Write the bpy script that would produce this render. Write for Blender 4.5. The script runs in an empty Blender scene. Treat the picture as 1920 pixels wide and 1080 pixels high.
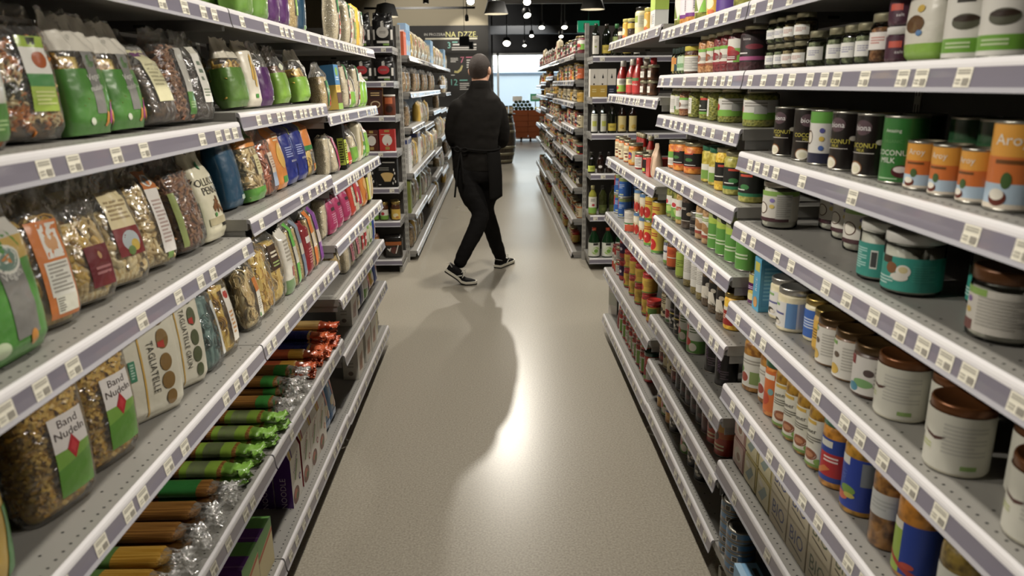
import bpy, bmesh, math, random
from mathutils import Vector, Matrix, noise, Euler
R = math.radians
PI = math.pi
SC = bpy.context.scene
COL = SC.collection
rnd = random.Random(7)

# ------------------------------------------------------------------ materials
MATS = {}
def lin(h):
    h = h.lstrip('#')
    if len(h) == 3: h = ''.join(c * 2 for c in h)
    def f(c):
        c /= 255.0
        return c / 12.92 if c <= .04045 else ((c + .055) / 1.055) ** 2.4
    c = [f(int(h[i:i + 2], 16)) for i in (0, 2, 4)]
    return tuple(c) + (1.0,)
def soft(h):
    """printing inks are a little duller than the pure hex value"""
    c = lin(h); g = .3 * c[0] + .6 * c[1] + .1 * c[2]
    return tuple((g + (q - g) * .88) * .84 for q in c[:3]) + (1.,)

def pmat(name, color, rough=.5, metal=0., coat=0., spec=.5, emit=None, es=0.):
    if name in MATS: return MATS[name]
    m = bpy.data.materials.new(name); m.use_nodes = True
    b = m.node_tree.nodes['Principled BSDF']
    b.inputs['Base Color'].default_value = lin(color) if isinstance(color, str) else color
    b.inputs['Roughness'].default_value = rough
    b.inputs['Metallic'].default_value = metal
    b.inputs['Coat Weight'].default_value = coat
    b.inputs['Coat Roughness'].default_value = .06
    b.inputs['Specular IOR Level'].default_value = spec
    if emit:
        b.inputs['Emission Color'].default_value = lin(emit)
        b.inputs['Emission Strength'].default_value = es
    MATS[name] = m
    return m
def bump(m, scale, strength, dist=.002, detail=2., kind='noise', stretch=None):
    nt = m.node_tree; b = nt.nodes['Principled BSDF']
    tc = nt.nodes.new('ShaderNodeTexCoord')
    t = nt.nodes.new('ShaderNodeTexNoise' if kind == 'noise' else 'ShaderNodeTexVoronoi')
    t.inputs['Scale'].default_value = scale
    if kind == 'noise': t.inputs['Detail'].default_value = detail
    src = tc.outputs['Object']
    if stretch:
        mp = nt.nodes.new('ShaderNodeMapping'); mp.inputs['Scale'].default_value = stretch
        nt.links.new(src, mp.inputs[0]); src = mp.outputs[0]
    nt.links.new(src, t.inputs['Vector'])
    bp = nt.nodes.new('ShaderNodeBump'); bp.inputs['Strength'].default_value = strength
    bp.inputs['Distance'].default_value = dist
    nt.links.new(t.outputs[0], bp.inputs['Height'])
    nt.links.new(bp.outputs[0], b.inputs['Normal'])
    return m
def ink(h): return pmat('ink_' + h.strip('#'), soft(h), .42)
def foil(h):
    k = 'foil_' + h.strip('#')
    if k in MATS: return MATS[k]
    return bump(pmat(k, soft(h), .3, 0, .5), 26, .5, .006)
def gl(h): return pmat('gloss_' + h.strip('#'), soft(h), .3, 0, .3)
def met(h, r=.32): return pmat('metal_%s_%d' % (h.strip('#'), r * 100), h, r, .85)
def film():
    if 'film' in MATS: return MATS['film']
    m = bpy.data.materials.new('clear_film'); m.use_nodes = True; nt = m.node_tree
    nt.nodes.clear()
    o = nt.nodes.new('ShaderNodeOutputMaterial'); mx = nt.nodes.new('ShaderNodeMixShader')
    tr = nt.nodes.new('ShaderNodeBsdfTransparent'); tr.inputs[0].default_value = (.93, .93, .92, 1)
    g = nt.nodes.new('ShaderNodeBsdfGlossy'); g.inputs['Roughness'].default_value = .16
    lw = nt.nodes.new('ShaderNodeLayerWeight'); lw.inputs[0].default_value = .22
    ad = nt.nodes.new('ShaderNodeMath'); ad.operation = 'MULTIPLY_ADD'
    ad.inputs[1].default_value = .6; ad.inputs[2].default_value = .13
    df = nt.nodes.new('ShaderNodeBsdfDiffuse'); df.inputs[0].default_value = (.8, .79, .76, 1); m2 = nt.nodes.new('ShaderNodeMixShader'); m2.inputs[0].default_value = .3
    tc = nt.nodes.new('ShaderNodeTexCoord'); n = nt.nodes.new('ShaderNodeTexNoise')
    n.inputs['Scale'].default_value = 24; n.inputs['Detail'].default_value = 3; n.inputs['Distortion'].default_value = .8
    bp = nt.nodes.new('ShaderNodeBump'); bp.inputs['Strength'].default_value = 1.; bp.inputs['Distance'].default_value = .016
    L = nt.links.new
    L(tc.outputs['Object'], n.inputs['Vector']); L(n.outputs[0], bp.inputs['Height'])
    L(bp.outputs[0], g.inputs['Normal']); L(bp.outputs[0], lw.inputs['Normal'])
    L(lw.outputs['Fresnel'], ad.inputs[0]); L(ad.outputs[0], mx.inputs[0])
    L(tr.outputs[0], mx.inputs[1]); L(g.outputs[0], m2.inputs[1]); L(df.outputs[0], m2.inputs[2]); L(m2.outputs[0], mx.inputs[2]); L(mx.outputs[0], o.inputs[0])
    MATS['film'] = m
    return m
def glass():
    if 'glass' in MATS: return MATS['glass']
    m = bpy.data.materials.new('jar_glass'); m.use_nodes = True; nt = m.node_tree
    nt.nodes.clear()
    o = nt.nodes.new('ShaderNodeOutputMaterial'); mx = nt.nodes.new('ShaderNodeMixShader')
    tr = nt.nodes.new('ShaderNodeBsdfTransparent'); tr.inputs[0].default_value = (.93, .95, .93, 1)
    g = nt.nodes.new('ShaderNodeBsdfGlossy'); g.inputs['Roughness'].default_value = .05
    lw = nt.nodes.new('ShaderNodeLayerWeight'); lw.inputs[0].default_value = .3
    L = nt.links.new
    L(lw.outputs['Fresnel'], mx.inputs[0]); L(tr.outputs[0], mx.inputs[1]); L(g.outputs[0], mx.inputs[2]); L(mx.outputs[0], o.inputs[0])
    MATS['glass'] = m
    return m
def cnt(a, b, scale=120, kind='gran', coat=0.):
    """food seen in a pack: two colours mixed by grain, strand or mottle"""
    k = 'food_%s_%s_%d_%s_%d' % (a.strip('#'), b.strip('#'), scale, kind, coat * 10)
    if k in MATS: return MATS[k]
    m = pmat(k, a, .45, 0, coat); nt = m.node_tree; bs = nt.nodes['Principled BSDF']; L = nt.links.new
    tc = nt.nodes.new('ShaderNodeTexCoord'); mp = nt.nodes.new('ShaderNodeMapping')
    L(tc.outputs['Object'], mp.inputs[0])
    if kind == 'strand':
        t = nt.nodes.new('ShaderNodeTexNoise'); mp.inputs['Scale'].default_value = (1, 1, .22)
        t.inputs['Scale'].default_value = scale; t.inputs['Detail'].default_value = 1; t.inputs['Distortion'].default_value = 1.2
        out = t.outputs[0]; lo, hi = .38, .6
    elif kind == 'straight':
        t = nt.nodes.new('ShaderNodeTexNoise'); mp.inputs['Scale'].default_value = (1, .02, 1)
        t.inputs['Scale'].default_value = scale; t.inputs['Detail'].default_value = 0
        out = t.outputs[0]; lo, hi = .35, .65
    elif kind == 'mottle':
        t = nt.nodes.new('ShaderNodeTexNoise'); t.inputs['Scale'].default_value = scale; t.inputs['Detail'].default_value = 2
        out = t.outputs[0]; lo, hi = .4, .6
    else:
        t = nt.nodes.new('ShaderNodeTexVoronoi'); t.inputs['Scale'].default_value = scale
        out = t.outputs['Distance']; lo, hi = .15, .75
    L(mp.outputs[0], t.inputs['Vector'])
    cr = nt.nodes.new('ShaderNodeValToRGB')
    cr.color_ramp.elements[0].position = lo; cr.color_ramp.elements[0].color = lin(a)
    cr.color_ramp.elements[1].position = hi; cr.color_ramp.elements[1].color = lin(b)
    L(out, cr.inputs[0]); L(cr.outputs[0], bs.inputs['Base Color'])
    bp = nt.nodes.new('ShaderNodeBump'); bp.inputs['Strength'].default_value = .6; bp.inputs['Distance'].default_value = .003
    L(out, bp.inputs['Height']); L(bp.outputs[0], bs.inputs['Normal'])
    return m

# ------------------------------------------------------------------ mesh builder
class MB:
    def __init__(s): s.v = []; s.f = []; s.m = []; s.sm = []; s.mats = []
    def mi(s, m):
        if m not in s.mats: s.mats.append(m)
        return s.mats.index(m)
    def add(s, vs, fs, mat, smooth=True):
        b = len(s.v); s.v.extend(tuple(p) for p in vs); i = s.mi(mat)
        for f in fs: s.f.append([b + k for k in f]); s.m.append(i); s.sm.append(smooth)
    def box(s, x0, x1, y0, y1, z0, z1, mat):
        s.add([(x, y, z) for z in (z0, z1) for y in (y0, y1) for x in (x0, x1)],
              [(0, 2, 3, 1), (4, 5, 7, 6), (0, 1, 5, 4), (2, 6, 7, 3), (0, 4, 6, 2), (1, 3, 7, 5)], mat, False)
    def lathe(s, prof, seg, mat, smooth=True, c=(0, 0, 0)):
        vs = []; fs = []
        for r, z in prof:
            for i in range(seg):
                a = 2 * PI * i / seg
                vs.append((c[0] + r * math.sin(a), c[1] - r * math.cos(a), c[2] + z))
        for j in range(len(prof) - 1):
            for i in range(seg):
                k = (i + 1) % seg
                fs.append((j * seg + i, j * seg + k, (j + 1) * seg + k, (j + 1) * seg + i))
        s.add(vs, fs, mat, smooth)
    def prism(s, pts, x0, x1, mats, cap=None):
        """profile pts in (y,z) pulled along x; one material per edge"""
        n = len(pts)
        for i in range(n):
            (ya, za), (yb, zb) = pts[i], pts[(i + 1) % n]
            s.add([(x0, ya, za), (x1, ya, za), (x1, yb, zb), (x0, yb, zb)], [(0, 1, 2, 3)], mats[i % len(mats)], False)
        cm = cap or mats[0]
        s.add([(x0, y, z) for y, z in pts], [tuple(range(n))], cm, False)
        s.add([(x1, y, z) for y, z in pts], [tuple(range(n))[::-1]], cm, False)
    def tube(s, pts, rad, mat, seg=8, caps=True):
        """round tube along points; rad a number or list"""
        n = len(pts); P = [Vector(p) for p in pts]; rr = rad if isinstance(rad, (list, tuple)) else [rad] * n
        vs = []; prev = None
        for i in range(n):
            t = (P[min(i + 1, n - 1)] - P[max(i - 1, 0)]).normalized()
            if prev is None:
                u = t.cross(Vector((0, 0, 1)))
                if u.length < .1: u = t.cross(Vector((1, 0, 0)))
            else: u = prev - t * prev.dot(t)
            u.normalize(); prev = u; w = t.cross(u)
            for k in range(seg):
                a = 2 * PI * k / seg
                vs.append(P[i] + (u * math.cos(a) + w * math.sin(a)) * rr[i])
        fs = [(j * seg + k, j * seg + (k + 1) % seg, (j + 1) * seg + (k + 1) % seg, (j + 1) * seg + k) for j in range(n - 1) for k in range(seg)]
        if caps: fs += [tuple(range(seg))[::-1], tuple((n - 1) * seg + k for k in range(seg))]
        s.add(vs, fs, mat)
    def mesh(s, name, bev=0):
        me = bpy.data.meshes.new(name)
        me.from_pydata(s.v, [], s.f)
        for m in s.mats: me.materials.append(m)
        me.polygons.foreach_set('material_index', s.m)
        me.polygons.foreach_set('use_smooth', s.sm)
        me.update()
        bm = bmesh.new(); bm.from_mesh(me)
        if bev:
            bmesh.ops.remove_doubles(bm, verts=bm.verts, dist=1e-6)
            bmesh.ops.bevel(bm, geom=bm.edges[:], offset=bev, segments=2, profile=.7, affect='EDGES')
        bm.normal_update(); bm.to_mesh(me); bm.free()
        return me

# ------------------------------------------------------------------ lettering and print
TXT = {}
def text_mesh(t):
    if t in TXT: return TXT[t]
    cu = bpy.data.curves.new('t', 'FONT'); cu.body = t; cu.size = 1.0; cu.align_x = 'CENTER'; cu.align_y = 'CENTER'; cu.resolution_u = 2
    ob = bpy.data.objects.new('t', cu); COL.objects.link(ob)
    dg = bpy.context.evaluated_depsgraph_get(); dg.update()
    me = bpy.data.meshes.new_from_object(ob.evaluated_get(dg))
    vs = [(v.co.x, v.co.y) for v in me.vertices]; fs = [tuple(p.vertices) for p in me.polygons]
    bpy.data.objects.remove(ob); bpy.data.curves.remove(cu); bpy.data.meshes.remove(me)
    if vs:
        cx = (min(p[0] for p in vs) + max(p[0] for p in vs)) / 2; cy = (min(p[1] for p in vs) + max(p[1] for p in vs)) / 2
        vs = [(x - cx, y - cy) for x, y in vs]
    TXT[t] = (vs, fs)
    return TXT[t]

def grid(mb, S, u0, v0, u1, v1, off, mat, nu, nv):
    vs = [S(u0 + (u1 - u0) * i / nu, v0 + (v1 - v0) * j / nv, off) for j in range(nv + 1) for i in range(nu + 1)]
    w = nu + 1
    mb.add(vs, [(j * w + i, j * w + i + 1, (j + 1) * w + i + 1, (j + 1) * w + i) for j in range(nv) for i in range(nu)], mat)

def art(mb, S, W, H, ops, cu=.006, cv=.02, off0=.0005, mk=ink, wrap=None):
    """prints on a surface S(u,v,off): each op lies a little above the one before"""
    off = off0
    for o in ops:
        k = o[0]
        if k == 'r' or k == 'w':
            if k == 'w': o = ('r',) + ((wrap[0], o[1], wrap[1], o[2]) if wrap else (0, o[1], 1, o[2])) + (o[3],)
            _, u0, v0, u1, v1, c = o
            grid(mb, S, u0, v0, u1, v1, off, mk(c), max(1, math.ceil(abs(u1 - u0) * W / cu)), max(1, math.ceil(abs(v1 - v0) * H / cv)))
        elif k == 'd':
            _, u, v, ru, rv, c = o
            n = 18
            vs = [S(u, v, off)] + [S(u + ru * q * math.cos(2 * PI * i / n), v + rv * q * math.sin(2 * PI * i / n), off) for q in (.33, .66, 1) for i in range(n)]
            fs = [(0, 1 + i, 1 + (i + 1) % n) for i in range(n)] + [(1 + b + i, 1 + b + n + i, 1 + b + n + (i + 1) % n, 1 + b + (i + 1) % n) for b in (0, n) for i in range(n)]
            mb.add(vs, fs, mk(c))
        elif k == 'p':
            if cu >= 1: mb.add([S(u, v, off) for u, v in o[1]], [tuple(range(len(o[1])))], mk(o[2]), False)
            else:                      # follow the curve: rings of points around the middle of the shape
                P = o[1]; n = len(P); c = (sum(p[0] for p in P) / n, sum(p[1] for p in P) / n)
                per = []
                for i in range(n):
                    a, b = P[i], P[(i + 1) % n]; k2 = max(1, math.ceil(max(abs(a[0] - b[0]) * W, abs(a[1] - b[1]) * H) / .008))
                    per += [(a[0] + (b[0] - a[0]) * j / k2, a[1] + (b[1] - a[1]) * j / k2) for j in range(k2)]
                m2 = len(per); rg_ = max(2, math.ceil(max(math.hypot((p[0] - c[0]) * W, (p[1] - c[1]) * H) for p in P) / .009))
                vs = [S(c[0], c[1], off)] + [S(c[0] + (p[0] - c[0]) * q / rg_, c[1] + (p[1] - c[1]) * q / rg_, off) for q in range(1, rg_ + 1) for p in per]
                fs = [(0, 1 + i, 1 + (i + 1) % m2) for i in range(m2)] + [(1 + (q - 1) * m2 + i, 1 + q * m2 + i, 1 + q * m2 + (i + 1) % m2, 1 + (q - 1) * m2 + (i + 1) % m2) for q in range(1, rg_) for i in range(m2)]
                mb.add(vs, fs, mk(o[2]))
        elif k == 't':
            _, t, u, v, h, c = o[:6]; rot = R(o[6]) if len(o) > 6 else 0
            vs, fs = text_mesh(t)
            s = h * H / .7; ca, sa = math.cos(rot), math.sin(rot)
            mb.add([S(u + (x * ca - y * sa) * s / W, v + (x * sa + y * ca) * s / H, off) for x, y in vs], fs, mk(c), False)
        elif k == 'l':
            _, u0, v0, u1, v1, n, c = o
            for i in range(n):
                vt = v1 - (v1 - v0) * (i + .15) / n; vb = vt - (v1 - v0) * .5 / n
                grid(mb, S, u0, vb, u0 + (u1 - u0) * (1 if i % 3 != 2 else .7), vt, off, mk(c), max(1, math.ceil(abs(u1 - u0) * W / cu)), 1)
        off += .00014

# ------------------------------------------------------------------ products: (name, category, look, [(part, mesh, [(sub, mesh)])])
PRO = {}
def pro(key, name, cat, look, parts, group, h, d, w, short=None):
    PRO[key] = dict(name=name, cat=cat, look=look, parts=parts, group=group, h=h, d=d, w=w, short=short or look)

def jar(key, name, look, group, r, h, food, lid, label=None, ops=(), lh=.015, nr=.86, sh=.78, clear=None, lr=None, seg=28, short=None, cat='jar', rim=None):
    nr *= r; lr = lr * r if lr else nr + .003; zs = h * sh - lh * .2; zt = h - lh
    neck = [(r, zs)] + [(nr + (r - nr) * math.cos(t * PI / 2) ** .9, zs + (zt - .004 - zs) * math.sin(t * PI / 2)) for t in (.3, .6, .85)] + [(nr, zt - .002), (nr, zt)]
    body = [(.0, 0.), (r - .006, 0), (r - .0015, .0025), (r, .007)] + neck
    parts = []
    if clear is not None:
        g = MB(); g.lathe(body, seg, glass()); parts.append(('glass', g.mesh(key + '_g'), []))
        c = MB(); q = r - .003; top = h * clear
        pr = [(0., .004), (q - .004, .004), (q, .009), (q, min(zs, top))]
        if top > zs: pr += [(nr - .002 + (q - nr + .002) * .5, (zs + min(top, zt)) / 2), (nr - .003, min(top, zt - .001))]
        pr.append((0., min(top, zt - .001)))
        c.lathe(pr, seg, food); parts.append(('contents', c.mesh(key + '_c'), []))
    else:
        g = MB(); g.lathe(body, seg, food); parts.append(('glass', g.mesh(key + '_g'), []))
    l = MB(); lm = lid if not isinstance(lid, str) else gl(lid)
    l.lathe([(lr - .0015, zt - .001), (lr, zt), (lr, h - .003)], seg, lm); l.lathe([(lr, h - .003), (lr - .001, h - .0005), (lr - .004, h), (lr - .005, h - .001), (0, h - .001)], seg, lm)
    parts.append(('lid', l.mesh(key + '_l'), []))
    if label:
        v0, v1 = label[0] * h, label[1] * h; u0, u1 = (label[3], label[4]) if len(label) > 3 else (0, 1)
        def S(u, v, o):
            a = (u0 + (u1 - u0) * u - .5) * 2 * PI
            z = v0 + (v1 - v0) * v
            return ((r + o) * math.sin(a), -(r + o) * math.cos(a), z)
        b = MB(); art(b, S, 2 * PI * r * (u1 - u0), v1 - v0, [('w', 0, 1, label[2])] + list(ops), cu=.007, cv=1)
        parts.append(('label', b.mesh(key + '_b'), []))
    pro(key, name, cat, look, parts, group, h, 2 * r, 2 * r + .003, short)

def can(key, name, look, group, r, h, color, ops=(), top='#9a9890', seg=28, short=None, lid=None, inset=.0035):
    t = MB(); sm = met(top) if not lid else gl(lid); si = met('#a5a39b')
    t.lathe([(0, .002), (r - .003, .002), (r - .001, 0), (r + .0008, .0015), (r + .0008, inset), (r - .0003, inset + .001), (r - .0003, h - inset - .001), (r + .0008, h - inset), (r + .001, h - .001), (r - .001, h)], seg, si)
    t.lathe([(r - .001, h), (r - .003, h - .001), (r - .0035, h - .004), (r * .86, h - .0045), (r * .84, h - .0035), (r * .6, h - .0035), (r * .58, h - .0042), (0, h - .0042)], seg, sm)
    def S(u, v, o):
        a = (u - .5) * 2 * PI
        return ((r + o) * math.sin(a), -(r + o) * math.cos(a), inset + .001 + (h - 2 * inset - .002) * v)
    b = MB(); art(b, S, 2 * PI * r, h - 2 * inset, [('w', 0, 1, color)] + list(ops), cu=.007, cv=1, mk=gl)
    pro(key, name, 'can', look, [('tin', t.mesh(key + '_t'), []), ('label', b.mesh(key + '_b'), [])], group, h, 2 * r + .002, 2 * r + .003, short)

def bottle(key, name, look, group, prof, liquid, cap, caph, label=None, ops=(), seg=24, short=None, clear=False):
    """prof: (r,z) up to the mouth"""
    g = MB(); g.lathe([(0, 0), (prof[0][0] - .004, 0)] + prof, seg, liquid); rt, zt = prof[-1]
    l = MB(); cr = rt + .0025
    l.lathe([(rt, zt - caph), (cr, zt - caph), (cr, zt + .003), (cr - .002, zt + .005), (0, zt + .005)], seg, gl(cap) if isinstance(cap, str) else cap)
    parts = [('glass', g.mesh(key + '_g'), []), ('cap', l.mesh(key + '_l'), [])]
    r = max(p[0] for p in prof); h = zt + .005
    if label:
        v0, v1, c = label[:3]; u0, u1 = (label[3], label[4]) if len(label) > 3 else (0, 1)
        def rad(z):
            for (ra, za), (rb, zb) in zip(prof, prof[1:]):
                if za <= z <= zb: return ra + (rb - ra) * (z - za) / max(zb - za, 1e-6)
            return r
        def S(u, v, o):
            a = (u0 + (u1 - u0) * u - .5) * 2 * PI; z = h * (v0 + (v1 - v0) * v); q = rad(z) + o
            return (q * math.sin(a), -q * math.cos(a), z)
        b = MB(); art(b, S, 2 * PI * r * (u1 - u0), (v1 - v0) * h, [('w', 0, 1, c)] + list(ops), cu=.007, cv=.02)
        parts.append(('label', b.mesh(key + '_b'), []))
    pro(key, name, 'bottle', look, parts, group, h, 2 * r, 2 * r + .005, short)

def box(key, name, look, group, w, d, h, base, front=(), side=(), top=(), cat='box', short=None, mk=ink, bev=.0012):
    m = MB(); m.box(-w / 2, w / 2, -d / 2, d / 2, 0, h, mk(base))
    me = m.mesh(key + '_x', bev)
    b = MB()
    art(b, lambda u, v, o: ((u - .5) * w, -d / 2 - o, v * h), w, h, front, cu=1, cv=1, mk=mk)
    for sg in (-1, 1):
        art(b, lambda u, v, o: (sg * (w / 2 + o), sg * (u - .5) * d, v * h), d, h, side, cu=1, cv=1, mk=mk)
    art(b, lambda u, v, o: ((u - .5) * w, (v - .5) * d, h + o), w, d, top, cu=1, cv=1, mk=mk)
    parts = [('carton', me, [])]
    if b.f: parts.append(('print', b.mesh(key + '_p'), []))
    pro(key, name, cat, look, parts, group, h, d, w, short)

def sg_pow(x, e): return math.copysign(abs(x) ** e, x)
def sstep(a, b, x):
    t = min(1, max(0, (x - a) / (b - a))); return t * t * (3 - 2 * t)
def bag_surface(w, d, h, fill, seed, wr, e=.72, topd=.05, squash=1.):
    def S(u, v, o=0.):
        t = (u - .5) * 2 * PI; sn, cs = math.sin(t), math.cos(t)
        x = sg_pow(sn, e); y = -sg_pow(cs, e)
        if v <= fill:
            q = v / fill; B = (.84 + .16 * math.sin(PI * min(1, q * 1.05))) * (.72 + .28 * sstep(0, .09, v)); A = .93 + .07 * sstep(0, .1, v)
        else:
            q = (v - fill) / (1 - fill); B = .84 + (topd - .84) * sstep(0, 1, q ** .8); A = 1 - .1 * q
        a = w / 2 * A + o; b = d / 2 * B + o
        amp = wr * (.25 + 1.3 * sstep(fill - .12, fill + .1, v))
        p = Vector((x * 2.2 + seed * 3.1, y * 2.2, v * h * 26 + seed))
        n = noise.noise(p) + .5 * noise.noise(p * 2.3)
        k = 1 + n * amp / max(b, .012)
        n2 = noise.noise(Vector((x * 3 + seed, 5.1, v * 6)))
        return (x * a * (1 + n * amp / max(a, .01) * .5) , y * b * k + n2 * wr * 2.2 * sstep(fill, 1, v), v * h + (noise.noise(Vector((x * 3, seed, 1.7))) * .05 * h * sstep(.8, 1, v)))
    return S

def pieces(mb, S, kind, n, mats, rg, vmax, u0=0., u1=1.):
    """separate pasta shapes lying all over the inner surface"""
    for _ in range(n):
        u = rg.uniform(u0, u1); v = rg.uniform(.1, vmax); P = Vector(S(u, v, rg.uniform(-.013, -.0075)))
        du = (Vector(S(u + .01, v, -.006)) - Vector(S(u - .01, v, -.006))); dv = (Vector(S(u, min(1, v + .02), -.006)) - Vector(S(u, v - .02, -.006)))
        if du.length < 1e-6 or dv.length < 1e-6: continue
        N = du.cross(dv).normalized(); a = rg.uniform(0, 2 * PI)
        T = (du.normalized() * math.cos(a) + dv.normalized() * math.sin(a)).normalized(); B = N.cross(T); N = T.cross(B)
        m = rg.choice(mats)
        if kind == 'penne':
            L = .04; vs = []
            for s_, sl in ((-.5, -1), (-.17, 0), (.17, 0), (.5, 1)):
                for k in range(7):
                    q = 2 * PI * k / 7
                    vs.append(P + T * (L * s_ + sl * .004 * math.cos(q)) + (B * math.cos(q) + N * math.sin(q)) * .0046)
            fs = [(j * 7 + k, j * 7 + (k + 1) % 7, j * 7 + 7 + (k + 1) % 7, j * 7 + 7 + k) for j in range(3) for k in range(7)] + [tuple(range(7)), tuple(range(21, 28))]
            mb.add(vs, fs, m)
        elif kind == 'fusilli':
            L = .046; vs = []; K = 14
            for j in range(K + 1):
                q = j / K * 3.0 * PI; c = P + T * (L * (j / K - .5))
                r1 = B * math.cos(q) + N * math.sin(q); r2 = B * -math.sin(q) + N * math.cos(q)
                for x, y in ((-.0072, -.0016), (.0072, -.0016), (.0072, .0016), (-.0072, .0016)): vs.append(c + r1 * x + r2 * y)
            mb.add(vs, [(j * 4 + k, j * 4 + (k + 1) % 4, j * 4 + 4 + (k + 1) % 4, j * 4 + 4 + k) for j in range(K) for k in range(4)], m)
        elif kind == 'band':
            L = .03; vs = []; K = 6; ph = rg.uniform(0, 6)
            for j in range(K + 1):
                c = P + T * (L * (j / K - .5)) + N * .0045 * math.sin(ph + j * 1.6)
                vs += [c + B * .0045, c - B * .0045]
            mb.add(vs, [(2 * j, 2 * j + 1, 2 * j + 3, 2 * j + 2) for j in range(K)], m)
        elif kind == 'shell':
            L = .024; vs = []; K = 5
            for j in range(K + 1):
                q = (j / K - .5) * 1.5; c = P + T * (L * .75 * math.sin(q)) + N * (L * .5 * (math.cos(q) - 1)); t2 = T * math.cos(q) - N * math.sin(q); n2 = N * math.cos(q) + T * math.sin(q)
                for k in range(8):
                    w = 2 * PI * k / 8; vs.append(c + (B * math.cos(w) + n2 * math.sin(w)) * .0078)
            mb.add(vs, [(j * 8 + k, j * 8 + (k + 1) % 8, j * 8 + 8 + (k + 1) % 8, j * 8 + 8 + k) for j in range(K) for k in range(8)], m)
        elif kind == 'nest':
            for q in range(9):
                rr = rg.uniform(.011, .025); pts = []; ph = rg.uniform(0, 6); tilt = rg.uniform(-.35, .35)
                for k in range(13):
                    w = 2 * PI * k / 12
                    pts.append(P - N * .006 + (T * math.cos(w) * rr + B * math.sin(w) * rr * .85) + N * (tilt * rr * math.cos(w + ph) + rg.uniform(-.003, .003)))
                mb.tube(pts, .0019, m, 4, False)

def bag(key, name, look, group, w, d, h, fill, food=None, film_c=None, ops=(), kind=None, n=0, pm=None, seed=1, wr=.004, wraps=(), short=None, e=.72, topd=.05, cat='bag', nu=40, nv=34, vmax=None):
    S = bag_surface(w, d, h, fill, seed, wr, e, topd)
    parts = []; rg = random.Random(seed)
    if food and not film_c:
        c = MB()
        vs = [S(i / nu, .01 + (fill - .01) * j / 14, -.011 if kind else -.004) for j in range(15) for i in range(nu)]
        fs = [(j * nu + i, j * nu + (i + 1) % nu, j * nu + nu + (i + 1) % nu, j * nu + nu + i) for j in range(14) for i in range(nu)]
        fs += [tuple(range(nu))[::-1], tuple(14 * nu + i for i in range(nu))]
        c.add(vs, fs, food)
        if kind: pieces(c, S, kind, n, pm or [food], rg, vmax or fill * .98)
        me = c.mesh(key + '_c'); parts.append(('contents', me, []))
    m = MB(); vs = [S(i / nu, j / nv) for j in range(nv + 1) for i in range(nu)]
    fs = [(j * nu + i, j * nu + (i + 1) % nu, j * nu + nu + (i + 1) % nu, j * nu + nu + i) for j in range(nv) for i in range(nu)]
    fs.append(tuple(range(nu))[::-1])
    m.add(vs, fs, foil(film_c) if film_c else film())
    parts.insert(0, ('pouch' if film_c else 'wrapper', m.mesh(key + '_w'), []))
    b = MB()
    art(b, lambda u, v, o: S(u, v, o), 2 * (w + d), h, [('w',) + tuple(x) for x in wraps], cu=.008, cv=.01, off0=.0006, mk=foil)
    def front(u, v, o):              # u runs evenly across the front
        x = max(-.99, min(.99, (2 * u - 1) * .97))
        return S(.5 + math.asin(sg_pow(x, 1 / e)) / (2 * PI), v, o)
    art(b, front, w * .98, h, ops, cu=.008, cv=.01, off0=.0012, mk=foil)
    if b.f: parts.append(('label', b.mesh(key + '_b'), []))
    pro(key, name, cat, look, parts, group, h, d, w, short)

def spaghetti(key, look, group, food, bands, endc, w=.062, th=.03, L=.27, seed=1, short=None):
    """lying pack: strands run along y, the gathered wrapper end points to the front; bands=(t0,t1,colour)"""
    n = 20
    def S(u, t, o=0.):
        a = 2 * PI * u; q = min(1, .55 + 1.8 * min(t, 1 - t) * 6)
        x = sg_pow(math.sin(a), .8) * (w / 2 * q + o); z = -sg_pow(math.cos(a), .8) * (th / 2 * q + o)
        return (x, L * (t - .5), z + th / 2)
    c = MB(); K = 16
    c.add([S(i / n, j / K) for j in range(K + 1) for i in range(n)], [(j * n + i, j * n + (i + 1) % n, j * n + n + (i + 1) % n, j * n + n + i) for j in range(K) for i in range(n)] + [tuple(range(n))[::-1], tuple(K * n + i for i in range(n))], food)
    parts = [('pasta_bundle', c.mesh(key + '_c'), [])]
    b = MB()
    for t0, t1, col in bands:
        art(b, lambda u, v, o: S(u, v, o), 2 * (w + th), L, [('w', t0, t1, col)], cu=.007, cv=.02, mk=foil)
    if b.f: parts.append(('sleeve', b.mesh(key + '_b'), []))
    e = MB(); vs = []; J = 9
    for j in range(J + 1):
        q = j / J; sx = .92 - .2 * math.sin(q * PI * .8) + .16 * q; sz = .9 - .62 * sstep(0, .6, q)
        for i in range(n):
            a = 2 * PI * i / n; nz = noise.noise(Vector((i * .8, j * .7, seed * 5.3))); n2 = noise.noise(Vector((i * .5 + 9, j * 1.1, seed * 2.1)))
            vs.append((math.sin(a) * w / 2 * sx * (1 + .2 * nz), -L / 2 + .012 - .068 * q + .014 * nz * q, th / 2 - math.cos(a) * th / 2 * sz + n2 * .016 * sstep(.1, .6, q)))
    e.add(vs, [(j * n + (i + 1) % n, j * n + i, j * n + n + i, j * n + n + (i + 1) % n) for j in range(J) for i in range(n)], foil(endc) if endc else film())
    parts.append(('wrapper_end', e.mesh(key + '_e'), []))
    pro(key, 'spaghetti_pack', 'pasta', look, parts, group, th, L, w, short)
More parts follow.
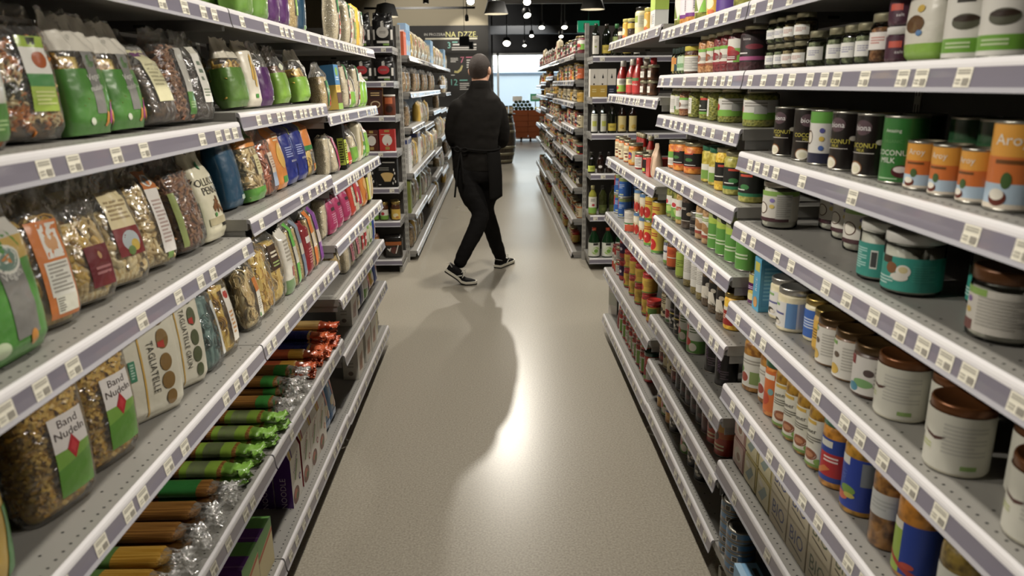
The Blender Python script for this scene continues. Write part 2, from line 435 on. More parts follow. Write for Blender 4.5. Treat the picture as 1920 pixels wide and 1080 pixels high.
# ------------------------------------------------------------------ the pasta aisle
YEL = cnt('#d9b24a', '#f0d684', 90, 'strand'); PALE = cnt('#cfae6e', '#ead9a8', 110, 'strand'); BRN = cnt('#5a3520', '#8a5c38', 100, 'strand')
RICE = cnt('#cdbb93', '#efe4c8', 260, 'gran'); DARKG = cnt('#2a2420', '#4a4038', 300, 'gran'); SEED = cnt('#a8884a', '#d8bf84', 200, 'gran')
p_yel = pmat('pasta_yellow', '#dcb658', .45); p_yel2 = pmat('pasta_gold', '#c99a35', .45); p_pale = pmat('pasta_pale', '#d8bd84', .45); p_pale2 = pmat('pasta_cream', '#e6d3a2', .45)
p_brn = pmat('pasta_wholegrain', '#7d4f30', .5); p_brn2 = pmat('pasta_wholegrain_light', '#96683f', .5)
p_or = pmat('pasta_tomato', '#cc7a26', .45); p_gr = pmat('pasta_spinach', '#474a26', .5); p_teal = pmat('pasta_teal', '#5d7f7c', .5)
BP = 'bags of pasta on the pasta rack'
bag('tri', 'pasta_bag', 'clear bag of tricolour spiral pasta', BP, .15, .1, .265, .72, cnt('#3a3018', '#6a5024', 60, 'mottle'), kind='fusilli', n=300, pm=[p_or, p_gr, p_pale2, p_or, p_pale], seed=3, wr=.007,
    ops=[('r', .45, .2, .82, .74, '#a9c83a'), ('r', .45, .46, .82, .66, '#f1efe6'), ('r', .45, .38, .82, .47, '#4f9a52'), ('d', .68, .57, .1, .06, '#b85a20'), ('r', .6, .68, .68, .73, '#3a3d28'), ('l', .5, .24, .78, .35, 4, '#d6e08a')])
bag('grn', 'pasta_bag', 'green bag with silver stripe', BP, .13, .075, .235, .62, YEL, None, kind='penne', n=70, pm=[p_yel, p_yel2], seed=5, wr=.006,
    wraps=[(0, .52, '#4f8f35'), (.66, .97, '#e6e0d2')], ops=[('r', .42, .16, .66, .66, '#8b8a86'), ('d', .54, .58, .1, .05, '#5f7f52'), ('t', 'Vegan', .54, .45, .05, '#e8e8e0', 8), ('t', 'nudeln', .54, .37, .045, '#e8e8e0', 8), ('p', [(.7, .08), (.74, .07), (.84, .24), (.8, .26)], '#c0399a'), ('p', [(.58, .06), (.64, .05), (.72, .16), (.66, .18)], '#e0922e'), ('d', .82, .12, .04, .07, '#e0922e'), ('d', .3, .1, .05, .03, '#dfe6d0'), ('d', .88, .06, .06, .04, '#2f3350')])
bag('grl', 'pasta_bag', 'large green bag with grey label', BP, .17, .09, .26, .62, YEL, '#4e9636', seed=6, wr=.006,
    wraps=[(.58, .72, '#d8b45a'), (.72, 1, '#dad6cc')], ops=[('r', .4, .12, .72, .58, '#84837f'), ('d', .56, .6, .17, .09, '#e8e6da'), ('d', .56, .6, .14, .07, '#6f8f80'), ('p', [(.5, .6), (.62, .57), (.6, .63)], '#e08a3a'), ('t', 'Vegan', .56, .5, .05, '#ecece4', 6), ('d', .62, .1, .05, .05, '#e0962e'), ('d', .2, .1, .1, .05, '#cfe0b8')])
bag('lbl', 'pasta_bag', 'low clear bag with cream label', BP, .12, .08, .17, .7, cnt('#2e2018', '#5c452c', 120, 'mottle'), seed=8, wr=.006, ops=[('r', .2, .22, .8, .9, '#ece6b8'), ('l', .26, .4, .74, .7, 6, '#b6b088'), ('r', .2, .8, .8, .86, '#8a5a88')])
bag('brf', 'pasta_bag', 'clear bag of brown spiral pasta', BP, .14, .085, .25, .74, BRN, kind='fusilli', n=260, pm=[p_brn, p_brn2], seed=9, wr=.006, ops=[('r', .5, .06, .86, .3, '#4f8a34'), ('r', .5, .3, .86, .78, '#c9c6bd'), ('d', .68, .68, .1, .04, '#dfe0d8'), ('l', .56, .12, .8, .2, 3, '#9cc07c')])
bag('dkg', 'grain_bag', 'clear bag of dark lentils', BP, .1, .07, .225, .7, DARKG, seed=11, wr=.005, ops=[('r', .28, .18, .76, .82, '#efece2'), ('l', .4, .4, .64, .66, 3, '#7a8a78'), ('l', .34, .24, .7, .34, 3, '#8e9a80'), ('r', .28, .74, .76, .82, '#dcd8c8')])
bag('orn', 'pasta_bag', 'pasta bag with orange framed label', BP, .115, .08, .24, .68, YEL, kind='nest', n=26, pm=[p_yel2, p_yel], seed=12, wr=.006, ops=[('r', .28, .05, .84, .72, '#df7d28'), ('r', .46, .46, .78, .7, '#f2efe6'), ('d', .62, .57, .11, .06, '#e0a468'), ('r', .36, .2, .8, .44, '#f1efe4'), ('l', .4, .22, .76, .43, 8, '#a9a498'), ('r', .4, .08, .8, .2, '#ecead8'), ('l', .42, .09, .55, .19, 6, '#77736c')])
bag('shl', 'pasta_bag', 'clear bag of short tubes, burgundy label', BP, .12, .085, .24, .62, PALE, kind='shell', n=170, pm=[p_pale, p_yel], seed=13, wr=.008, ops=[('r', .34, .1, .84, .42, '#74202a'), ('l', .45, .18, .78, .26, 2, '#b8787a'), ('d', .6, .34, .04, .03, '#c69a62')])
bag('far', 'pasta_bag', 'clear bag with cream and burgundy label', BP, .12, .08, .235, .6, PALE, kind='shell', n=120, pm=[p_pale, p_pale2], seed=14, wr=.007, ops=[('r', .24, .22, .84, .78, '#e9d8a6'), ('r', .24, .22, .84, .46, '#8a2a2e'), ('d', .56, .34, .2, .09, '#b8c4c8'), ('d', .62, .3, .1, .05, '#d8b838'), ('l', .3, .52, .78, .7, 5, '#b09a70'), ('d', .5, .26, .08, .04, '#6f8f46')])
bag('pen', 'pasta_bag', 'clear bag of pale pasta quills', BP, .125, .085, .245, .72, PALE, kind='penne', n=300, pm=[p_pale, p_pale2], seed=15, wr=.006, ops=[('r', .48, .1, .86, .7, '#ece6e0'), ('r', .48, .7, .86, .88, '#c9752f'), ('d', .66, .78, .14, .06, '#eceae0'), ('d', .66, .78, .1, .045, '#70808a'), ('l', .54, .18, .8, .6, 12, '#c0a8a0'), ('r', .56, .04, .72, .1, '#7fae4a')])
bag('bpn', 'pasta_bag', 'clear bag of brown pasta quills', BP, .13, .09, .245, .74, BRN, kind='penne', n=300, pm=[p_brn, p_brn2], seed=16, wr=.007, wraps=[], ops=[('r', .86, .05, .98, .42, '#4f8f38'), ('r', .02, .05, .1, .6, '#a9b86a')])
bag('vol', 'pasta_bag', 'cream bag lettered VOLLKORN PENNE', BP, .12, .08, .225, .7, None, '#e6e0c2', seed=17, wr=.004, topd=.2, ops=[('d', .5, .84, .12, .05, '#3f9a68'), ('t', 'VOLLKORN', .5, .65, .085, '#3a352c'), ('t', 'PENNE', .5, .55, .085, '#3a352c'), ('p', [(.3, .36), (.36, .3), (.62, .4), (.58, .46)], '#8a5a30'), ('p', [(.42, .44), (.48, .44), (.74, .3), (.68, .27)], '#9a6a3c'), ('p', [(.46, .3), (.52, .28), (.6, .46), (.54, .48)], '#7d4f2c'), ('d', .36, .27, .05, .025, '#4f9a48'), ('r', .1, .16, .9, .24, '#b8ad86'), ('r', .55, .12, .9, .16, '#2b2a26')])
bag('ylr', 'pasta_bag', 'yellow and green bag with red diamond', BP, .15, .09, .27, .7, None, '#c9a53a', seed=18, wr=.005, wraps=[(.8, 1, '#d9d4c4')], ops=[('p', [(.7, 0), (1, 0), (1, .5), (.82, .5)], '#3f8a3a'), ('p', [(.1, .3), (.7, .5), (.7, .62), (.1, .46)], '#ece8dc'), ('p', [(.45, .36), (.56, .44), (.45, .52), (.34, .44)], '#b8242a')])
bag('bnd', 'pasta_bag', 'clear bag lettered Band Nudeln', BP, .15, .1, .29, .86, cnt('#b08426', '#d8b24e', 80, 'mottle'), kind='band', n=620, pm=[p_yel, p_yel2, p_yel], seed=19, wr=.003, topd=.3, ops=[('p', [(0.30, .46), (0.82, .46), (0.82, .7), (0.30, .7)], '#ece6e2'), ('p', [(0.30, .14), (0.82, .14), (0.82, .46), (0.30, .46)], '#5f9a30'), ('p', [(0.30, .34), (0.82, .4), (0.82, .46), (0.30, .46)], '#7db03a'), ('t', 'Band', .56, .645, .055, '#4a3c3c'), ('t', 'Nudeln', .56, .57, .055, '#4a3c3c'), ('p', [(0.56, .37), (0.65, .46), (0.56, .55), (0.47, .46)], '#c2202c'), ('p', [(0.56, .41), (0.61, .46), (0.56, .51), (0.51, .46)], '#d8343c')])
for k_, nm, sub, dot, sd in (('tag', 'TAGLIATELLE', 'cream pack lettered TAGLIATELLE', '#8a6a34', 20), ('tgg', 'TAGLIATELLE GRÜN', 'cream pack lettered TAGLIATELLE GRÜN', '#5d6446', 21)):
    bag(k_, 'pasta_pack', sub, BP, .17 if k_ == 'tag' else .13, .09, .29, .92, None, '#dcd7c2', seed=sd, wr=.0025, e=.42, topd=.72,
        ops=[('r', .36, .03, .385, .97, '#d2a63a'), ('d', .72, .87, .09, .07, dot), ('d', .73, .68, .09, .09, dot), ('d', .72, .47, .09, .08, dot), ('d', .72, .3, .1, .08, dot), ('d', .74, .14, .08, .07, dot), ('p', [(.64, .62), (.74, .6), (.74, .67), (.64, .66)], '#c0392e'), ('t', nm, .53, .46 if k_ == 'tag' else .48, .055 if k_ == 'tag' else .045, '#3a3630', -90), ('r', .18, .4, .27, .58, '#3d8a68'), ('l', .2, .42, .25, .56, 6, '#b8d8c4')])
bag('tea', 'pasta_bag', 'clear bag of grey green pasta nests', BP, .1, .07, .22, .8, cnt('#466664', '#7c9a94', 80, 'strand'), kind='nest', n=20, pm=[p_teal], seed=22, wr=.006, ops=[('r', .6, .1, .8, .75, '#d8dad6')])
bag('yne', 'pasta_bag', 'clear bag of yellow pasta nests', BP, .105, .07, .22, .8, YEL, kind='nest', n=26, pm=[p_yel, p_yel2], seed=23, wr=.006, ops=[('r', .4, .12, .72, .78, '#f0e9dc'), ('d', .56, .7, .12, .05, '#c0392e'), ('l', .46, .2, .66, .5, 6, '#d8a060')])
bag('mix', 'pasta_bag', 'clear bag of pale pasta nests', BP, .11, .075, .23, .72, PALE, kind='nest', n=30, pm=[p_pale, p_pale2], seed=24, wr=.007, ops=[('r', .48, .1, .8, .56, '#efe9d8'), ('r', .48, .44, .8, .62, '#df8428'), ('l', .53, .2, .75, .36, 6, '#9a948a'), ('r', .5, .11, .58, .16, '#4f9a42')])
bag('nst', 'pasta_bag', 'large bag of golden pasta nests', BP, .13, .09, .23, .84, YEL, kind='nest', n=34, pm=[p_yel2, p_yel], seed=25, wr=.006)
bag('nlb', 'pasta_bag', 'clear noodle bag with brown label', BP, .13, .09, .245, .8, YEL, kind='nest', n=34, pm=[p_yel, p_pale], seed=26, wr=.005, ops=[('r', .12, .45, .56, .78, '#4a3526'), ('l', .18, .6, .5, .7, 2, '#e8e0c8'), ('l', .18, .48, .5, .56, 2, '#a8c070')])
bag('wgp', 'pasta_bag', 'white noodle pack with green base', BP, .085, .06, .22, .86, None, '#e2ddd0', seed=27, wr=.003, wraps=[(0, .22, '#7a9a68')], ops=[('l', .2, .5, .8, .85, 6, '#b0a898'), ('r', .5, .25, .8, .4, '#b8453a')])
bag('gsp', 'pasta_bag', 'noodle bag with bright green stripe', BP, .085, .06, .235, .84, SEED, seed=28, wr=.004, ops=[('r', .3, .03, .7, .34, '#67c048'), ('r', .3, .34, .7, .6, '#d8d4c6'), ('r', .3, .6, .7, .96, '#67c048')])
bag('bgy', 'pasta_bag', 'noodle bag with slate blue stripe', BP, .08, .06, .23, .84, SEED, seed=29, wr=.004, ops=[('r', .3, .03, .75, .4, '#76859c'), ('r', .3, .4, .75, .58, '#d8d2c0'), ('r', .3, .58, .75, .96, '#8b98a8')])
bag('org', 'pasta_bag', 'noodle bag with orange stripe', BP, .085, .06, .23, .84, SEED, seed=30, wr=.004, ops=[('r', .25, .03, .85, .36, '#e57e25'), ('r', .25, .36, .85, .6, '#e8d6bc'), ('r', .25, .6, .85, .98, '#e57e25')])
bag('pur', 'pasta_bag', 'noodle bag with purple stripe', BP, .08, .06, .23, .84, SEED, seed=31, wr=.004, ops=[('r', .25, .03, .85, .36, '#8a4aa0'), ('r', .25, .36, .85, .58, '#ddd0c8'), ('r', .25, .58, .85, .98, '#8a4aa0')])
bag('drd', 'pasta_bag', 'dark red pasta bag', BP, .09, .065, .2, .84, None, '#8e1f28', seed=32, wr=.005, ops=[('r', .2, .6, .8, .72, '#e8e0d8'), ('l', .25, .2, .75, .5, 6, '#c88888')])
bag('cgr', 'pasta_bag', 'cream topped olive green pasta bag', BP, .135, .08, .23, .62, YEL, kind='penne', n=50, pm=[p_yel], seed=33, wr=.006, wraps=[(0, .56, '#5f8a34'), (.7, 1, '#ddd6c2')], ops=[('d', .82, .07, .06, .03, '#e8ecd8')])
bag('stp', 'pasta_bag', 'white pasta bag with penne picture', BP, .1, .06, .215, .8, None, '#e8e0cc', seed=34, wr=.004, ops=[('p', [(.3, .4), (.42, .38), (.6, .74), (.46, .78)], '#e0b44e'), ('p', [(.4, .3), (.52, .28), (.72, .6), (.6, .64)], '#e6bf60'), ('t', 'PEN', .5, .88, .07, '#5a5446'), ('r', .3, .12, .5, .18, '#4f9a42')])
bag('prp', 'grain_bag', 'purple bag with clear top', BP, .115, .075, .215, .6, PALE, seed=35, wr=.006, wraps=[(0, .6, '#582c68')], ops=[('r', .62, .08, .84, .14, '#e4ead8'), ('r', .64, .09, .74, .13, '#6fb040')])
bag('lim', 'grain_bag', 'lime green bag with grain photo', BP, .125, .08, .22, .64, cnt('#5a3a24', '#8a6440', 200, 'gran'), seed=36, wr=.006, wraps=[(0, .52, '#80b02c')], ops=[('d', .84, .36, .12, .16, '#5a3420'), ('d', .44, .62, .14, .06, '#dfe6c8'), ('d', .8, .2, .07, .05, '#c88a3a')])
bag('lmp', 'pasta_bag', 'lime green pasta bag, white top', BP, .135, .085, .22, .62, YEL, kind='penne', n=60, pm=[p_yel], seed=37, wr=.006, wraps=[(0, .46, '#8cc234'), (.78, 1, '#e0dccf')], ops=[('r', .6, .46, .95, .84, '#eceae2'), ('p', [(.74, .42), (.86, .36), (.96, .1), (.86, .08)], '#dfae3a'), ('p', [(.9, .5), (.95, .56), (.9, .62), (.85, .56)], '#c0242c'), ('t', 'Nudeln', .77, .68, .05, '#5a5048')])
bag('rdp', 'pasta_bag', 'clear bag of reddish lentil pasta', BP, .12, .08, .22, .72, cnt('#a8502e', '#d08a58', 90, 'strand'), kind='penne', n=90, pm=[pmat('pasta_lentil', '#b8643c', .5)], seed=38, wr=.006, ops=[('r', .4, .1, .8, .6, '#e9d6c0'), ('r', .4, .1, .8, .3, '#a8b8d0'), ('l', .46, .36, .74, .55, 5, '#b89078')])
bag('pgr', 'pasta_bag', 'quill pasta bag with green ends', BP, .13, .085, .235, .84, PALE, kind='penne', n=130, pm=[p_pale, p_pale2], seed=39, wr=.004, wraps=[(0, .17, '#5aa036'), (.86, 1, '#4f9434'), (.74, .86, '#e08c2c')], ops=[('r', .4, .34, .72, .62, '#e6dca6'), ('l', .46, .4, .66, .56, 4, '#a89858')])
bag('crn', 'pasta_bag', 'orange corn pasta bag', BP, .12, .08, .225, .84, cnt('#d89428', '#ecb84c', 90, 'strand'), '#e08a2a', seed=40, wr=.004, ops=[('d', .5, .5, .3, .2, '#e8b648'), ('r', .3, .08, .7, .18, '#4f9a42'), ('l', .25, .72, .75, .86, 3, '#f0dcb8')])
bag('blu', 'pasta_bag', 'navy blue pasta bag', BP, .13, .085, .225, .86, None, '#1f2f86', seed=41, wr=.005, ops=[('d', .75, .85, .14, .08, '#c8d43a'), ('l', .12, .42, .5, .6, 5, '#9aa6d8'), ('t', 'KRITHARAKI', .55, .36, .035, '#e8e8f0'), ('r', .78, .02, .98, .3, '#d8b264'), ('d', .5, .2, .1, .04, '#3a4aa0')])
bag('dbl', 'pasta_bag', 'dark teal blue pasta bag', BP, .115, .08, .225, .86, None, '#22506e', seed=42, wr=.005, ops=[('r', .55, .08, .9, .14, '#c8d8d0')])
bag('blo', 'pasta_bag', 'orange topped noodle bag, green band', BP, .12, .08, .23, .84, YEL, kind='nest', n=12, pm=[p_yel], seed=43, wr=.004, wraps=[(.52, 1, '#e08428'), (.44, .52, '#2f8a3c')], ops=[('r', .5, .05, .9, .18, '#e27a26'), ('d', .7, .11, .1, .04, '#8ac04a')])
bag('grg', 'grain_bag', 'green bag of seeds', BP, .13, .085, .2, .66, SEED, seed=44, wr=.006, wraps=[(0, .4, '#6a9a32')], ops=[('r', .7, .1, .9, .16, '#e2ead4')])
bag('sed', 'grain_bag', 'clear seed bag with green label', BP, .115, .08, .215, .78, SEED, seed=45, wr=.005, ops=[('r', .45, .25, .9, 1, '#8fbe48'), ('r', .5, .6, .85, .9, '#e4e8d0')])
bag('nav', 'grain_bag', 'dark teal paper bag of flakes', BP, .115, .08, .215, .86, None, '#1d4560', seed=46, wr=.004, ops=[('r', .4, .06, .75, .13, '#cfe0cc'), ('r', .45, .07, .6, .12, '#6cb44a')])
RB = 'bags of rice on the pasta rack'
LH = [('r', .36, .62, .84, .98, '#3d9450'), ('p', [(.4, .12), (.8, .12), (.74, .56), (.62, .68), (.5, .56)], '#c8462a'), ('r', .44, .3, .76, .36, '#efe6d0'), ('r', .46, .46, .74, .5, '#3a2a28'), ('r', .34, .06, .6, .18, '#efeae0')]
bag('ric', 'rice_bag', 'tall rice bag with lighthouse picture', RB, .115, .075, .21, .9, RICE, seed=47, wr=.003, topd=.3, ops=LH)
bag('riz', 'rice_bag', 'rice bag with green Riz label', RB, .12, .08, .2, .7, cnt('#a88a50', '#d8c088', 240, 'gran'), seed=48, wr=.006, ops=[('r', .34, .1, .9, .62, '#3f9650'), ('t', 'Riz', .52, .42, .1, '#f2f2ea'), ('r', .72, .5, .86, .6, '#e8e4dc'), ('p', [(.45, .1), (.8, .1), (.76, .26), (.62, .34), (.5, .26)], '#c84a2c'), ('r', .5, .18, .78, .22, '#5a2a24')])
bag('rcg', 'rice_bag', 'pale rice bag with green stripes', RB, .11, .07, .2, .9, RICE, seed=49, wr=.003, topd=.35, ops=[('r', .3, .2, .46, .6, '#88b848'), ('r', .56, .2, .72, .6, '#88b848'), ('r', .25, .6, .75, .68, '#e0a468'), ('d', .38, .84, .06, .05, '#4f8a34'), ('d', .64, .84, .06, .05, '#4f8a34')])
bag('yel', 'rice_bag', 'bright yellow bag of polenta', RB, .105, .075, .215, .9, None, '#ecc02c', seed=50, wr=.004, ops=[('p', [(.5, .3), (.7, .2), (.8, .7), (.6, .8)], '#e08a28'), ('d', .6, .45, .14, .16, '#f4e6b0')])
bag('whg', 'rice_bag', 'white rice bag with red picture', RB, .1, .07, .205, .9, RICE, seed=51, wr=.003, ops=[('r', .3, .6, .8, .95, '#e2e6da'), ('r', .35, .75, .7, .9, '#4f9a5a'), ('p', [(.4, .15), (.75, .15), (.6, .6)], '#c2452c')])
box('blw', 'rice_box', 'blue and yellow quinoa box', RB, .1, .06, .195, '#e6c24a', front=[('r', 0, .55, 1, 1, '#4a96d2'), ('d', .5, .85, .3, .1, '#8ac04a'), ('l', .2, .64, .8, .74, 2, '#f0f4f8'), ('r', 0, 0, 1, .14, '#8cb83c'), ('r', 0, .14, 1, .38, '#5a3420'), ('l', .15, .42, .85, .52, 3, '#c8963a')], side=[('r', 0, .55, 1, 1, '#4a96d2')])
bag('rls', 'rice_bag', 'rice bag with lime green base', RB, .11, .075, .185, .7, RICE, seed=52, wr=.005, wraps=[(0, .4, '#82bd3a')], ops=[('r', .6, .4, .95, .8, '#eceae2'), ('p', [(.8, .4), (.88, .48), (.8, .56), (.72, .48)], '#b8242c')])
bag('lms', 'rice_bag', 'small lime green rice bag', RB, .1, .07, .175, .7, RICE, seed=53, wr=.005, wraps=[(0, .72, '#8fc63c'), (.72, 1, '#e4dcc8')], ops=[('p', [(.75, .74), (.85, .82), (.75, .9), (.65, .82)], '#c0242c')])
bag('rll', 'rice_bag', 'large rice bag with green base', RB, .125, .085, .225, .7, RICE, seed=54, wr=.006, wraps=[(0, .4, '#5da438')], ops=[('r', .62, .4, .95, .9, '#eae6de'), ('d', .3, .25, .12, .06, '#dfe8d4')])
bag('pnk', 'rice_bag', 'rice bag with magenta band', RB, .11, .075, .17, .86, RICE, seed=55, wr=.004, ops=[('p', [(.5, 0), (.9, 0), (.9, .4), (.5, .95), (.3, .95)], '#c02c68'), ('p', [(.4, .6), (.5, .58), (.6, .9), (.46, .92)], '#f0e0e4')])
box('blk', 'rice_box', 'tall black box with neon label', RB, .06, .08, .215, '#1c1a18', front=[('r', .1, .1, .9, .62, '#c8dc3a'), ('l', .25, .15, .75, .55, 8, '#3a3a20')], side=[('r', .62, .08, .98, .66, '#c8dc3a'), ('l', .68, .12, .92, .6, 9, '#3a3a20')])
bag('whr', 'rice_pouch', 'white pouch with red base', RB, .1, .06, .17, .86, None, '#ead9b8', seed=56, wr=.004, wraps=[(0, .34, '#dc4a2c')], ops=[('r', .2, .5, .5, .85, '#d8c85a'), ('l', .5, .55, .8, .7, 3, '#5a3a28')])
bag('wyl', 'rice_bag', 'cream and yellow noodle bag', RB, .1, .07, .19, .84, PALE, seed=57, wr=.005, ops=[('r', .2, .2, .7, .75, '#ecc83c'), ('r', .6, .1, .9, .8, '#ece4d0')])
bag('mag', 'rice_bag', 'magenta bag with clear top', RB, .115, .075, .19, .66, PALE, seed=58, wr=.006, wraps=[(0, .8, '#b02862')], ops=[('l', .2, .2, .8, .45, 5, '#d88aaa'), ('r', .3, .5, .8, .58, '#40202c')])
bag('rdt', 'rice_bag', 'tall red bag with cream panel', RB, .1, .07, .225, .88, None, '#cc3a26', seed=59, wr=.003, ops=[('r', .3, .22, .9, .72, '#eadfbe'), ('l', .4, .3, .8, .65, 7, '#b0946a')])
bag('rwh', 'rice_bag', 'red and white rice pack', RB, .09, .06, .165, .88, RICE, seed=60, wr=.003, ops=[('r', .15, .3, .9, .95, '#cc3230'), ('d', .5, .5, .2, .12, '#d8c8a0'), ('r', .3, .32, .8, .4, '#efe8dc')])
bag('pkq', 'rice_bag', 'crimson quill pasta bag', RB, .11, .075, .18, .84, PALE, seed=61, wr=.004, wraps=[(.1, 1, '#b62a50')], ops=[('p', [(.4, .1), (.7, .1), (.55, .5)], '#e0c890'), ('r', .3, .6, .8, .75, '#efe0e0')])
box('bkn', 'rice_box', 'slim black box, yellow neon label', RB, .055, .07, .21, '#1a1918', front=[('r', .1, .08, .9, .7, '#dce03c')], side=[('r', .6, .08, 1, .7, '#dce03c'), ('l', .66, .14, .92, .6, 9, '#3a3a20')])
bag('orp', 'rice_pouch', 'glossy orange snack pouch', RB, .11, .07, .215, .88, None, '#d8842a', seed=62, wr=.005, ops=[('d', .5, .6, .3, .16, '#e8b25a'), ('d', .55, .25, .28, .1, '#c05a24')])
bag('cry', 'rice_bag', 'cream pack with yellow window', RB, .1, .075, .2, .9, None, '#e6dcbc', seed=63, wr=.003, e=.45, topd=.6, ops=[('r', .25, .15, .6, .75, '#e0c060'), ('r', .6, .2, .9, .5, '#d89838')])
bag('rbg', 'rice_bag', 'large wide bag of brown rice', RB, .15, .11, .17, .86, cnt('#9a7c44', '#cdb272', 300, 'gran'), seed=64, wr=.004, ops=[('r', .55, .4, .8, .8, '#efe4cc'), ('l', .6, .5, .75, .75, 5, '#7a7060')])
bag('rct', 'rice_bag', 'tall vacuum brick of rice', RB, .085, .065, .175, .92, RICE, seed=65, wr=.004, e=.5, topd=.4)
bag('pkp', 'rice_bag', 'rice bag with pink panel', RB, .085, .06, .17, .86, RICE, seed=66, wr=.003, ops=[('r', .15, .15, .9, .85, '#e08a96'), ('l', .3, .4, .6, .75, 5, '#7a3a48'), ('d', .55, .28, .07, .05, '#5a2a38')])
bag('wre', 'rice_bag', 'white rice bag with red label', RB, .085, .06, .19, .86, RICE, seed=67, wr=.004, wraps=[(.62, 1, '#ddd8cc')], ops=[('r', .15, .2, .9, .62, '#c22c2c'), ('r', .25, .4, .8, .5, '#efe8e0')])
bag('gwh', 'rice_bag', 'white bag with green leaves', RB, .09, .065, .18, .86, None, '#dfe2c8', seed=68, wr=.004, ops=[('d', .4, .7, .25, .1, '#8cb84a'), ('d', .65, .4, .2, .14, '#a8c45a'), ('r', .1, .1, .9, .22, '#6a8a4a'), ('r', .15, .5, .4, .62, '#efe6c0')])
bag('bwb', 'rice_bag', 'blue and white snack bag', RB, .09, .065, .17, .86, None, '#2c4a9a', seed=69, wr=.004, ops=[('r', .4, .2, .95, .9, '#dfe2e4'), ('d', .65, .5, .2, .1, '#b03a30')])
MU = 'muesli and flour packs on the lowest pasta shelves'
bag('mus', 'muesli_bag', 'clear bag of muesli', MU, .12, .08, .18, .8, cnt('#6a4a30', '#b8956a', 90, 'gran'), seed=70, wr=.006, ops=[('r', .3, .1, .75, .45, '#e4dcc8'), ('d', .5, .26, .14, .07, '#e0b030')])
bag('blb', 'muesli_bag', 'navy and white cereal bag', MU, .11, .075, .22, .88, None, '#27397a', seed=71, wr=.003, ops=[('r', .5, .1, .95, .6, '#c8d0dc'), ('d', .5, .72, .2, .08, '#a8c840')])
bag('ylb', 'muesli_bag', 'yellow cereal bag with green picture', MU, .115, .08, .2, .88, None, '#e0ac2a', seed=72, wr=.004, ops=[('d', .45, .55, .3, .16, '#8ab43c'), ('d', .55, .3, .26, .12, '#dcd8c8')])
bag('drb', 'muesli_bag', 'black and red cereal bag', MU, .11, .075, .2, .88, None, '#2c2422', seed=73, wr=.003, ops=[('p', [(.4, .05), (.7, .05), (.7, .6), (.3, .8)], '#d83a2c')])
bag('gwb', 'muesli_bag', 'white cereal bag with green base', MU, .11, .075, .2, .86, None, '#e2e0d6', seed=74, wr=.004, wraps=[(0, .35, '#6aa83a')], ops=[('p', [(.6, .5), (.72, .6), (.6, .7), (.48, .6)], '#b8242c')])
bag('mub', 'muesli_bag', 'brown muesli bag with cream label', MU, .13, .085, .21, .84, cnt('#5a4030', '#a88860', 80, 'gran'), seed=75, wr=.006, ops=[('r', .35, .2, .85, .7, '#dcd4a8'), ('d', .6, .45, .18, .1, '#c8c07a')])
box('wbx', 'cereal_box', 'white cereal box with food picture', MU, .16, .075, .225, '#d9d4c8', front=[('p', [(.2, .15), (.7, .1), (.8, .5), (.3, .45)], '#a87858'), ('d', .5, .3, .2, .1, '#8a5a3a'), ('r', .1, .72, .6, .8, '#b84a3c'), ('r', .65, .72, .9, .9, '#c89a88')], side=[('l', .3, .25, .7, .85, 8, '#b0aaa0'), ('d', .5, .14, .16, .05, '#8a7a70')])
box('crb', 'cereal_box', 'low cream box of crispbread', MU, .14, .08, .12, '#e6dfb8', front=[('d', .5, .5, .2, .2, '#b8a868')])
bag('bbg', 'flour_bag', 'blue and red printed flour bag', MU, .11, .08, .21, .9, None, '#5f8fc2', seed=76, wr=.004, e=.55, topd=.1, ops=[('p', [(.55, .45), (.7, .42), (.8, .98), (.55, .98)], '#b0282c'), ('d', .45, .42, .28, .1, '#d8c49a'), ('d', .65, .3, .18, .08, '#c88a50'), ('r', 0, .0, 1, .2, '#4f80b8'), ('d', .3, .8, .1, .08, '#dfe8f0')])
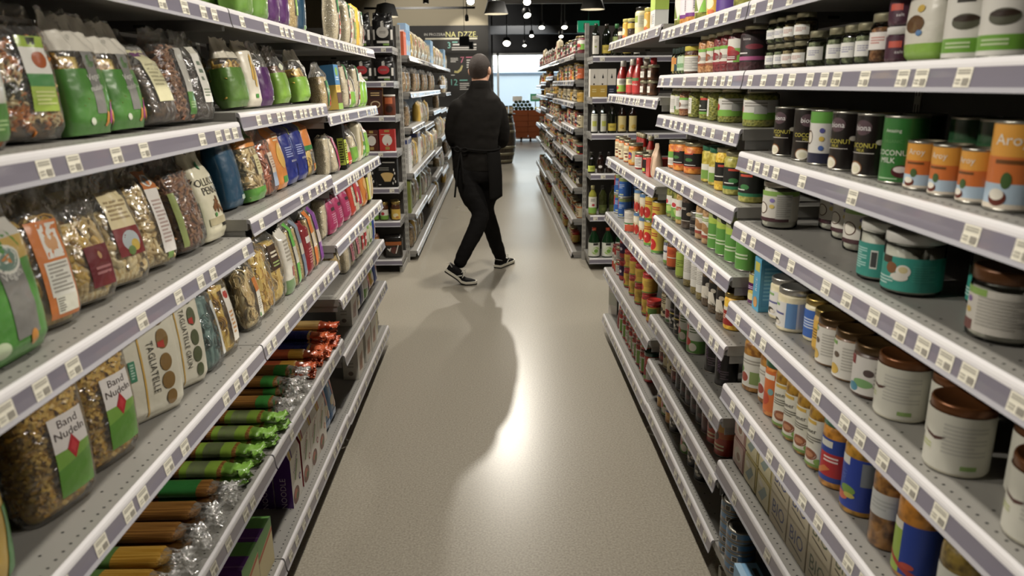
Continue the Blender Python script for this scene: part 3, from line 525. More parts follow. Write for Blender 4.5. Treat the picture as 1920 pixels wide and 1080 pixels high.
# gable noodle boxes
def noodle_box(key, look, colr):
    w, d, h, t = .125, .06, .245, .175
    m = MB(); c = ink('#e4dfd4'); s = gl(colr)
    A = [(-w / 2, -d / 2), (w / 2, -d / 2), (w / 2, d / 2), (-w / 2, d / 2)]
    lo = [(x, y, 0) for x, y in A]; mid = [(x * 1.0, y, t) for x, y in A]; up = [(-w / 2, 0, h), (w / 2, 0, h)]
    V = lo + mid + up
    m.add(V, [(3, 2, 1, 0), (0, 1, 5, 4), (2, 3, 7, 6), (4, 5, 9, 8), (6, 7, 8, 9)], c, False)
    m.add(V, [(1, 2, 6, 5), (5, 6, 9), (3, 0, 4, 7), (7, 4, 8)], s, False)
    b = MB()
    F = lambda u, v, o: ((u - .5) * w, -d / 2 - o, v * t)
    art(b, F, w, t, [('d', .34, .16, .3, .17, '#7a4a30'), ('d', .3, .2, .16, .09, '#b8603a'), ('d', .42, .12, .12, .06, '#5a6a30'), ('p', [(.3, .5), (.38, .46), (.7, .8), (.62, .84)], '#86a860'), ('d', .8, .4, .09, .07, colr), ('d', .8, .4, .05, .04, '#e4dfd4'), ('t', 'NOODLE', .48, .82, .08, colr, 42)], cu=1, cv=1)
    RF = lambda u, v, o: ((u - .5) * w, -d / 2 + v * d / 2 - o, t + v * (h - t) + o * .4)
    art(b, RF, w, h - t, [('p', [(0, 0), (.12, 0), (.5, 1), (.3, 1)], '#e0b83a'), ('p', [(.16, 0), (.24, 0), (.66, 1), (.58, 1)], colr), ('p', [(0, .7), (.06, .7), (.2, 1), (0, 1)], '#b8cc50')], cu=1, cv=1)
    for sg in (1, -1):
        art(b, lambda u, v, o: (sg * (w / 2 + o), sg * (u - .5) * d, v * t), d, t, [('t', 'NOODLE', .5, .32, .11, '#e4d8e0', 90)], cu=1, cv=1)
    pro(key, 'noodle_box', 'box', look, [('carton', m.mesh(key), []), ('print', b.mesh(key + '_p'), [])], 'gable topped noodle boxes on the lowest pasta shelf', h, d, w)
noodle_box('nbp', 'gable topped noodle box, purple sides', '#5a2882'); noodle_box('nbr', 'gable topped noodle box, red sides', '#a8242e'); noodle_box('nbo', 'gable topped noodle box, orange sides', '#d8782a')
box('gpb', 'noodle_box', 'green and purple rice noodle box', 'boxes on the lowest pasta shelf', .13, .16, .15, '#7a3a9a', front=[('r', 0, 0, 1, 1, '#d8c890'), ('p', [(0, .6), (1, .8), (1, 1), (0, 1)], '#5f9a48'), ('p', [(0, .5), (1, .7), (1, .78), (0, .58)], '#c05a2a')], side=[('r', 0, 0, 1, 1, '#6a2a8a')], top=[('r', 0, 0, .5, 1, '#7a34a0'), ('r', .5, 0, 1, 1, '#7cc25a'), ('r', .12, 0, .15, 1, '#b88ac8')], cat='box')
SPG = 'spaghetti packs lying on the pasta rack'
S_b = cnt('#7a5226', '#a8783c', 300, 'straight'); S_g = cnt('#b8862c', '#dcae50', 300, 'straight'); S_p = cnt('#c09a58', '#e0c288', 300, 'straight')
spaghetti('orc', 'pale spaghetti pack with orange cap', SPG, S_p, [(.0, .06, '#d85a24')], '#d85a24', seed=1)
spaghetti('nvy', 'navy blue spaghetti pack', SPG, S_p, [(.02, .5, '#1f2a80'), (.18, .26, '#3a4ca8')], '#e06426', seed=2)
spaghetti('ora', 'spaghetti pack with orange red band', SPG, S_g, [(.25, .6, '#b8501e')], '#d8602a', seed=3)
spaghetti('gcp', 'brown spaghetti pack, green cap', SPG, S_b, [(.0, .22, '#3f9c38')], None, seed=4)
spaghetti('lmc', 'brown spaghetti pack, lime sleeve', SPG, S_b, [(.02, .45, '#9ac42e'), (.2, .38, '#a8b088'), (.5, .7, '#7a3a20')], '#7cb42c', seed=5)
spaghetti('gcb', 'brown spaghetti pack, dark green sleeve', SPG, S_b, [(.15, .5, '#2f8a3a')], None, seed=6)
spaghetti('brn', 'wholegrain spaghetti pack, clear end', SPG, S_b, [], None, seed=7)
spaghetti('ogd', 'golden spaghetti pack, green label', SPG, S_g, [(.42, .68, '#6f9c4a')], None, seed=8)
spaghetti('lml', 'spaghetti pack with pale lime label', SPG, S_b, [(.3, .6, '#b4c860'), (.7, .85, '#d8d0c8')], None, seed=9)
spaghetti('grc', 'spaghetti pack in bright green wrap', SPG, S_b, [(.0, .6, '#4fae34'), (.2, .26, '#d8e8c8')], '#4fae34', seed=10)
# ------------------------------------------------------------------ the jar aisle
GOLD = met('#a08a52'); PALEG = met('#b0ac92', .35); SILV = met('#b4b2ac', .35); BRLID = pmat('lid_brown', '#5e3c22', .35, .4)
HB = 'jars of dried herbs on the jar rack'
cg = lambda a, b, s=140, k='gran': cnt(a, b, s, k, .7)
def hl(c): return [('l', .2, .3, .8, .75, 3, c)]
for k_, f_, c_, lk in (('he1', cnt('#5a6448', '#9aa080', 160, 'mottle'), '#9a9ab8', 'small herb jar with blue lettered label'), ('he2', cnt('#7a6a4a', '#b0a078', 160, 'mottle'), '#c08a80', 'small herb jar with red lettered label')):
    jar(k_, 'herb_jar', lk, HB, .026, .078, f_, PALEG, (.2, .56, '#efeee8', .4, .66), hl(c_), lh=.014, nr=.72, sh=.72, clear=.68)
jar('heb', 'herb_jar', 'wide herb jar of brown spice', HB, .031, .09, cnt('#6a4028', '#a87a54', 160, 'mottle'), PALEG, (.28, .62, '#efe9e4', .4, .64), hl('#d08a80'), lh=.015, nr=.8, sh=.72, clear=.72)
jar('whl', 'spice_jar', 'dark jar with white lid', HB, .027, .085, cg('#3a2030', '#54303e'), '#e6e4e0', (.12, .72, '#4a2338'), [('r', .44, .5, .58, .8, '#d0503a'), ('t', 'salt', .56, .3, .14, '#e8e0e4')], lh=.018, nr=.9)
SPJ = 'small spice jars on the jar rack'
jar('spn', 'spice_jar', 'square spice jar, navy and orange label', SPJ, .022, .098, cnt('#8a7a50', '#b8a878', 200), '#22362e', (.14, .66, '#22424e'), [('r', .36, .5, .5, .96, '#e08a2c'), ('r', .5, .44, .7, .48, '#b8c0b8')], lh=.02, nr=.74, sh=.74, clear=.66)
jar('spo', 'spice_jar', 'spice jar with orange and yellow label', SPJ, .021, .1, cnt('#9a8a50', '#c8b878', 200), '#22362e', (.14, .66, '#d8b04a'), [('r', .36, .5, .64, .98, '#e08a2c')], lh=.02, nr=.74, sh=.74, clear=.7)
jar('spg', 'spice_jar', 'spice jar with pale green label', SPJ, .021, .1, cnt('#6a7a48', '#98a878', 200), '#22362e', (.14, .66, '#c8dcc0'), [('r', .4, .2, .6, .5, '#5fa05a')], lh=.02, nr=.74, sh=.74, clear=.7)
jar('yll', 'sauce_jar', 'wide dark jar with bright yellow lid', 'jars of sauce on the jar rack', .044, .098, cg('#3a2014', '#5a3420'), '#d8c82e', (.1, .66, '#e8d848'), [('r', .36, 0, .7, .96, '#efece4'), ('l', .4, .1, .66, .85, 7, '#b0aca4')], lh=.016, nr=.94)
JM = 'jars of jam and beetroot on the jar rack'
def veg_ops(col, band='#7fbe3c', dk='#6a2a1c'): return [('r', 0, .82, 1, 1, band), ('d', .42, .45, .1, .22, col), ('p', [(.36, .6), (.4, .55), (.42, .9), (.38, .92)], dk), ('r', 0, 0, 1, .14, col), ('l', .46, .3, .7, .5, 3, '#9a948c')]
jar('crl', 'bean_jar', 'jar of brown beans, green banded label', JM, .034, .135, cg('#9a6038', '#cc9a68', 110), PALEG, (.2, .64, '#e8e2d4'), veg_ops('#a85c34'), lh=.014, nr=.76, sh=.8)
jar('rdl', 'bean_jar', 'jar of red beans, green banded label', JM, .034, .135, cg('#5a1a20', '#8a3238', 110), PALEG, (.2, .64, '#e8e2d4'), veg_ops('#a02c38'), lh=.014, nr=.76, sh=.8)
jar('rdb', 'bean_jar', 'large jar of red beets, white label', JM, .042, .14, cg('#4a1420', '#6a222e', 90), PALEG, (.22, .76, '#e9e6da'), [('r', .52, 0, .7, .6, '#7fbe3c'), ('d', .44, .5, .1, .2, '#c8322c'), ('d', .5, .38, .09, .14, '#a8222c'), ('r', .3, .08, .56, .3, '#8a1c28'), ('l', .34, .12, .54, .26, 2, '#f0e8e4')], lh=.014, nr=.72, sh=.78)
jar('bet', 'bean_jar', 'dark beetroot jar with pink band', JM, .045, .142, cg('#3a1a22', '#4e2630', 90), PALEG, (.2, .8, '#33262a'), [('r', 0, .06, 1, .2, '#c05a94'), ('d', .58, .55, .09, .1, '#8a2c3c'), ('t', 'biona', .5, .84, .1, '#d8d0d0'), ('l', .4, .26, .52, .36, 1, '#e8e0e0')], lh=.014, nr=.72, sh=.8)
BX = 'cocoa and drink tubs on the top jar shelves'
can('cho', 'cocoa_can', 'tall white tub with bowl picture', BX, .042, .19, '#e6e3da', [('w', .0, .06, '#eceae2'), ('w', .06, .24, '#72b02c'), ('w', .8, 1, '#5fa032'), ('d', .56, .44, .08, .1, '#5a5a48'), ('d', .56, .48, .075, .04, '#3a2c22'), ('r', .5, .68, .6, .98, '#3a3832'), ('l', .45, .1, .6, .2, 2, '#c8dca8')])
bag('chp', 'cocoa_pouch', 'white pouch with green base', BX, .1, .06, .19, .9, None, '#e3dfd2', seed=80, wr=.003, topd=.2, wraps=[(.03, .24, '#8cbc3a')], ops=[('d', .5, .5, .26, .12, '#6a4a2c'), ('d', .66, .38, .08, .04, '#5a8ac0'), ('d', .62, .7, .1, .05, '#d8b448')])
PJ = 'jars of peas and olives on the jar rack'
PEA = cg('#5a6420', '#9a9a48', 110); OLV = cg('#6a7430', '#b0b070', 80); 
jar('olw', 'olive_jar', 'olive jar with tall white label', PJ, .032, .128, OLV, PALEG, (.08, .72, '#e6e2dc', .3, .72), [('l', .3, .2, .8, .8, 8, '#b8b4ac')], lh=.014, nr=.74, sh=.76)
jar('olg', 'olive_jar', 'olive jar with green and white label', PJ, .036, .125, OLV, PALEG, (.22, .7, '#d8d6ce'), [('p', [(.3, .3), (.42, .95), (.34, 1), (.24, .8)], '#86b840'), ('r', .36, 0, .5, .25, '#3f8a40'), ('l', .52, .2, .7, .85, 7, '#a0a09a')], lh=.014, nr=.76, sh=.8)
jar('brb', 'bean_jar', 'jar of brown lentils, white label', PJ, .034, .13, cg('#7a4a2c', '#a87850', 120), PALEG, (.2, .66, '#e6e2da'), veg_ops('#8a5030'), lh=.014, nr=.76, sh=.8)
jar('pea', 'pea_jar', 'tall jar of peas, narrow white label', PJ, .034, .135, PEA, PALEG, (.14, .68, '#e9e6dc', .28, .5), [('l', .15, .1, .85, .9, 9, '#b8b4a8')], lh=.014, nr=.78, sh=.8)
jar('pbl', 'pea_jar', 'jar of peas with black label', PJ, .031, .128, PEA, PALEG, (.18, .7, '#23261f'), [('r', 0, 0, 1, .14, '#7ab83a'), ('r', .46, .86, .7, 1, '#d8482c'), ('d', .44, .5, .05, .08, '#c8ccc0'), ('l', .38, .2, .6, .3, 1, '#e8e8e0')], lh=.014, nr=.78, sh=.8)
jar('peb', 'pea_jar', 'large jar of peas, green based label', PJ, .046, .135, PEA, PALEG, (.2, .72, '#dad8d2'), [('r', 0, 0, 1, .36, '#7cba34'), ('d', .39, .5, .035, .2, '#c8323a'), ('l', .46, .62, .7, .9, 2, '#98948c'), ('r', .58, .3, .7, .7, '#b8b8b4')], lh=.014, nr=.74, sh=.8)
PK = 'jars of pickles and peppers on the jar rack'
jar('pep', 'pepper_jar', 'wide jar of orange peppers, black label', PK, .047, .118, cg('#c4621c', '#e89a3c', 60, 'mottle'), PALEG, (.2, .66, '#1e1c18'), [('r', 0, .0, 1, .1, '#d85a2c'), ('r', .4, .92, .56, 1, '#d8482c'), ('d', .5, .55, .06, .12, '#3f7a3a'), ('l', .42, .14, .6, .24, 1, '#e8e4dc')], lh=.014, nr=.9, sh=.86)
jar('pew', 'pepper_jar', 'jar of orange peppers, green topped label', PK, .038, .112, cg('#c4621c', '#e89a3c', 60, 'mottle'), PALEG, (.12, .6, '#e6e4d8'), [('r', 0, .55, 1, 1, '#72b03c'), ('l', .36, .1, .64, .4, 3, '#b0a89c')], lh=.014, nr=.88, sh=.84)
jar('pgl', 'pickle_jar', 'jar of yellow peppers with green lid', PK, .038, .125, cg('#a8962c', '#d8c860', 50, 'mottle'), '#1f6a4a', (.1, .5, '#e4e2d2'), [('r', .4, 0, .6, .6, '#7aa83a')], lh=.016, nr=.9, sh=.84)
jar('cor', 'corn_jar', 'jar of sweetcorn, black and yellow label', PK, .034, .135, cg('#d8a81c', '#f0d050', 110), PALEG, (.16, .66, '#1f1f1b'), [('r', 0, .0, 1, .14, '#e0b42c'), ('r', .5, .8, .66, .9, '#d8482c'), ('l', .42, .3, .6, .4, 1, '#e8e4dc')], lh=.014, nr=.8, sh=.78)
jar('cob', 'corn_jar', 'wide pickle jar, black and green label', PK, .04, .132, cg('#8a8a34', '#c0b860', 70), PALEG, (.14, .64, '#1e201b'), [('r', 0, 0, 1, .14, '#2f8a5c'), ('r', .48, .84, .64, .94, '#d8482c'), ('d', .55, .4, .06, .12, '#3f8a48'), ('l', .42, .22, .56, .32, 1, '#e8e4dc')], lh=.014, nr=.82, sh=.78)
jar('pkg', 'pickle_jar', 'large gherkin jar, green and white label', PK, .043, .145, cg('#4a5018', '#8a8c40', 45, 'mottle'), PALEG, (.12, .62, '#e2e0d6'), [('r', 0, 0, 1, .5, '#6fa63a'), ('d', .46, .66, .05, .12, '#c8323a'), ('p', [(.5, .1), (.66, .2), (.6, .5), (.46, .4)], '#b8d068')], lh=.014, nr=.78, sh=.78)
jar('skj', 'pickle_jar', 'slim jar with teal lid, white label', PK, .028, .14, cg('#9a7a3c', '#c8a868', 70), '#2ba088', (.14, .68, '#e4e0d4'), [('d', .5, .55, .16, .12, '#c86a4a'), ('r', 0, 0, 1, .15, '#7aa848')], lh=.014, nr=.8)
jar('drk', 'olive_jar', 'tall jar of black olives', PK, .036, .15, cg('#2a2018', '#4a3a2a', 60), GOLD, (.2, .66, '#1f1c18'), [('d', .62, .4, .05, .1, '#c8b088'), ('l', .38, .6, .56, .74, 2, '#c8c0b4'), ('r', 0, 0, 1, .05, '#b8b0a4')], lh=.014, nr=.84, sh=.8)
jar('sml', 'olive_jar', 'short dark olive jar', PK, .03, .085, cg('#2a2420', '#4e4438', 60), SILV, (.2, .66, '#2a2622'), [('l', .4, .3, .6, .6, 2, '#9a948c')], lh=.013, nr=.88)
jar('msh', 'mushroom_jar', 'jar of mushrooms, gold lid, white label', PK, .032, .14, cg('#7a5a34', '#b89468', 60), GOLD, (.16, .68, '#e2dcce'), [('d', .44, .5, .1, .2, '#b88a58'), ('d', .56, .36, .1, .16, '#a87848'), ('r', 0, 0, 1, .14, '#a84838'), ('l', .36, .76, .64, .92, 2, '#8ab04a')], lh=.015, nr=.86)
can('asp', 'asparagus_jar', 'tall asparagus jar, lime and green label', PK, .036, .15, '#a8b070', [('w', .0, .58, '#5ea23c'), ('p', [(.3, .58), (.7, .58), (.7, .66), (.3, .76)], '#b4d03c'), ('d', .56, .78, .07, .09, '#2f3428'), ('r', .36, .84, .48, .96, '#e6e4dc'), ('l', .38, .2, .6, .34, 2, '#cfe0b8')], top='#9a8c58')
VG = 'jars of relish and vegetables on the jar rack'
jar('nvj', 'relish_jar', 'jar with navy and white label', VG, .029, .125, cg('#5a6038', '#8a9058'), '#2a3a5a', (.1, .78, '#e4e2da'), [('r', .2, .5, .8, 1, '#28345c'), ('d', .5, .72, .12, .14, '#d8d8dc'), ('r', .3, 0, .7, .12, '#7aa83c')], nr=.88)
jar('orj', 'relish_jar', 'dark jar with orange label', VG, .033, .125, cg('#3a2418', '#5a4030'), GOLD, (.1, .74, '#d8621c'), [('l', .4, .4, .62, .5, 1, '#f2e4d4'), ('d', .5, .75, .09, .14, '#c04a14')], lh=.015, nr=.9)
jar('grj', 'relish_jar', 'slim jar with lime label', VG, .029, .125, cg('#6a6a34', '#9a9a58'), SILV, (.1, .82, '#a4bc3c'), [('l', .35, .35, .65, .7, 4, '#6a7a2c')], nr=.9)
jar('wlt', 'relish_jar', 'tall jar with slanted white label', VG, .031, .145, cg('#5a5028', '#8a7a44'), met('#6a6a60'), (.2, .8, '#dedbd2'), [('l', .34, .3, .66, .86, 8, '#aaa69c')], nr=.88)
jar('dlj', 'relish_jar', 'dark jar, black and cream label', VG, .033, .14, cg('#3a2c1c', '#5e4a30'), pmat('lid_black', '#201e1c', .3), (.22, .74, '#23211e'), [('p', [(.3, 0), (.62, 0), (.56, .6), (.3, .5)], '#ddd6c6'), ('d', .56, .66, .05, .1, '#b8b0a0')], nr=.88)
jar('ylc', 'corn_jar', 'yellow corn jar, dark red label', VG, .035, .12, cg('#d89a1c', '#f0c84a', 70), GOLD, (.14, .62, '#a8281e', .3, .62), [('r', 0, .8, 1, 1, '#e8e0c8'), ('l', .2, .3, .8, .6, 3, '#e8c8a8')], nr=.9)
DC = 'dark cans on the jar rack'
can('dkc', 'bean_can', 'tall black can with small pictures', DC, .037, .118, '#1d1a18', [('d', .46, .3, .04, .06, '#d8d4cc'), ('d', .56, .36, .04, .06, '#c8c0b4'), ('d', .5, .2, .04, .05, '#b0a898'), ('t', 'biona', .5, .72, .12, '#b8a8c0'), ('l', .4, .5, .6, .6, 1, '#d8c048')], top='#8c8462')
can('dkm', 'bean_can', 'dark maroon can', DC, .036, .118, '#241518', [('l', .4, .5, .6, .7, 2, '#7a6a70'), ('d', .52, .28, .06, .08, '#5a2a34')], top='#6a6454')
jar('crm', 'bean_jar', 'jar with cream label and dark print', DC, .034, .125, cg('#5a4a30', '#8a7850'), '#4a3c34', (.05, .82, '#dccfa4'), [('l', .36, .55, .64, .9, 4, '#6a5a48'), ('d', .46, .3, .06, .1, '#3a2c24'), ('d', .56, .2, .05, .08, '#4a3a2c')], nr=.92)
can('rwc', 'tomato_can', 'white can with red berry picture', 'cans of vegetables on the jar rack', .035, .11, '#ddd6c8', [('d', .48, .36, .1, .18, '#b8222c'), ('w', 0, .12, '#4a7a3a')])
can('mel', 'melon_can', 'wide white and green can', 'cans of vegetables on the jar rack', .042, .122, '#d8d8ce', [('w', 0, .42, '#5a9234'), ('p', [(.34, .3), (.42, .25), (.44, .9), (.38, .95)], '#c8322a'), ('d', .42, .36, .07, .14, '#c8382c'), ('d', .38, .72, .04, .06, '#5f9a44'), ('l', .46, .66, .62, .92, 3, '#6a7a5a'), ('d', .52, .2, .06, .14, '#dcd4c0')])
can('dkb', 'bean_can', 'black can of beans, purple lettering', DC, .037, .118, '#1c1818', [('t', 'biona', .46, .66, .16, '#6a4a72', 90), ('l', .5, .2, .62, .5, 4, '#5a4c54')], top='#8c8462')
can('bbn', 'bean_can', 'bean jar with sky blue lid', 'cans of vegetables on the jar rack', .035, .12, '#6a2018', [('w', .4, .68, '#e4dcc0'), ('l', .34, .44, .66, .64, 3, '#8a4a3a'), ('d', .44, .2, .05, .08, '#a83a28'), ('d', .56, .16, .05, .08, '#a83a28'), ('w', .68, .84, '#5a3a20'), ('w', .84, 1, '#6a9ac8')], top='#7aa4cc', lid='#6f9cc6')
can('ccn', 'corn_can', 'corn can with sky blue lid', 'cans of vegetables on the jar rack', .035, .12, '#e8e0c8', [('w', 0, .42, '#d8962c'), ('w', .84, 1, '#6a9ac8'), ('d', .44, .3, .06, .09, '#f0c04a'), ('d', .54, .2, .06, .09, '#e8b03a'), ('w', .42, .48, '#3a5aa8'), ('l', .36, .55, .64, .76, 3, '#8a8a80')], lid='#6f9cc6')
can('crc', 'bean_can', 'cream can with black cup pictures', 'cans of vegetables on the jar rack', .036, .12, '#d6c996', [('l', .36, .7, .66, .9, 3, '#6a5a3a'), ('d', .44, .45, .045, .08, '#2a2420'), ('d', .58, .3, .045, .08, '#2a2420'), ('w', .0, .08, '#8a7a4c')], top='#6a6454')
can('mgc', 'bean_can', 'dark red can at bay end', 'cans of vegetables on the jar rack', .034, .118, '#5e1e22', [('l', .4, .5, .6, .8, 4, '#9a7a70')], top='#8c8878')
can('oyc', 'soup_can', 'orange and yellow can, black lid', 'cans of vegetables on the jar rack', .037, .14, '#e0a02c', [('w', 0, .45, '#c83a1e'), ('w', .45, .62, '#d8682a'), ('d', .46, .5, .06, .12, '#5a2a1a'), ('l', .4, .1, .6, .3, 2, '#f0d8a8')], lid='#1d1b1a')
jar('rdg', 'sauce_jar', 'red sauce jar with dark green lid', 'jars of sauce on the jar rack', .038, .15, cg('#a01c18', '#c83a2c', 60, 'mottle'), '#1c4a3c', (.1, .6, '#b8262a'), [('r', .5, 0, .62, 1, '#e6e2d8'), ('r', .36, 0, .5, .25, '#7aa83c')], lh=.018, nr=.92)
TU = 'blue tuna tins stacked on the lowest jar shelf'
can('tun', 'tuna_tin', 'flat tuna tin with blue label', TU, .043, .035, '#5a8ab8', [('w', .1, .42, '#8a7a6c'), ('r', .5, .2, .57, .85, '#d8d4c8'), ('r', .51, .26, .56, .78, '#4a4238')], top='#8a867c', inset=.003)
box('tub', 'tuna_carton', 'sky blue tuna carton', TU, .13, .09, .075, '#7fb4dc', front=[('d', .3, .5, .08, .16, '#d8d0b8'), ('r', .5, .3, .9, .7, '#5a8ec0')], top=[('r', .0, .7, 1, 1, '#3a4a5a'), ('r', .2, .45, .8, .6, '#4a4a44'), ('r', 0, 0, 1, .2, '#a8d0ee')], side=[('r', .2, .2, .8, .8, '#3a4a66')])
CO = 'coconut milk cans on the jar rack'
can('blk_can', 'coconut_can', 'black can lettered biona COCONUT MILK', CO, .036, .12, '#1c1613', [('d', .5, .8, .085, .13, '#5a444c'), ('t', 'biona', .5, .8, .1, '#eceaea'), ('t', 'COCONUT', .5, .5, .08, '#d8cc3a'), ('t', 'MILK', .5, .415, .055, '#d8cc3a'), ('r', .38, .365, .62, .375, '#e8e0d8'), ('d', .46, .11, .075, .12, '#8a5a2c'), ('d', .46, .1, .065, .105, '#e9e4d2'), ('d', .47, .09, .04, .06, '#dcd6b8'), ('d', .66, .56, .035, .045, '#dcd4c4'), ('r', .78, .1, .86, .9, '#2c2623'), ('l', .79, .15, .85, .85, 14, '#8a8480'), ('r', .88, .1, .9, .2, '#8ab83a')], top='#aaa27a')
can('wgn', 'coconut_can', 'white can with green top band', CO, .036, .12, '#dcdad4', [('w', .78, 1, '#62a83a'), ('w', 0, .2, '#2a2c44'), ('d', .45, .5, .05, .14, '#5a3020'), ('d', .46, .5, .035, .11, '#e8e0d0'), ('d', .6, .64, .025, .05, '#5a5aa0'), ('d', .6, .48, .025, .05, '#d8b83a'), ('d', .6, .3, .025, .05, '#4a6ab0')], top='#9a988c')
can('gcm', 'coconut_can', 'green can lettered COCONUT MILK', CO, .037, .12, '#2f7c30', [('t', 'Amazing', .49, .8, .055, '#e8ece0'), ('t', 'ORGANIC', .49, .64, .05, '#5f9a58'), ('t', 'COCONUT', .5, .46, .085, '#e8eee0'), ('t', 'MILK', .47, .34, .085, '#e8eee0'), ('d', .58, .17, .07, .1, '#5a2228'), ('d', .575, .2, .05, .05, '#ece4e0'), ('r', .4, .04, .56, .06, '#a8cca0')], top='#7c8a78')
can('gcd', 'coconut_can', 'plain dark green can', CO, .037, .12, '#20482a', [('l', .3, .3, .7, .7, 6, '#2c5a36')], top='#5a6258')
def oops(H): return [('w', .3, .62, '#e0751c'), ('w', 0, .3, '#b8d0e4'), ('t', 'Aroy', .5, .8, .13, '#f6efe0'), ('l', .42, .5, .58, .6, 1, '#7a4a1c'), ('d', .5, .34, .03, .1, '#4a6a34'), ('w', 0, .06, '#e8dcc8'), ('d', .46, .13, .055, .1 , '#6a2c1c'), ('d', .455, .17, .045, .07, '#efe9da')]
can('orc_can', 'coconut_can', 'small orange beach can', CO, .029, .082, '#f0a61e', oops(.08), top='#b0a890')
can('ort', 'coconut_can', 'tall orange beach can', CO, .036, .125, '#f0a61e', oops(.12), top='#b0a890')
CJ = 'jars of coconut oil on the jar rack'
WHC = cnt('#dcd8ca', '#eae6da', 40, 'mottle', .3)
jar('whj', 'coconut_jar', 'wide coconut jar, green banded label', CJ, .045, .122, WHC, met('#aaa59a'), (.16, .8, '#d6d2c8'), [('r', .25, .84, .85, 1, '#86b04a'), ('d', .45, .42, .065, .2, '#5a3a28'), ('d', .45, .42, .055, .17, '#e6e0d2'), ('r', .3, 0, .72, .12, '#4a2a30'), ('d', .56, .7, .025, .07, '#8a7ab8'), ('d', .56, .5, .025, .07, '#d8c058'), ('r', .6, .1, .74, .9, '#c4c2ba'), ('l', .61, .15, .73, .85, 10, '#a8a69e')], lh=.014, nr=.93, sh=.88, clear=.84)
jar('tls', 'coconut_jar', 'white lidded jar, teal label with barcode', CJ, .042, .115, WHC, '#d8d6ce', (.08, .64, '#2f9a8c'), [('l', .38, .2, .54, .85, 9, '#a8d8d0'), ('r', .57, .25, .62, .8, '#e6e4dc'), ('r', .575, .3, .615, .75, '#4a4a4a')], lh=.018, nr=.92, sh=.86, clear=.86)
jar('tel', 'coconut_jar', 'wide white lidded jar, teal coconut label', CJ, .05, .112, WHC, '#d8d6d0', (.08, .62, '#2a9c8c'), [('r', .36, .78, .44, 1, '#4a3a2a'), ('d', .44, .66, .035, .17, '#8a5a34'), ('d', .51, .6, .04, .19, '#e8e4da'), ('d', .51, .64, .025, .1, '#d8c890'), ('d', .49, .42, .05, .12, '#e4dfd4'), ('l', .34, .12, .46, .4, 3, '#b8dcd4'), ('l', .56, .3, .68, .8, 7, '#3cae9c')], lh=.018, nr=.94, sh=.86, clear=.86)
jar('brl', 'coconut_jar', 'white jar with wide brown lid', CJ, .05, .108, WHC, BRLID, (.12, .72, '#d4cfc4'), [('r', .3, .84, .5, 1, '#8ab04c'), ('r', .32, 0, .44, .24, '#7a4a44'), ('d', .4, .7, .022, .07, '#8a6aa8'), ('d', .4, .45, .022, .07, '#d8b84a'), ('l', .46, .15, .7, .85, 9, '#b4b0a6')], lh=.02, nr=.93, sh=.86, clear=.8)
SPD = 'jars of spread on the jar rack'
can('yec', 'spread_can', 'small yellow and purple can', SPD, .031, .09, '#5c1e5e', [('w', .72, 1, '#d8cc6a'), ('d', .5, .3, .12, .18, '#e0c84a'), ('d', .48, .24, .09, .12, '#efe2a0'), ('l', .38, .5, .6, .62, 2, '#d8b8d8')], top='#b0a05a', lid='#b8a860')
box('blx', 'rice_milk_carton', 'upright sky blue carton', SPD, .05, .07, .145, '#4aa6ce', front=[('r', .15, .75, .85, .92, '#c8c03a'), ('t', 'RICE', .5, .5, .09, '#e4f0f4', 90), ('d', .5, .16, .3, .1, '#d89a4a')], side=[('r', .1, .1, .9, .9, '#3a94be'), ('l', .15, .2, .85, .85, 9, '#6fb8d4')], cat='carton')
jar('wbj', 'spread_jar', 'pale spread jar, blue edged label', SPD, .042, .11, cnt('#d8ceaa', '#e8e0c4', 30, 'mottle', .4), SILV, (.1, .68, '#e8e6e2'), [('r', .56, 0, .66, 1, '#6a9ad0'), ('r', .68, 0, .76, 1, '#d8d6ce'), ('r', .36, .82, .48, .92, '#8ab86a'), ('l', .38, .45, .54, .6, 1, '#6a6aa0'), ('d', .44, .2, .05, .12, '#4a4438'), ('d', .47, .16, .035, .08, '#e0d8c8')], lh=.015, nr=.9, sh=.82)
jar('blj', 'spread_jar', 'spread jar with royal blue label', SPD, .036, .105, cnt('#d8ceaa', '#e8e0c4', 30, 'mottle', .4), GOLD, (.1, .74, '#3a6ac0'), [('l', .36, .3, .64, .7, 4, '#c8d4ea')], lh=.015, nr=.9)
jar('yej', 'spread_jar', 'spread jar with yellow label', SPD, .036, .1, cnt('#b08a4a', '#d0b070', 30, 'mottle', .4), GOLD, (.1, .74, '#e0b030'), [('l', .36, .3, .64, .7, 4, '#8a6a20')], lh=.015, nr=.9)
jar('nut', 'spread_jar', 'white labelled nut butter, gold brown lid', SPD, .04, .108, cnt('#6a4a2c', '#8a6a44', 30, 'mottle', .4), pmat('lid_dark_gold', '#4e3a20', .3, .6), (.06, .8, '#dedad0'), [('d', .44, .6, .035, .08, '#6a5a4a'), ('l', .5, .2, .66, .85, 8, '#b8b4aa'), ('d', .42, .2, .06, .14, '#d8b03a'), ('r', .34, .86, .44, .96, '#7aa850')], lh=.015, nr=.92)
jar('nuw', 'spread_jar', 'dark spread jar, white picture label', SPD, .042, .108, cnt('#3a2418', '#54382a', 30, 'mottle', .4), pmat('lid_dark_gold', '#4e3a20', .3, .6), (.08, .78, '#d6d2cc'), [('d', .52, .6, .04, .1, '#5a4a48'), ('d', .48, .3, .08, .12, '#7aa868'), ('d', .4, .15, .05, .12, '#4a8aa0'), ('r', .34, .75, .4, 1, '#8a2a2c'), ('l', .56, .2, .7, .8, 6, '#aeaaa4')], lh=.016, nr=.92)
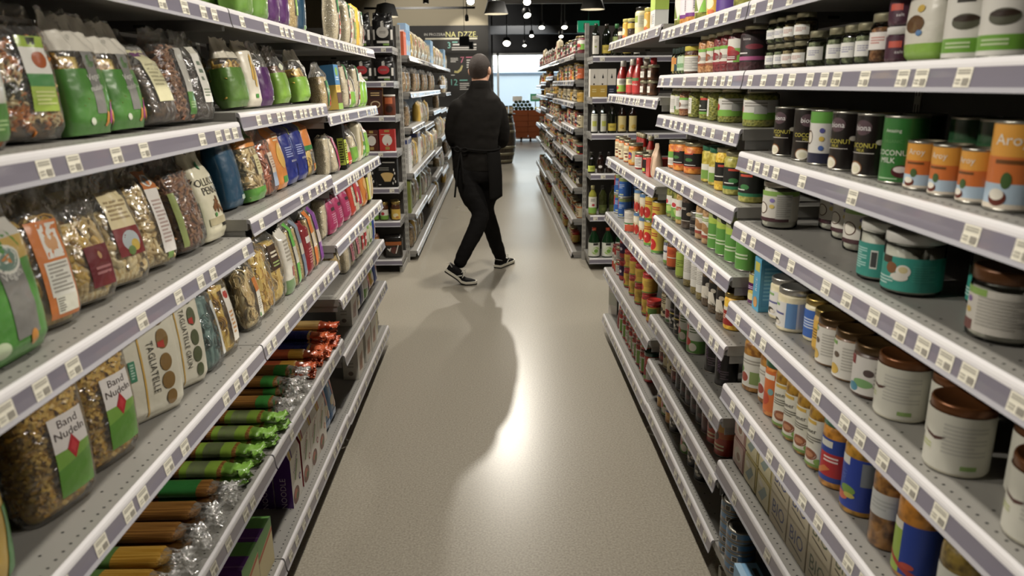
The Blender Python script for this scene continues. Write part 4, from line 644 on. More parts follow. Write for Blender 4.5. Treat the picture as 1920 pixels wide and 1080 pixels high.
jar('whb', 'spread_jar', 'wide white jar with copper lid', SPD, .047, .118, cnt('#d0ccb8', '#dedaca', 30, 'mottle', .4), pmat('lid_copper', '#6e4426', .32, .5), (.06, .86, '#d2d0c2'), [('p', [(.36, .62), (.4, .54), (.46, .5), (.5, .54), (.52, .6), (.5, .57), (.46, .53), (.41, .57)], '#5a3a34'), ('l', .5, .3, .72, .85, 8, '#bcbab0'), ('r', .6, .08, .68, .16, '#8aac5c'), ('l', .36, .3, .44, .42, 2, '#b8c07a')], lh=.018, nr=.93, sh=.86)
NB = 'jars of peanut and vegetable spread on the jar rack'
jar('pbj', 'spread_jar', 'wide jar of roasted chickpeas', NB, .043, .165, cg('#7a4e20', '#b08038', 50, 'mottle'), GOLD, (.1, .66, '#dcdacf'), [('d', .42, .3, .08, .2, '#e8e4dc'), ('d', .42, .28, .06, .15, '#a84a38'), ('d', .37, .5, .04, .1, '#5a8a34'), ('r', .5, .1, .7, .5, '#8aa05a'), ('l', .38, .7, .62, .88, 2, '#a8a498')], lh=.016, nr=.86, sh=.84)
jar('ogj', 'spread_jar', 'slim orange jar with green lid', NB, .033, .155, cg('#b05a1c', '#d88a3c', 50, 'mottle'), '#1c5c3a', (.1, .82, '#dc6f1e'), [('r', .36, .8, .6, .92, '#e8e4d8'), ('d', .46, .3, .09, .16, '#c84a24'), ('d', .56, .5, .04, .08, '#7aa8a8')], lh=.018, nr=.92)
jar('pbn', 'spread_jar', 'slim spread jar, white pretzel label', NB, .033, .17, cg('#6a4a1c', '#a8802c', 50, 'mottle'), GOLD, (.06, .72, '#dfdccb'), [('d', .5, .25, .13, .16, '#e6e2d6'), ('d', .5, .24, .1, .12, '#9a5a38'), ('d', .5, .24, .06, .06, '#c88a60'), ('r', .4, .9, .56, .97, '#d8b03a'), ('t', 'mmer', .48, .72, .1, '#4a463c', 8), ('l', .38, .48, .62, .64, 3, '#7a766a'), ('r', .3, .0, .7, .06, '#7a9a44'), ('d', .62, .12, .05, .07, '#8ab04a')], lh=.016, nr=.88, sh=.84)
jar('grd', 'spread_jar', 'green lidded jar, red and blue label', NB, .038, .165, cg('#8a5a1c', '#c88a34', 45, 'mottle'), '#157048', (.1, .7, '#2c4aa0'), [('r', .42, .12, .66, .66, '#c02428'), ('r', .42, .8, .56, .95, '#d8d8cc'), ('l', .48, .44, .62, .6, 2, '#eed8d0'), ('p', [(.36, .14), (.42, .1), (.56, .3), (.5, .36)], '#d87a34')], lh=.022, nr=.92)
jar('gbl', 'spread_jar', 'green lidded jar, all blue label', NB, .041, .175, cg('#7a5a1c', '#b8862c', 45, 'mottle'), '#157048', (.08, .72, '#2844a8'), [('r', .4, .84, .5, 1, '#d8d8d0'), ('r', .6, .5, .74, .95, '#8a929c'), ('d', .5, .36, .07, .09, '#7aa03c'), ('d', .43, .2, .08, .08, '#d86a4a'), ('d', .52, .26, .05, .05, '#c8b84a'), ('t', 'ART', .46, .62, .09, '#5a78d0', 80)], lh=.022, nr=.92)
jar('mus_jar', 'mushroom_jar', 'jar of brown mushrooms, pale band', NB, .034, .17, cg('#5a3a1a', '#9a6c34', 45, 'mottle'), GOLD, (.4, .68, '#c6c8c6'), [('l', .4, .25, .62, .75, 3, '#b2b4b2')], lh=.016, nr=.88, sh=.84)
jar('gb2', 'spread_jar', 'green lidded jar, lime and blue label', NB, .04, .178, cg('#8a5a1c', '#b87a2c', 45, 'mottle'), '#157048', (.06, .62, '#2444a4'), [('r', .36, .0, .5, .9, '#9ab838'), ('r', .36, .84, .5, 1, '#ddd8cc'), ('p', [(.34, .3), (.6, 0), (.7, 0), (.36, .36)], '#b83a28'), ('d', .56, .2, .05, .06, '#c84a34')], lh=.02, nr=.92)
jar('grp', 'mushroom_jar', 'jar of olives and mushrooms, white label', NB, .04, .165, cg('#4a3a18', '#8a7434', 45, 'mottle'), GOLD, (.1, .66, '#d2d2c6'), [('d', .58, .4, .08, .2, '#c8b04a'), ('l', .38, .3, .5, .8, 6, '#b0aea2')], lh=.016, nr=.88)
TI = 'flat packs and boxes on the second jar shelf'
box('pkt', 'fish_tin', 'rounded pale pink tin', TI, .1, .05, .085, '#c89a90', front=[('r', .08, .08, .92, .92, '#d8b8ae'), ('d', .5, .5, .3, .26, '#e0d8c8'), ('d', .55, .45, .16, .14, '#a8826a')], bev=.012, cat='tin')
box('gdt', 'fish_tin', 'rounded gold tin with grey fish', TI, .105, .05, .085, '#cfc07c', front=[('r', .08, .08, .92, .92, '#d8d0a4'), ('p', [(.2, .3), (.5, .2), (.8, .6), (.6, .75)], '#8aa09c'), ('d', .35, .7, .16, .1, '#e6e2d2')], bev=.012, cat='tin')
box('bio', 'fish_box', 'beige box lettered BIO', TI, .115, .05, .085, '#b8ac90', front=[('r', .03, .04, .97, .96, '#cdc2a4'), ('t', 'BIO', .5, .62, .42, '#3a4a8a'), ('p', [(.15, .3), (.85, .2), (.85, .24), (.5, .3), (.15, .34)], '#4a4034')], top=[('r', .02, .04, .98, .96, '#5a5244')])
box('big', 'fish_box', 'beige box lettered BIO in green', TI, .115, .05, .085, '#b8ac90', front=[('r', .03, .04, .97, .96, '#cdc2a4'), ('t', 'BIO', .5, .62, .42, '#4a5a3c'), ('p', [(.15, .3), (.85, .2), (.85, .24), (.5, .3), (.15, .34)], '#4a4034')], top=[('r', .02, .04, .98, .96, '#5a5244')])
# last bay of the jar aisle
SA = 'sauces on the last jar bay'
KP = [(.031, .002), (.033, .008), (.034, .07), (.032, .1), (.024, .125), (.015, .15), (.0135, .165), (.0135, .175)]
KETC = cnt('#8a1612', '#a82018', 30, 'mottle', .8)
def kops(a, b): return [('r', .3, .0, .7, .5, a), ('d', .42, .3, .08, .14, '#c8322a'), ('l', .5, .6, .7, .85, 3, '#8a8478'), ('r', .3, .9, .7, 1, b)]
bottle('ket', 'ketchup_bottle', 'ketchup bottle with lime collar', SA, KP, KETC, '#d4d0c6', .03, (.06, .46, '#e6e2d4'), kops('#a4c83c', '#e6e2d4'))
bottle('kec', 'ketchup_bottle', 'slim ketchup bottle with cream cap', SA, KP, KETC, '#d8d2c0', .034, (.06, .48, '#eadcae'), kops('#d84034', '#4a7a3a'))
bottle('ker', 'ketchup_bottle', 'slim ketchup bottle with red cap', SA, KP, KETC, '#c0282a', .034, (.06, .48, '#cc2f2c'), [('r', .34, .75, .66, .95, '#4a8a4c'), ('t', 'Ketchup', .52, .52, .14, '#f0e4dc')])
bottle('sau', 'sauce_bottle', 'small red sauce bottle', SA, [(.022, .0), (.024, .006), (.024, .075), (.014, .105), (.012, .125), (.013, .135)], KETC, '#b8ac88', .018, (.12, .5, '#e0d4b0'), [('l', .35, .3, .65, .7, 2, '#8a7a5c')])
jar('smj', 'jam_jar', 'little jam jar with square white label', SA, .026, .068, cg('#3a2010', '#5a3418', 60, 'mottle'), PALEG, (.2, .62, '#e8e4da', .36, .58), [('l', .2, .3, .8, .7, 2, '#a8a498')], lh=.012, nr=.92)
jar('rcj', 'relish_jar', 'tall orange jar with cream label', SA, .034, .12, cg('#a8481c', '#d0803c', 60, 'mottle'), PALEG, (.08, .76, '#e2d4ac'), [('r', .44, .4, .56, .5, '#5a2a20'), ('d', .52, .25, .05, .06, '#8a3a24'), ('l', .38, .6, .6, .8, 2, '#a88a5c')], lh=.014, nr=.88)
jar('orc_jar', 'relish_jar', 'wide relish jar with purple sun label', SA, .038, .115, cg('#b85a1c', '#d88a34', 60, 'mottle'), PALEG, (.1, .7, '#d8a23c'), [('d', .46, .55, .1, .3, '#5a3a7a'), ('d', .46, .5, .05, .14, '#d84a34'), ('r', .54, .1, .72, .9, '#dccf9a')], lh=.014, nr=.9)
jar('rdj', 'relish_jar', 'red relish jar with barcode label', SA, .034, .085, cg('#9a1e18', '#c43a2c', 60, 'mottle'), PALEG, (.1, .74, '#a8221c'), [('r', .4, .0, .62, .95, '#e2ddd2'), ('l', .43, .1, .6, .85, 7, '#8a8680')], lh=.013, nr=.9)
jar('bkj', 'relish_jar', 'red relish jar with black label', SA, .034, .09, cg('#9a1e18', '#c43a2c', 60, 'mottle'), PALEG, (.1, .74, '#221a18'), [('r', .44, .05, .56, .3, '#b8c83a'), ('r', .34, .2, .42, .95, '#a8b86a')], lh=.013, nr=.9)
bag('poi', 'snack_pouch', 'pointed cream pouch', SA, .075, .05, .155, .6, None, '#d8b89a', seed=90, wr=.003, topd=.1, ops=[('d', .5, .45, .16, .2, '#c89a7c'), ('r', .1, .02, .3, .2, '#8a3a24')])
box('rbx', 'sauce_box', 'plain bright red box', SA, .075, .11, .082, '#cf3426', mk=gl)
CT = 'cans of tomatoes on the last jar bay'
can('blc', 'bean_can', 'blue bean can with chilli picture', CT, .037, .115, '#2f66b8', [('w', .84, 1, '#8a9a5a'), ('p', [(.42, .45), (.48, .42), (.5, .95), (.44, .98)], '#b82a2a'), ('r', .52, .1, .64, .18, '#c8d4a8'), ('l', .5, .45, .66, .7, 3, '#a8c4e8'), ('w', 0, .05, '#d8dcd8')])
can('whc', 'tomato_can', 'white can, tomato at base', CT, .036, .112, '#dcd6cc', [('w', .36, .42, '#4a8a44'), ('r', .44, 0, .72, .32, '#d84a2c'), ('d', .56, .2, .07, .16, '#e0603a'), ('l', .36, .6, .64, .9, 4, '#b8b2a8')])
can('tmc', 'tomato_can', 'cream can with plum tomatoes', CT, .035, .115, '#e0cfa4', [('w', .86, 1, '#5a86b8'), ('d', .42, .25, .05, .25, '#c22c22'), ('d', .52, .22, .05, .24, '#cc3426'), ('d', .61, .25, .05, .25, '#b8281e'), ('p', [(.34, .6), (.62, .5), (.62, .8), (.34, .85)], '#efe6cc')])
can('tmy', 'tomato_can', 'yellow can with big red tomato', CT, .037, .118, '#dcb92c', [('w', 0, .1, '#5f9a3a'), ('d', .5, .34, .1, .24, '#c4221c'), ('d', .47, .38, .03, .06, '#e8a090'), ('l', .4, .66, .62, .84, 2, '#b84a2c'), ('r', .62, .1, .72, .9, '#e8cc4a')])
RS = 'jars of tomato sauce on the last jar bay'
RED = cg('#8a1a14', '#b83228', 60, 'mottle')
jar('rwj', 'sauce_jar', 'tomato sauce jar, tall white label', RS, .034, .15, RED, '#8a1f1c', (.1, .7, '#e2dfd6'), [('r', .36, 0, .52, .4, '#c43a2c'), ('r', .5, .1, .66, .5, '#7aa03c'), ('l', .4, .6, .6, .85, 3, '#7a7670')], lh=.014, nr=.84, sh=.8)
jar('ppj', 'sauce_jar', 'tomato jar with purple label', RS, .034, .13, RED, '#7a1a1c', (.1, .66, '#35204a'), [('d', .48, .55, .05, .12, '#d8d0dc'), ('r', .36, 0, .62, .2, '#b83a2c')], lh=.014, nr=.88)
jar('ylj', 'sauce_jar', 'tomato jar, yellow label, red lid', RS, .037, .105, RED, '#c8201e', (.1, .78, '#d8b030'), [('d', .42, .35, .06, .22, '#b8281e'), ('w', 0, .08, '#6a9a3a'), ('l', .5, .4, .66, .8, 4, '#b8962c')], lh=.014, nr=.88, sh=.84)
jar('rlj', 'sauce_jar', 'jar with raised scarlet lid', RS, .036, .11, RED, '#e0302a', (.1, .72, '#d8b030'), [('d', .44, .4, .07, .22, '#b8281e'), ('r', .5, .5, .7, .9, '#6a9a3a')], lh=.02, nr=.9)
jar('gwj', 'sauce_jar', 'cherry tomato jar, white green label', RS, .034, .125, RED, '#7a1a18', (.1, .7, '#e2dfd4'), [('r', .52, .0, .66, .9, '#7cae3a'), ('d', .44, .16, .05, .12, '#c83a2a'), ('l', .36, .5, .5, .85, 4, '#8a867c'), ('d', .4, .3, .03, .07, '#b8302a')], lh=.014, nr=.86)
bottle('rpo', 'ketchup_bottle', 'upturned plain red sauce bottle', RS, [(.03, 0), (.034, .01), (.034, .04), (.027, .1), (.018, .14), (.012, .15)], gl('#a4201a'), '#c22a22', .012)
TP = 'jars and boxes on the top jar shelf'
jar('dkj', 'spread_jar', 'small dark jar with cream collar', TP, .028, .078, cg('#2c2018', '#4a3828'), '#2a2622', (.45, .7, '#d8d0bc'), [], lh=.016, nr=.9)
jar('yeb', 'spread_jar', 'yellow labelled jar, yellow lid', TP, .028, .11, cg('#c88a1c', '#e8b440', 50), '#dcd06a', (.08, .74, '#e8b428'), [('d', .46, .5, .1, .24, '#f2e6b8'), ('d', .5, .14, .08, .1, '#d86a2c')], lh=.016, nr=.88)
jar('ylo', 'spread_jar', 'slim jar, yellow lid, dark contents', TP, .026, .1, cg('#2c2018', '#4a3828'), '#dcd47a', (.5, .76, '#e8c83a'), [], lh=.016, nr=.88)
jar('may', 'mayonnaise_jar', 'mayonnaise jar with black lid', TP, .036, .135, cnt('#e6d898', '#f2e8ba', 30, 'mottle', .5), '#22201e', (.3, .72, '#e4e0c0', .3, .7), [('r', .3, .4, .62, .95, '#a4b43c'), ('l', .68, .2, .95, .9, 5, '#c8c4a4')], lh=.015, nr=.82, sh=.8)
box('whx', 'mayonnaise_box', 'white box with lime top', TP, .1, .06, .15, '#e6e8e4', front=[('r', 0, .55, 1, 1, '#c4e05a'), ('d', .3, .3, .14, .14, '#d8c8a8'), ('l', .5, .15, .85, .45, 5, '#b8bcc4')], side=[('r', 0, .55, 1, 1, '#b8d84a')])
jar('plj', 'pickle_jar', 'tall jar with purple banded label', TP, .042, .155, cg('#a86a2c', '#d09a54', 60), '#7a2a86', (.18, .86, '#e2d4da'), [('w', 0, .12, '#742a80'), ('w', .92, 1, '#742a80'), ('r', .38, .66, .52, .86, '#86b03a'), ('r', .55, .2, .64, .8, '#c8c0c8'), ('l', .56, .24, .63, .76, 9, '#4a4a4a')], lh=.015, nr=.86)
jar('pkj', 'pickle_jar', 'pickle jar with green leaf label', TP, .038, .15, cg('#5a5a20', '#98984a', 50, 'mottle'), PALEG, (.2, .8, '#dcd8ca'), [('p', [(.5, 0), (.62, 0), (.6, .6)], '#8ac83c'), ('p', [(.36, .05), (.5, .05), (.42, .6)], '#7a8a3a')], lh=.015, nr=.86)
jar('prj', 'pickle_jar', 'wide jar with violet label', TP, .046, .14, cg('#7a8a5a', '#b0b088', 50, 'mottle'), PALEG, (.05, .7, '#5a3a8a'), [('l', .4, .4, .6, .7, 3, '#b8a8d0')], lh=.015, nr=.88)
# shelf -> (product, along the aisle, setback line, lean back, turn, deep, high)
ROWS = {
 'L1.2': [('dkg',1.935,0.7,10,0,1,1),('brf',1.807,0.7,9,0,2,1),('lbl',1.668,0.685,16,0,1,1),('grn',1.535,0.7,9,0,1,1),('grn',1.396,0.7,6,0,1,1),('tri',1.242,0.714,4,14,2,1),('brf',1.083,0.7,0,0,1,1)],
 'L1.3': [('vol',1.925,0.7,12,0,1,1),('bpn',1.792,0.7,14,0,2,1),('pen',1.62,0.711,12,14,2,1),('far',1.481,0.711,12,14,2,1),('shl',1.345,0.711,10,14,2,1),('orn',1.212,0.71,8,14,2,1),('grl',1.056,0.685,6,0,1,1)],
 'L1.4': [('yne',1.933,0.7,8,0,1,1),('tea',1.823,0.7,8,0,1,1),('tgg',1.696,0.721,4,26,1,1),('tag',1.529,0.728,3,26,1,1),('bnd',1.33,0.712,3,12,1,1),('bnd',1.161,0.712,2,12,1,1),('ylr',0.911,0.7,0,0,1,1)],
 'L2.1': [('nav',2.967,0.7,0,0,2,1),('sed',2.845,0.7,0,0,1,1),('prp',2.722,0.7,0,0,1,1),('prp',2.599,0.7,0,0,1,1),('grg',2.468,0.7,0,0,1,1),('grg',2.313,0.7,0,0,2,1)],
 'L3.1': [('whg',4.25,0.7,0,0,1,1),('yel',4.14,0.7,0,0,2,1),('rcg',4.026,0.7,0,0,1,1),('ric',3.905,0.7,0,0,1,1),('ric',3.619,0.7,0,0,1,1)],
 'L2.2': [('lmp',2.958,0.7,8,0,1,1),('lim',2.673,0.7,8,0,2,1),('prp',2.459,0.7,6,0,1,1),('stp',2.335,0.7,8,0,1,1),('cgr',2.209,0.7,8,0,2,1)],
 'L3.2': [('lms',4.25,0.7,0,0,1,1),('ric',4.028,0.7,0,0,1,1),('lms',4.143,0.7,0,0,1,1),('rls',3.908,0.7,4,0,1,1),('ric',3.788,0.7,5,0,1,1),('blw',3.526,0.7,4,0,1,1),('riz',3.312,0.7,5,0,1,1)],
 'L2.3': [('blo',2.965,0.7,10,0,1,1),('blu',2.832,0.7,8,0,1,1),('blu',2.693,0.7,8,0,1,1),('crn',2.56,0.7,10,0,1,1),('rdp',2.431,0.7,10,0,2,1),('pgr',2.298,0.7,10,0,2,1),('dbl',2.167,0.725,10,0,1,1)],
 'L3.3': [('lms',4.25,0.7,6,0,1,1),('cry',4.01,0.7,0,0,1,1),('rll',4.13,0.7,5,0,1,1),('rls',3.897,0.7,8,0,1,1),('whr',3.732,0.7,14,0,1,1),('blk',3.602,0.7,4,0,1,1),('pnk',3.43,0.7,10,0,1,1),('rct',3.326,0.725,0,0,1,1)],
 'L2.4': [('drd',2.803,0.7,5,0,1,1),('pur',2.985,0.7,8,0,1,1),('org',2.897,0.7,8,0,1,1),('bgy',2.712,0.7,8,0,1,1),('gsp',2.624,0.7,7,0,1,1),('wgp',2.533,0.7,6,0,1,1),('nlb',2.418,0.7,8,0,1,1),('nst',2.279,0.7,6,0,2,1),('mix',2.151,0.7,8,0,1,1)],
 'L3.4': [('cry',4.25,0.7,0,0,1,1),('orp',4.081,0.7,5,0,1,1),('bkn',4.168,0.7,6,0,1,1),('pkq',3.964,0.7,12,0,1,1),('rwh',3.857,0.7,8,0,1,1),('rdt',3.755,0.7,8,0,1,1),('mag',3.605,0.7,10,0,1,1),('mag',3.429,0.7,10,0,1,1),('mag',3.282,0.7,8,0,1,1),('rct',3.175,0.725,0,0,1,1)],
 'L3.5': [('bwb',4.255,0.7,0,0,1,1),('gwh',4.062,0.7,0,0,1,1),('gwh',4.159,0.7,0,0,1,1),('wre',3.969,0.7,0,0,1,1),('wre',3.878,0.7,0,0,1,1),('pkp',3.787,0.7,8,0,1,1),('pkp',3.632,0.7,8,0,1,1),('rct',3.503,0.7,5,0,1,1),('rbg',3.377,0.715,12,0,1,1)],
 'L3.6': [('gwb',3.908,0.7,0,0,1,1),('bwb',4.255,0.7,6,0,1,1),('drb',4.025,0.7,12,0,1,1),('ylb',4.146,0.7,10,0,1,1),('blb',3.79,0.7,4,0,1,1),('mus',3.667,0.7,4,0,1,1),('wbx',3.522,0.7,0,0,1,1)],
 'L3.7': [('mub',4.235,0.7,6,0,1,1),('crb',4.095,0.7,0,0,1,1),('wbx',3.942,0.685,0,0,1,1),('wbx',3.756,0.685,0,0,1,1),('wbx',3.523,0.685,0,0,1,1)],
 'L2.6': [('bbg',2.97,0.7,6,0,1,1),('bbg',2.853,0.7,6,0,1,1),('nbo',2.73,0.7,0,0,2,1),('nbr',2.603,0.7,0,0,2,1),('nbr',2.476,0.7,0,0,2,1),('nbp',2.333,0.7,0,0,2,1)],
 'L1.6': [('gpb',1.92,0.685,0,0,1,1),('gpb',1.788,0.685,0,0,1,1)],
 'R3.1': [('dkj',4.441,0.7,0,0,1,1),('yeb',4.284,0.7,0,0,1,1),('ylo',4.125,0.7,0,0,1,1),('may',3.914,0.7,0,0,1,1),('yeb',3.674,0.7,0,0,1,1),('whx',3.487,0.7,0,0,1,1)],
 'R3.2': [('ket',4.431,0.7,0,0,2,1),('kec',4.121,0.7,0,0,2,1),('ker',3.938,0.7,0,0,2,1),('smj',3.722,0.7,0,0,1,2),('smj',3.545,0.7,0,0,1,2)],
 'R3.3': [('sau',4.443,0.815,0,0,1,1),('sau',4.335,0.815,0,0,1,1),('sau',4.389,0.815,0,0,1,1),('sau',4.28,0.815,0,0,1,1),('sau',4.088,0.815,0,0,1,1),('rcj',4.434,0.7,0,0,1,1),('rcj',4.307,0.7,0,0,1,1),('rcj',4.133,0.7,0,0,1,1),('orc_jar',3.978,0.7,0,0,1,1),('rdj',3.791,0.7,0,0,1,1),('bkj',3.59,0.7,0,0,1,1),('poi',3.392,0.7,0,0,1,1),('rbx',3.471,0.7,0,0,1,1)],
 'R3.4': [('blc',4.431,0.7,0,0,1,2),('blc',4.271,0.7,0,0,2,2),('whc',3.85,0.665,0,0,1,1),('tmc',3.774,0.7,0,0,1,2),('tmc',3.629,0.7,0,0,1,2),('tmy',3.496,0.7,0,0,1,2),('tmy',3.328,0.7,0,0,1,2)],
 'R3.5': [('rwj',4.434,0.7,0,0,1,1),('rwj',4.362,0.7,0,0,1,1),('rdj',4.289,0.7,0,0,1,2),('ppj',4.167,0.7,0,0,1,2),('ylj',4.007,0.7,0,0,1,2),('ylj',3.845,0.7,0,0,1,2),('ylj',3.679,0.7,0,0,1,2),('ylj',3.486,0.7,0,0,1,2),('rlj',3.368,0.7,0,0,1,1)],
 'R3.6': [('rpo',4.189,0.7,0,0,1,1),('gwj',4.113,0.7,0,0,1,2),('gwj',4.005,0.7,0,0,1,2),('gwj',3.902,0.7,0,0,1,2),('gwj',3.804,0.7,0,0,1,2),('gwj',3.696,0.7,0,0,1,2),('gwj',3.593,0.7,0,0,1,2),('gwj',3.481,0.7,0,0,1,2),('rdg',3.371,0.7,0,0,1,1)],
 'R2.1': [('plj',2.971,0.7,0,0,1,1),('pkj',3.056,0.7,0,0,1,1),('plj',2.882,0.7,0,0,1,1),('pkj',2.751,0.7,0,0,1,1),('yeb',2.596,0.7,0,0,1,1),('prj',2.485,0.7,0,0,1,1),('pkj',2.307,0.7,0,0,1,1)],
 'R2.2': [('spn',3.025,0.7,0,0,1,1),('spo',3.073,0.7,0,0,1,1),('spg',2.978,0.7,0,0,1,1),('spg',2.931,0.7,0,0,1,1),('yll',2.862,0.7,0,0,1,1),('crl',2.671,0.7,0,0,1,1),('crl',2.574,0.7,0,0,1,1),('rdl',2.487,0.7,0,0,1,1),('rdl',2.415,0.7,0,0,1,1),('rdb',2.334,0.7,0,0,1,1),('bet',2.214,0.7,0,0,1,1)],
 'R1.2': [('he1',2.008,0.7,0,0,1,2),('he1',1.951,0.7,0,0,1,2),('he2',1.894,0.7,0,0,1,2),('he2',1.826,0.7,0,0,1,2),('he1',1.739,0.7,0,0,1,1),('he1',1.639,0.7,0,0,1,1),('he1',1.567,0.7,0,0,1,1),('he1',1.51,0.7,0,0,1,1),('heb',1.449,0.7,0,0,1,1),('whl',1.386,0.7,0,0,1,2),('chp',1.303,0.7,0,0,1,1),('cho',1.205,0.7,0,0,1,1),('cho',1.116,0.7,0,0,1,1)],
 'R2.3': [('olw',3.062,0.7,0,0,1,1),('olg',2.989,0.7,0,0,1,1),('brb',2.91,0.7,0,0,1,1),('pea',2.771,0.7,0,0,1,1),('pbl',2.62,0.7,0,0,1,1),('pea',2.523,0.7,0,0,1,1),('peb',2.396,0.7,0,0,2,1),('peb',2.151,0.7,0,0,1,1)],
 'R2.4': [('pew',3.056,0.7,0,0,1,1),('pep',2.966,0.7,0,0,2,1),('pep',2.854,0.715,0,0,1,1),('pgl',2.606,0.715,0,0,1,1),('pgl',2.516,0.715,0,0,1,1),('cor',2.393,0.7,0,0,1,1),('cob',2.297,0.7,0,0,1,1),('cob',2.144,0.7,0,0,1,1)],
 'R2.5': [('pkg',3.05,0.7,0,0,1,1),('pkg',2.96,0.7,0,0,1,1),('skj',2.884,0.7,0,0,1,1),('drk',2.792,0.7,0,0,2,1),('sml',2.664,0.7,0,0,1,1),('msh',2.59,0.7,0,0,1,1),('msh',2.503,0.7,0,0,1,1),('asp',2.43,0.7,0,0,1,1),('asp',2.337,0.7,0,0,1,1),('asp',2.239,0.7,0,0,1,1),('asp',2.133,0.7,0,0,1,1)],
 'R2.6': [('nvj',3.065,0.7,0,0,1,1),('orj',2.998,0.7,0,0,1,1),('grj',2.843,0.7,0,0,1,1),('wlt',2.72,0.7,0,0,1,1),('wlt',2.613,0.7,0,0,1,1),('wlt',2.535,0.7,0,0,1,1),('dlj',2.46,0.7,0,0,1,1),('dlj',2.378,0.7,0,0,1,1),('dlj',2.289,0.7,0,0,1,1),('ylc',2.205,0.7,0,0,1,1)],
 'R2.7': [('rwc',2.986,0.7,0,0,1,1),('crm',3.06,0.7,0,0,1,1),('dkc',2.909,0.7,0,0,1,1),('dkc',2.831,0.7,0,0,1,1),('mel',2.747,0.7,0,0,1,1),('mel',2.623,0.7,0,0,1,1),('dkb',2.428,0.715,0,0,1,1),('dkb',2.304,0.715,0,0,1,1)],
 'R2.8': [('bbn',3.058,0.7,0,0,1,1),('bbn',2.831,0.7,0,0,1,1),('crc',2.983,0.7,0,0,1,1),('crc',2.906,0.7,0,0,1,1),('dkb',2.754,0.7,0,0,1,1),('dkm',2.676,0.7,0,0,1,1),('dkm',2.6,0.7,0,0,1,1),('dkm',2.523,0.7,0,0,1,1),('dkm',2.446,0.7,0,0,1,1),('mgc',2.371,0.7,0,0,1,1),('oyc',2.296,0.7,0,0,1,1),('oyc',2.21,0.7,0,0,1,1)],
 'R2.9': [('ccn',3.058,0.7,0,0,1,1),('ccn',2.895,0.7,0,0,1,1),('mel',2.977,0.7,0,0,1,1),('dkc',2.818,0.7,0,0,1,1),('mel',2.629,0.7,0,0,1,1),('dkc',2.523,0.7,0,0,1,1),('dkc',2.42,0.7,0,0,1,1)],
 'R1.3': [('blk_can',1.902,0.7,0,0,1,1),('blk_can',1.776,0.7,0,60,1,1),('wgn',1.682,0.7,0,0,1,1),('blk_can',1.572,0.7,0,0,1,1),('blk_can',1.462,0.7,0,20,1,1),('gcm',1.357,0.7,0,0,1,1),('orc_can',1.27,0.7,0,0,1,1),('orc_can',1.195,0.7,0,0,1,1),('orc_can',1.118,0.7,0,10,1,1),('ort',1.049,0.7,0,0,1,1),('gcd',1.436,0.775,0,0,1,1),('gcd',1.279,0.775,0,0,1,1),('gcd',1.2,0.775,0,0,1,1)],
 'R1.4': [('whj',1.939,0.7,0,0,1,1),('whj',1.896,0.835,0,0,1,1),('whj',1.775,0.815,0,0,1,1),('whj',1.646,0.785,0,0,1,1),('tls',1.396,0.7,0,10,1,1),('whj',1.551,0.805,0,0,1,1),('tel',1.299,0.7,0,0,1,1),('tel',1.194,0.795,0,0,1,1),('brl',1.042,0.7,0,0,1,1)],
 'R1.5': [('yec',2.002,0.7,0,0,1,1),('blx',1.943,0.7,0,0,2,1),('wbj',1.873,0.715,0,0,1,1),('wbj',1.778,0.7,0,0,1,1),('blj',1.695,0.735,0,0,1,1),('yej',1.618,0.725,0,0,1,1),('nut',1.538,0.7,0,0,1,1),('nut',1.453,0.7,0,0,1,1),('nuw',1.366,0.7,0,0,1,1),('whb',1.272,0.7,0,0,1,1),('whb',1.174,0.745,0,0,1,1),('whb',1.075,0.685,0,0,1,1),('whb',0.976,0.755,0,0,1,1),('whb',0.877,0.685,0,0,1,1)],
 'R1.6': [('pbj',1.991,0.7,0,0,1,1),('pbj',1.9,0.715,0,0,1,1),('ogj',1.819,0.7,0,0,1,1),('pbn',1.748,0.7,0,0,1,1),('pbn',1.678,0.7,0,0,1,1),('pbn',1.607,0.7,0,0,1,1),('pbn',1.537,0.7,0,0,1,1),('grd',1.461,0.7,0,0,1,1),('gbl',1.357,0.7,0,0,1,1),('mus_jar',1.238,0.7,0,0,1,1),('gb2',1.147,0.7,0,0,1,1),('grp',1.016,0.7,0,0,1,1)],
 'R1.7': [('pkt',1.985,0.7,0,0,1,2),('gdt',1.881,0.7,0,0,1,2),('gdt',1.774,0.7,0,0,1,2),('bio',1.662,0.7,0,0,1,2),('bio',1.545,0.7,0,0,1,2),('big',1.427,0.7,0,0,1,2),('big',1.31,0.7,0,0,1,2)],
 'R1.8': [('tun',1.991,0.665,0,0,1,5),('tun',1.9,0.655,0,0,1,4),('tub',1.756,0.655,0,0,1,1)],
}
SPAG = [('orc',2.98,3),('orc',2.914,2),('nvy',2.848,3),('nvy',2.782,2),('ora',2.716,2),('ora',2.589,2),('gcp',2.467,3),('gcp',2.368,3),('gcp',2.27,2),('lmc',2.156,2),('lmc',2.046,2),('lmc',1.937,2),('lmc',1.828,2),('gcb',1.726,2),('brn',1.627,2),('brn',1.534,2),('ogd',1.443,2),('ogd',1.362,2),('lml',1.283,2),('grc',1.209,2),('grc',1.129,2)]
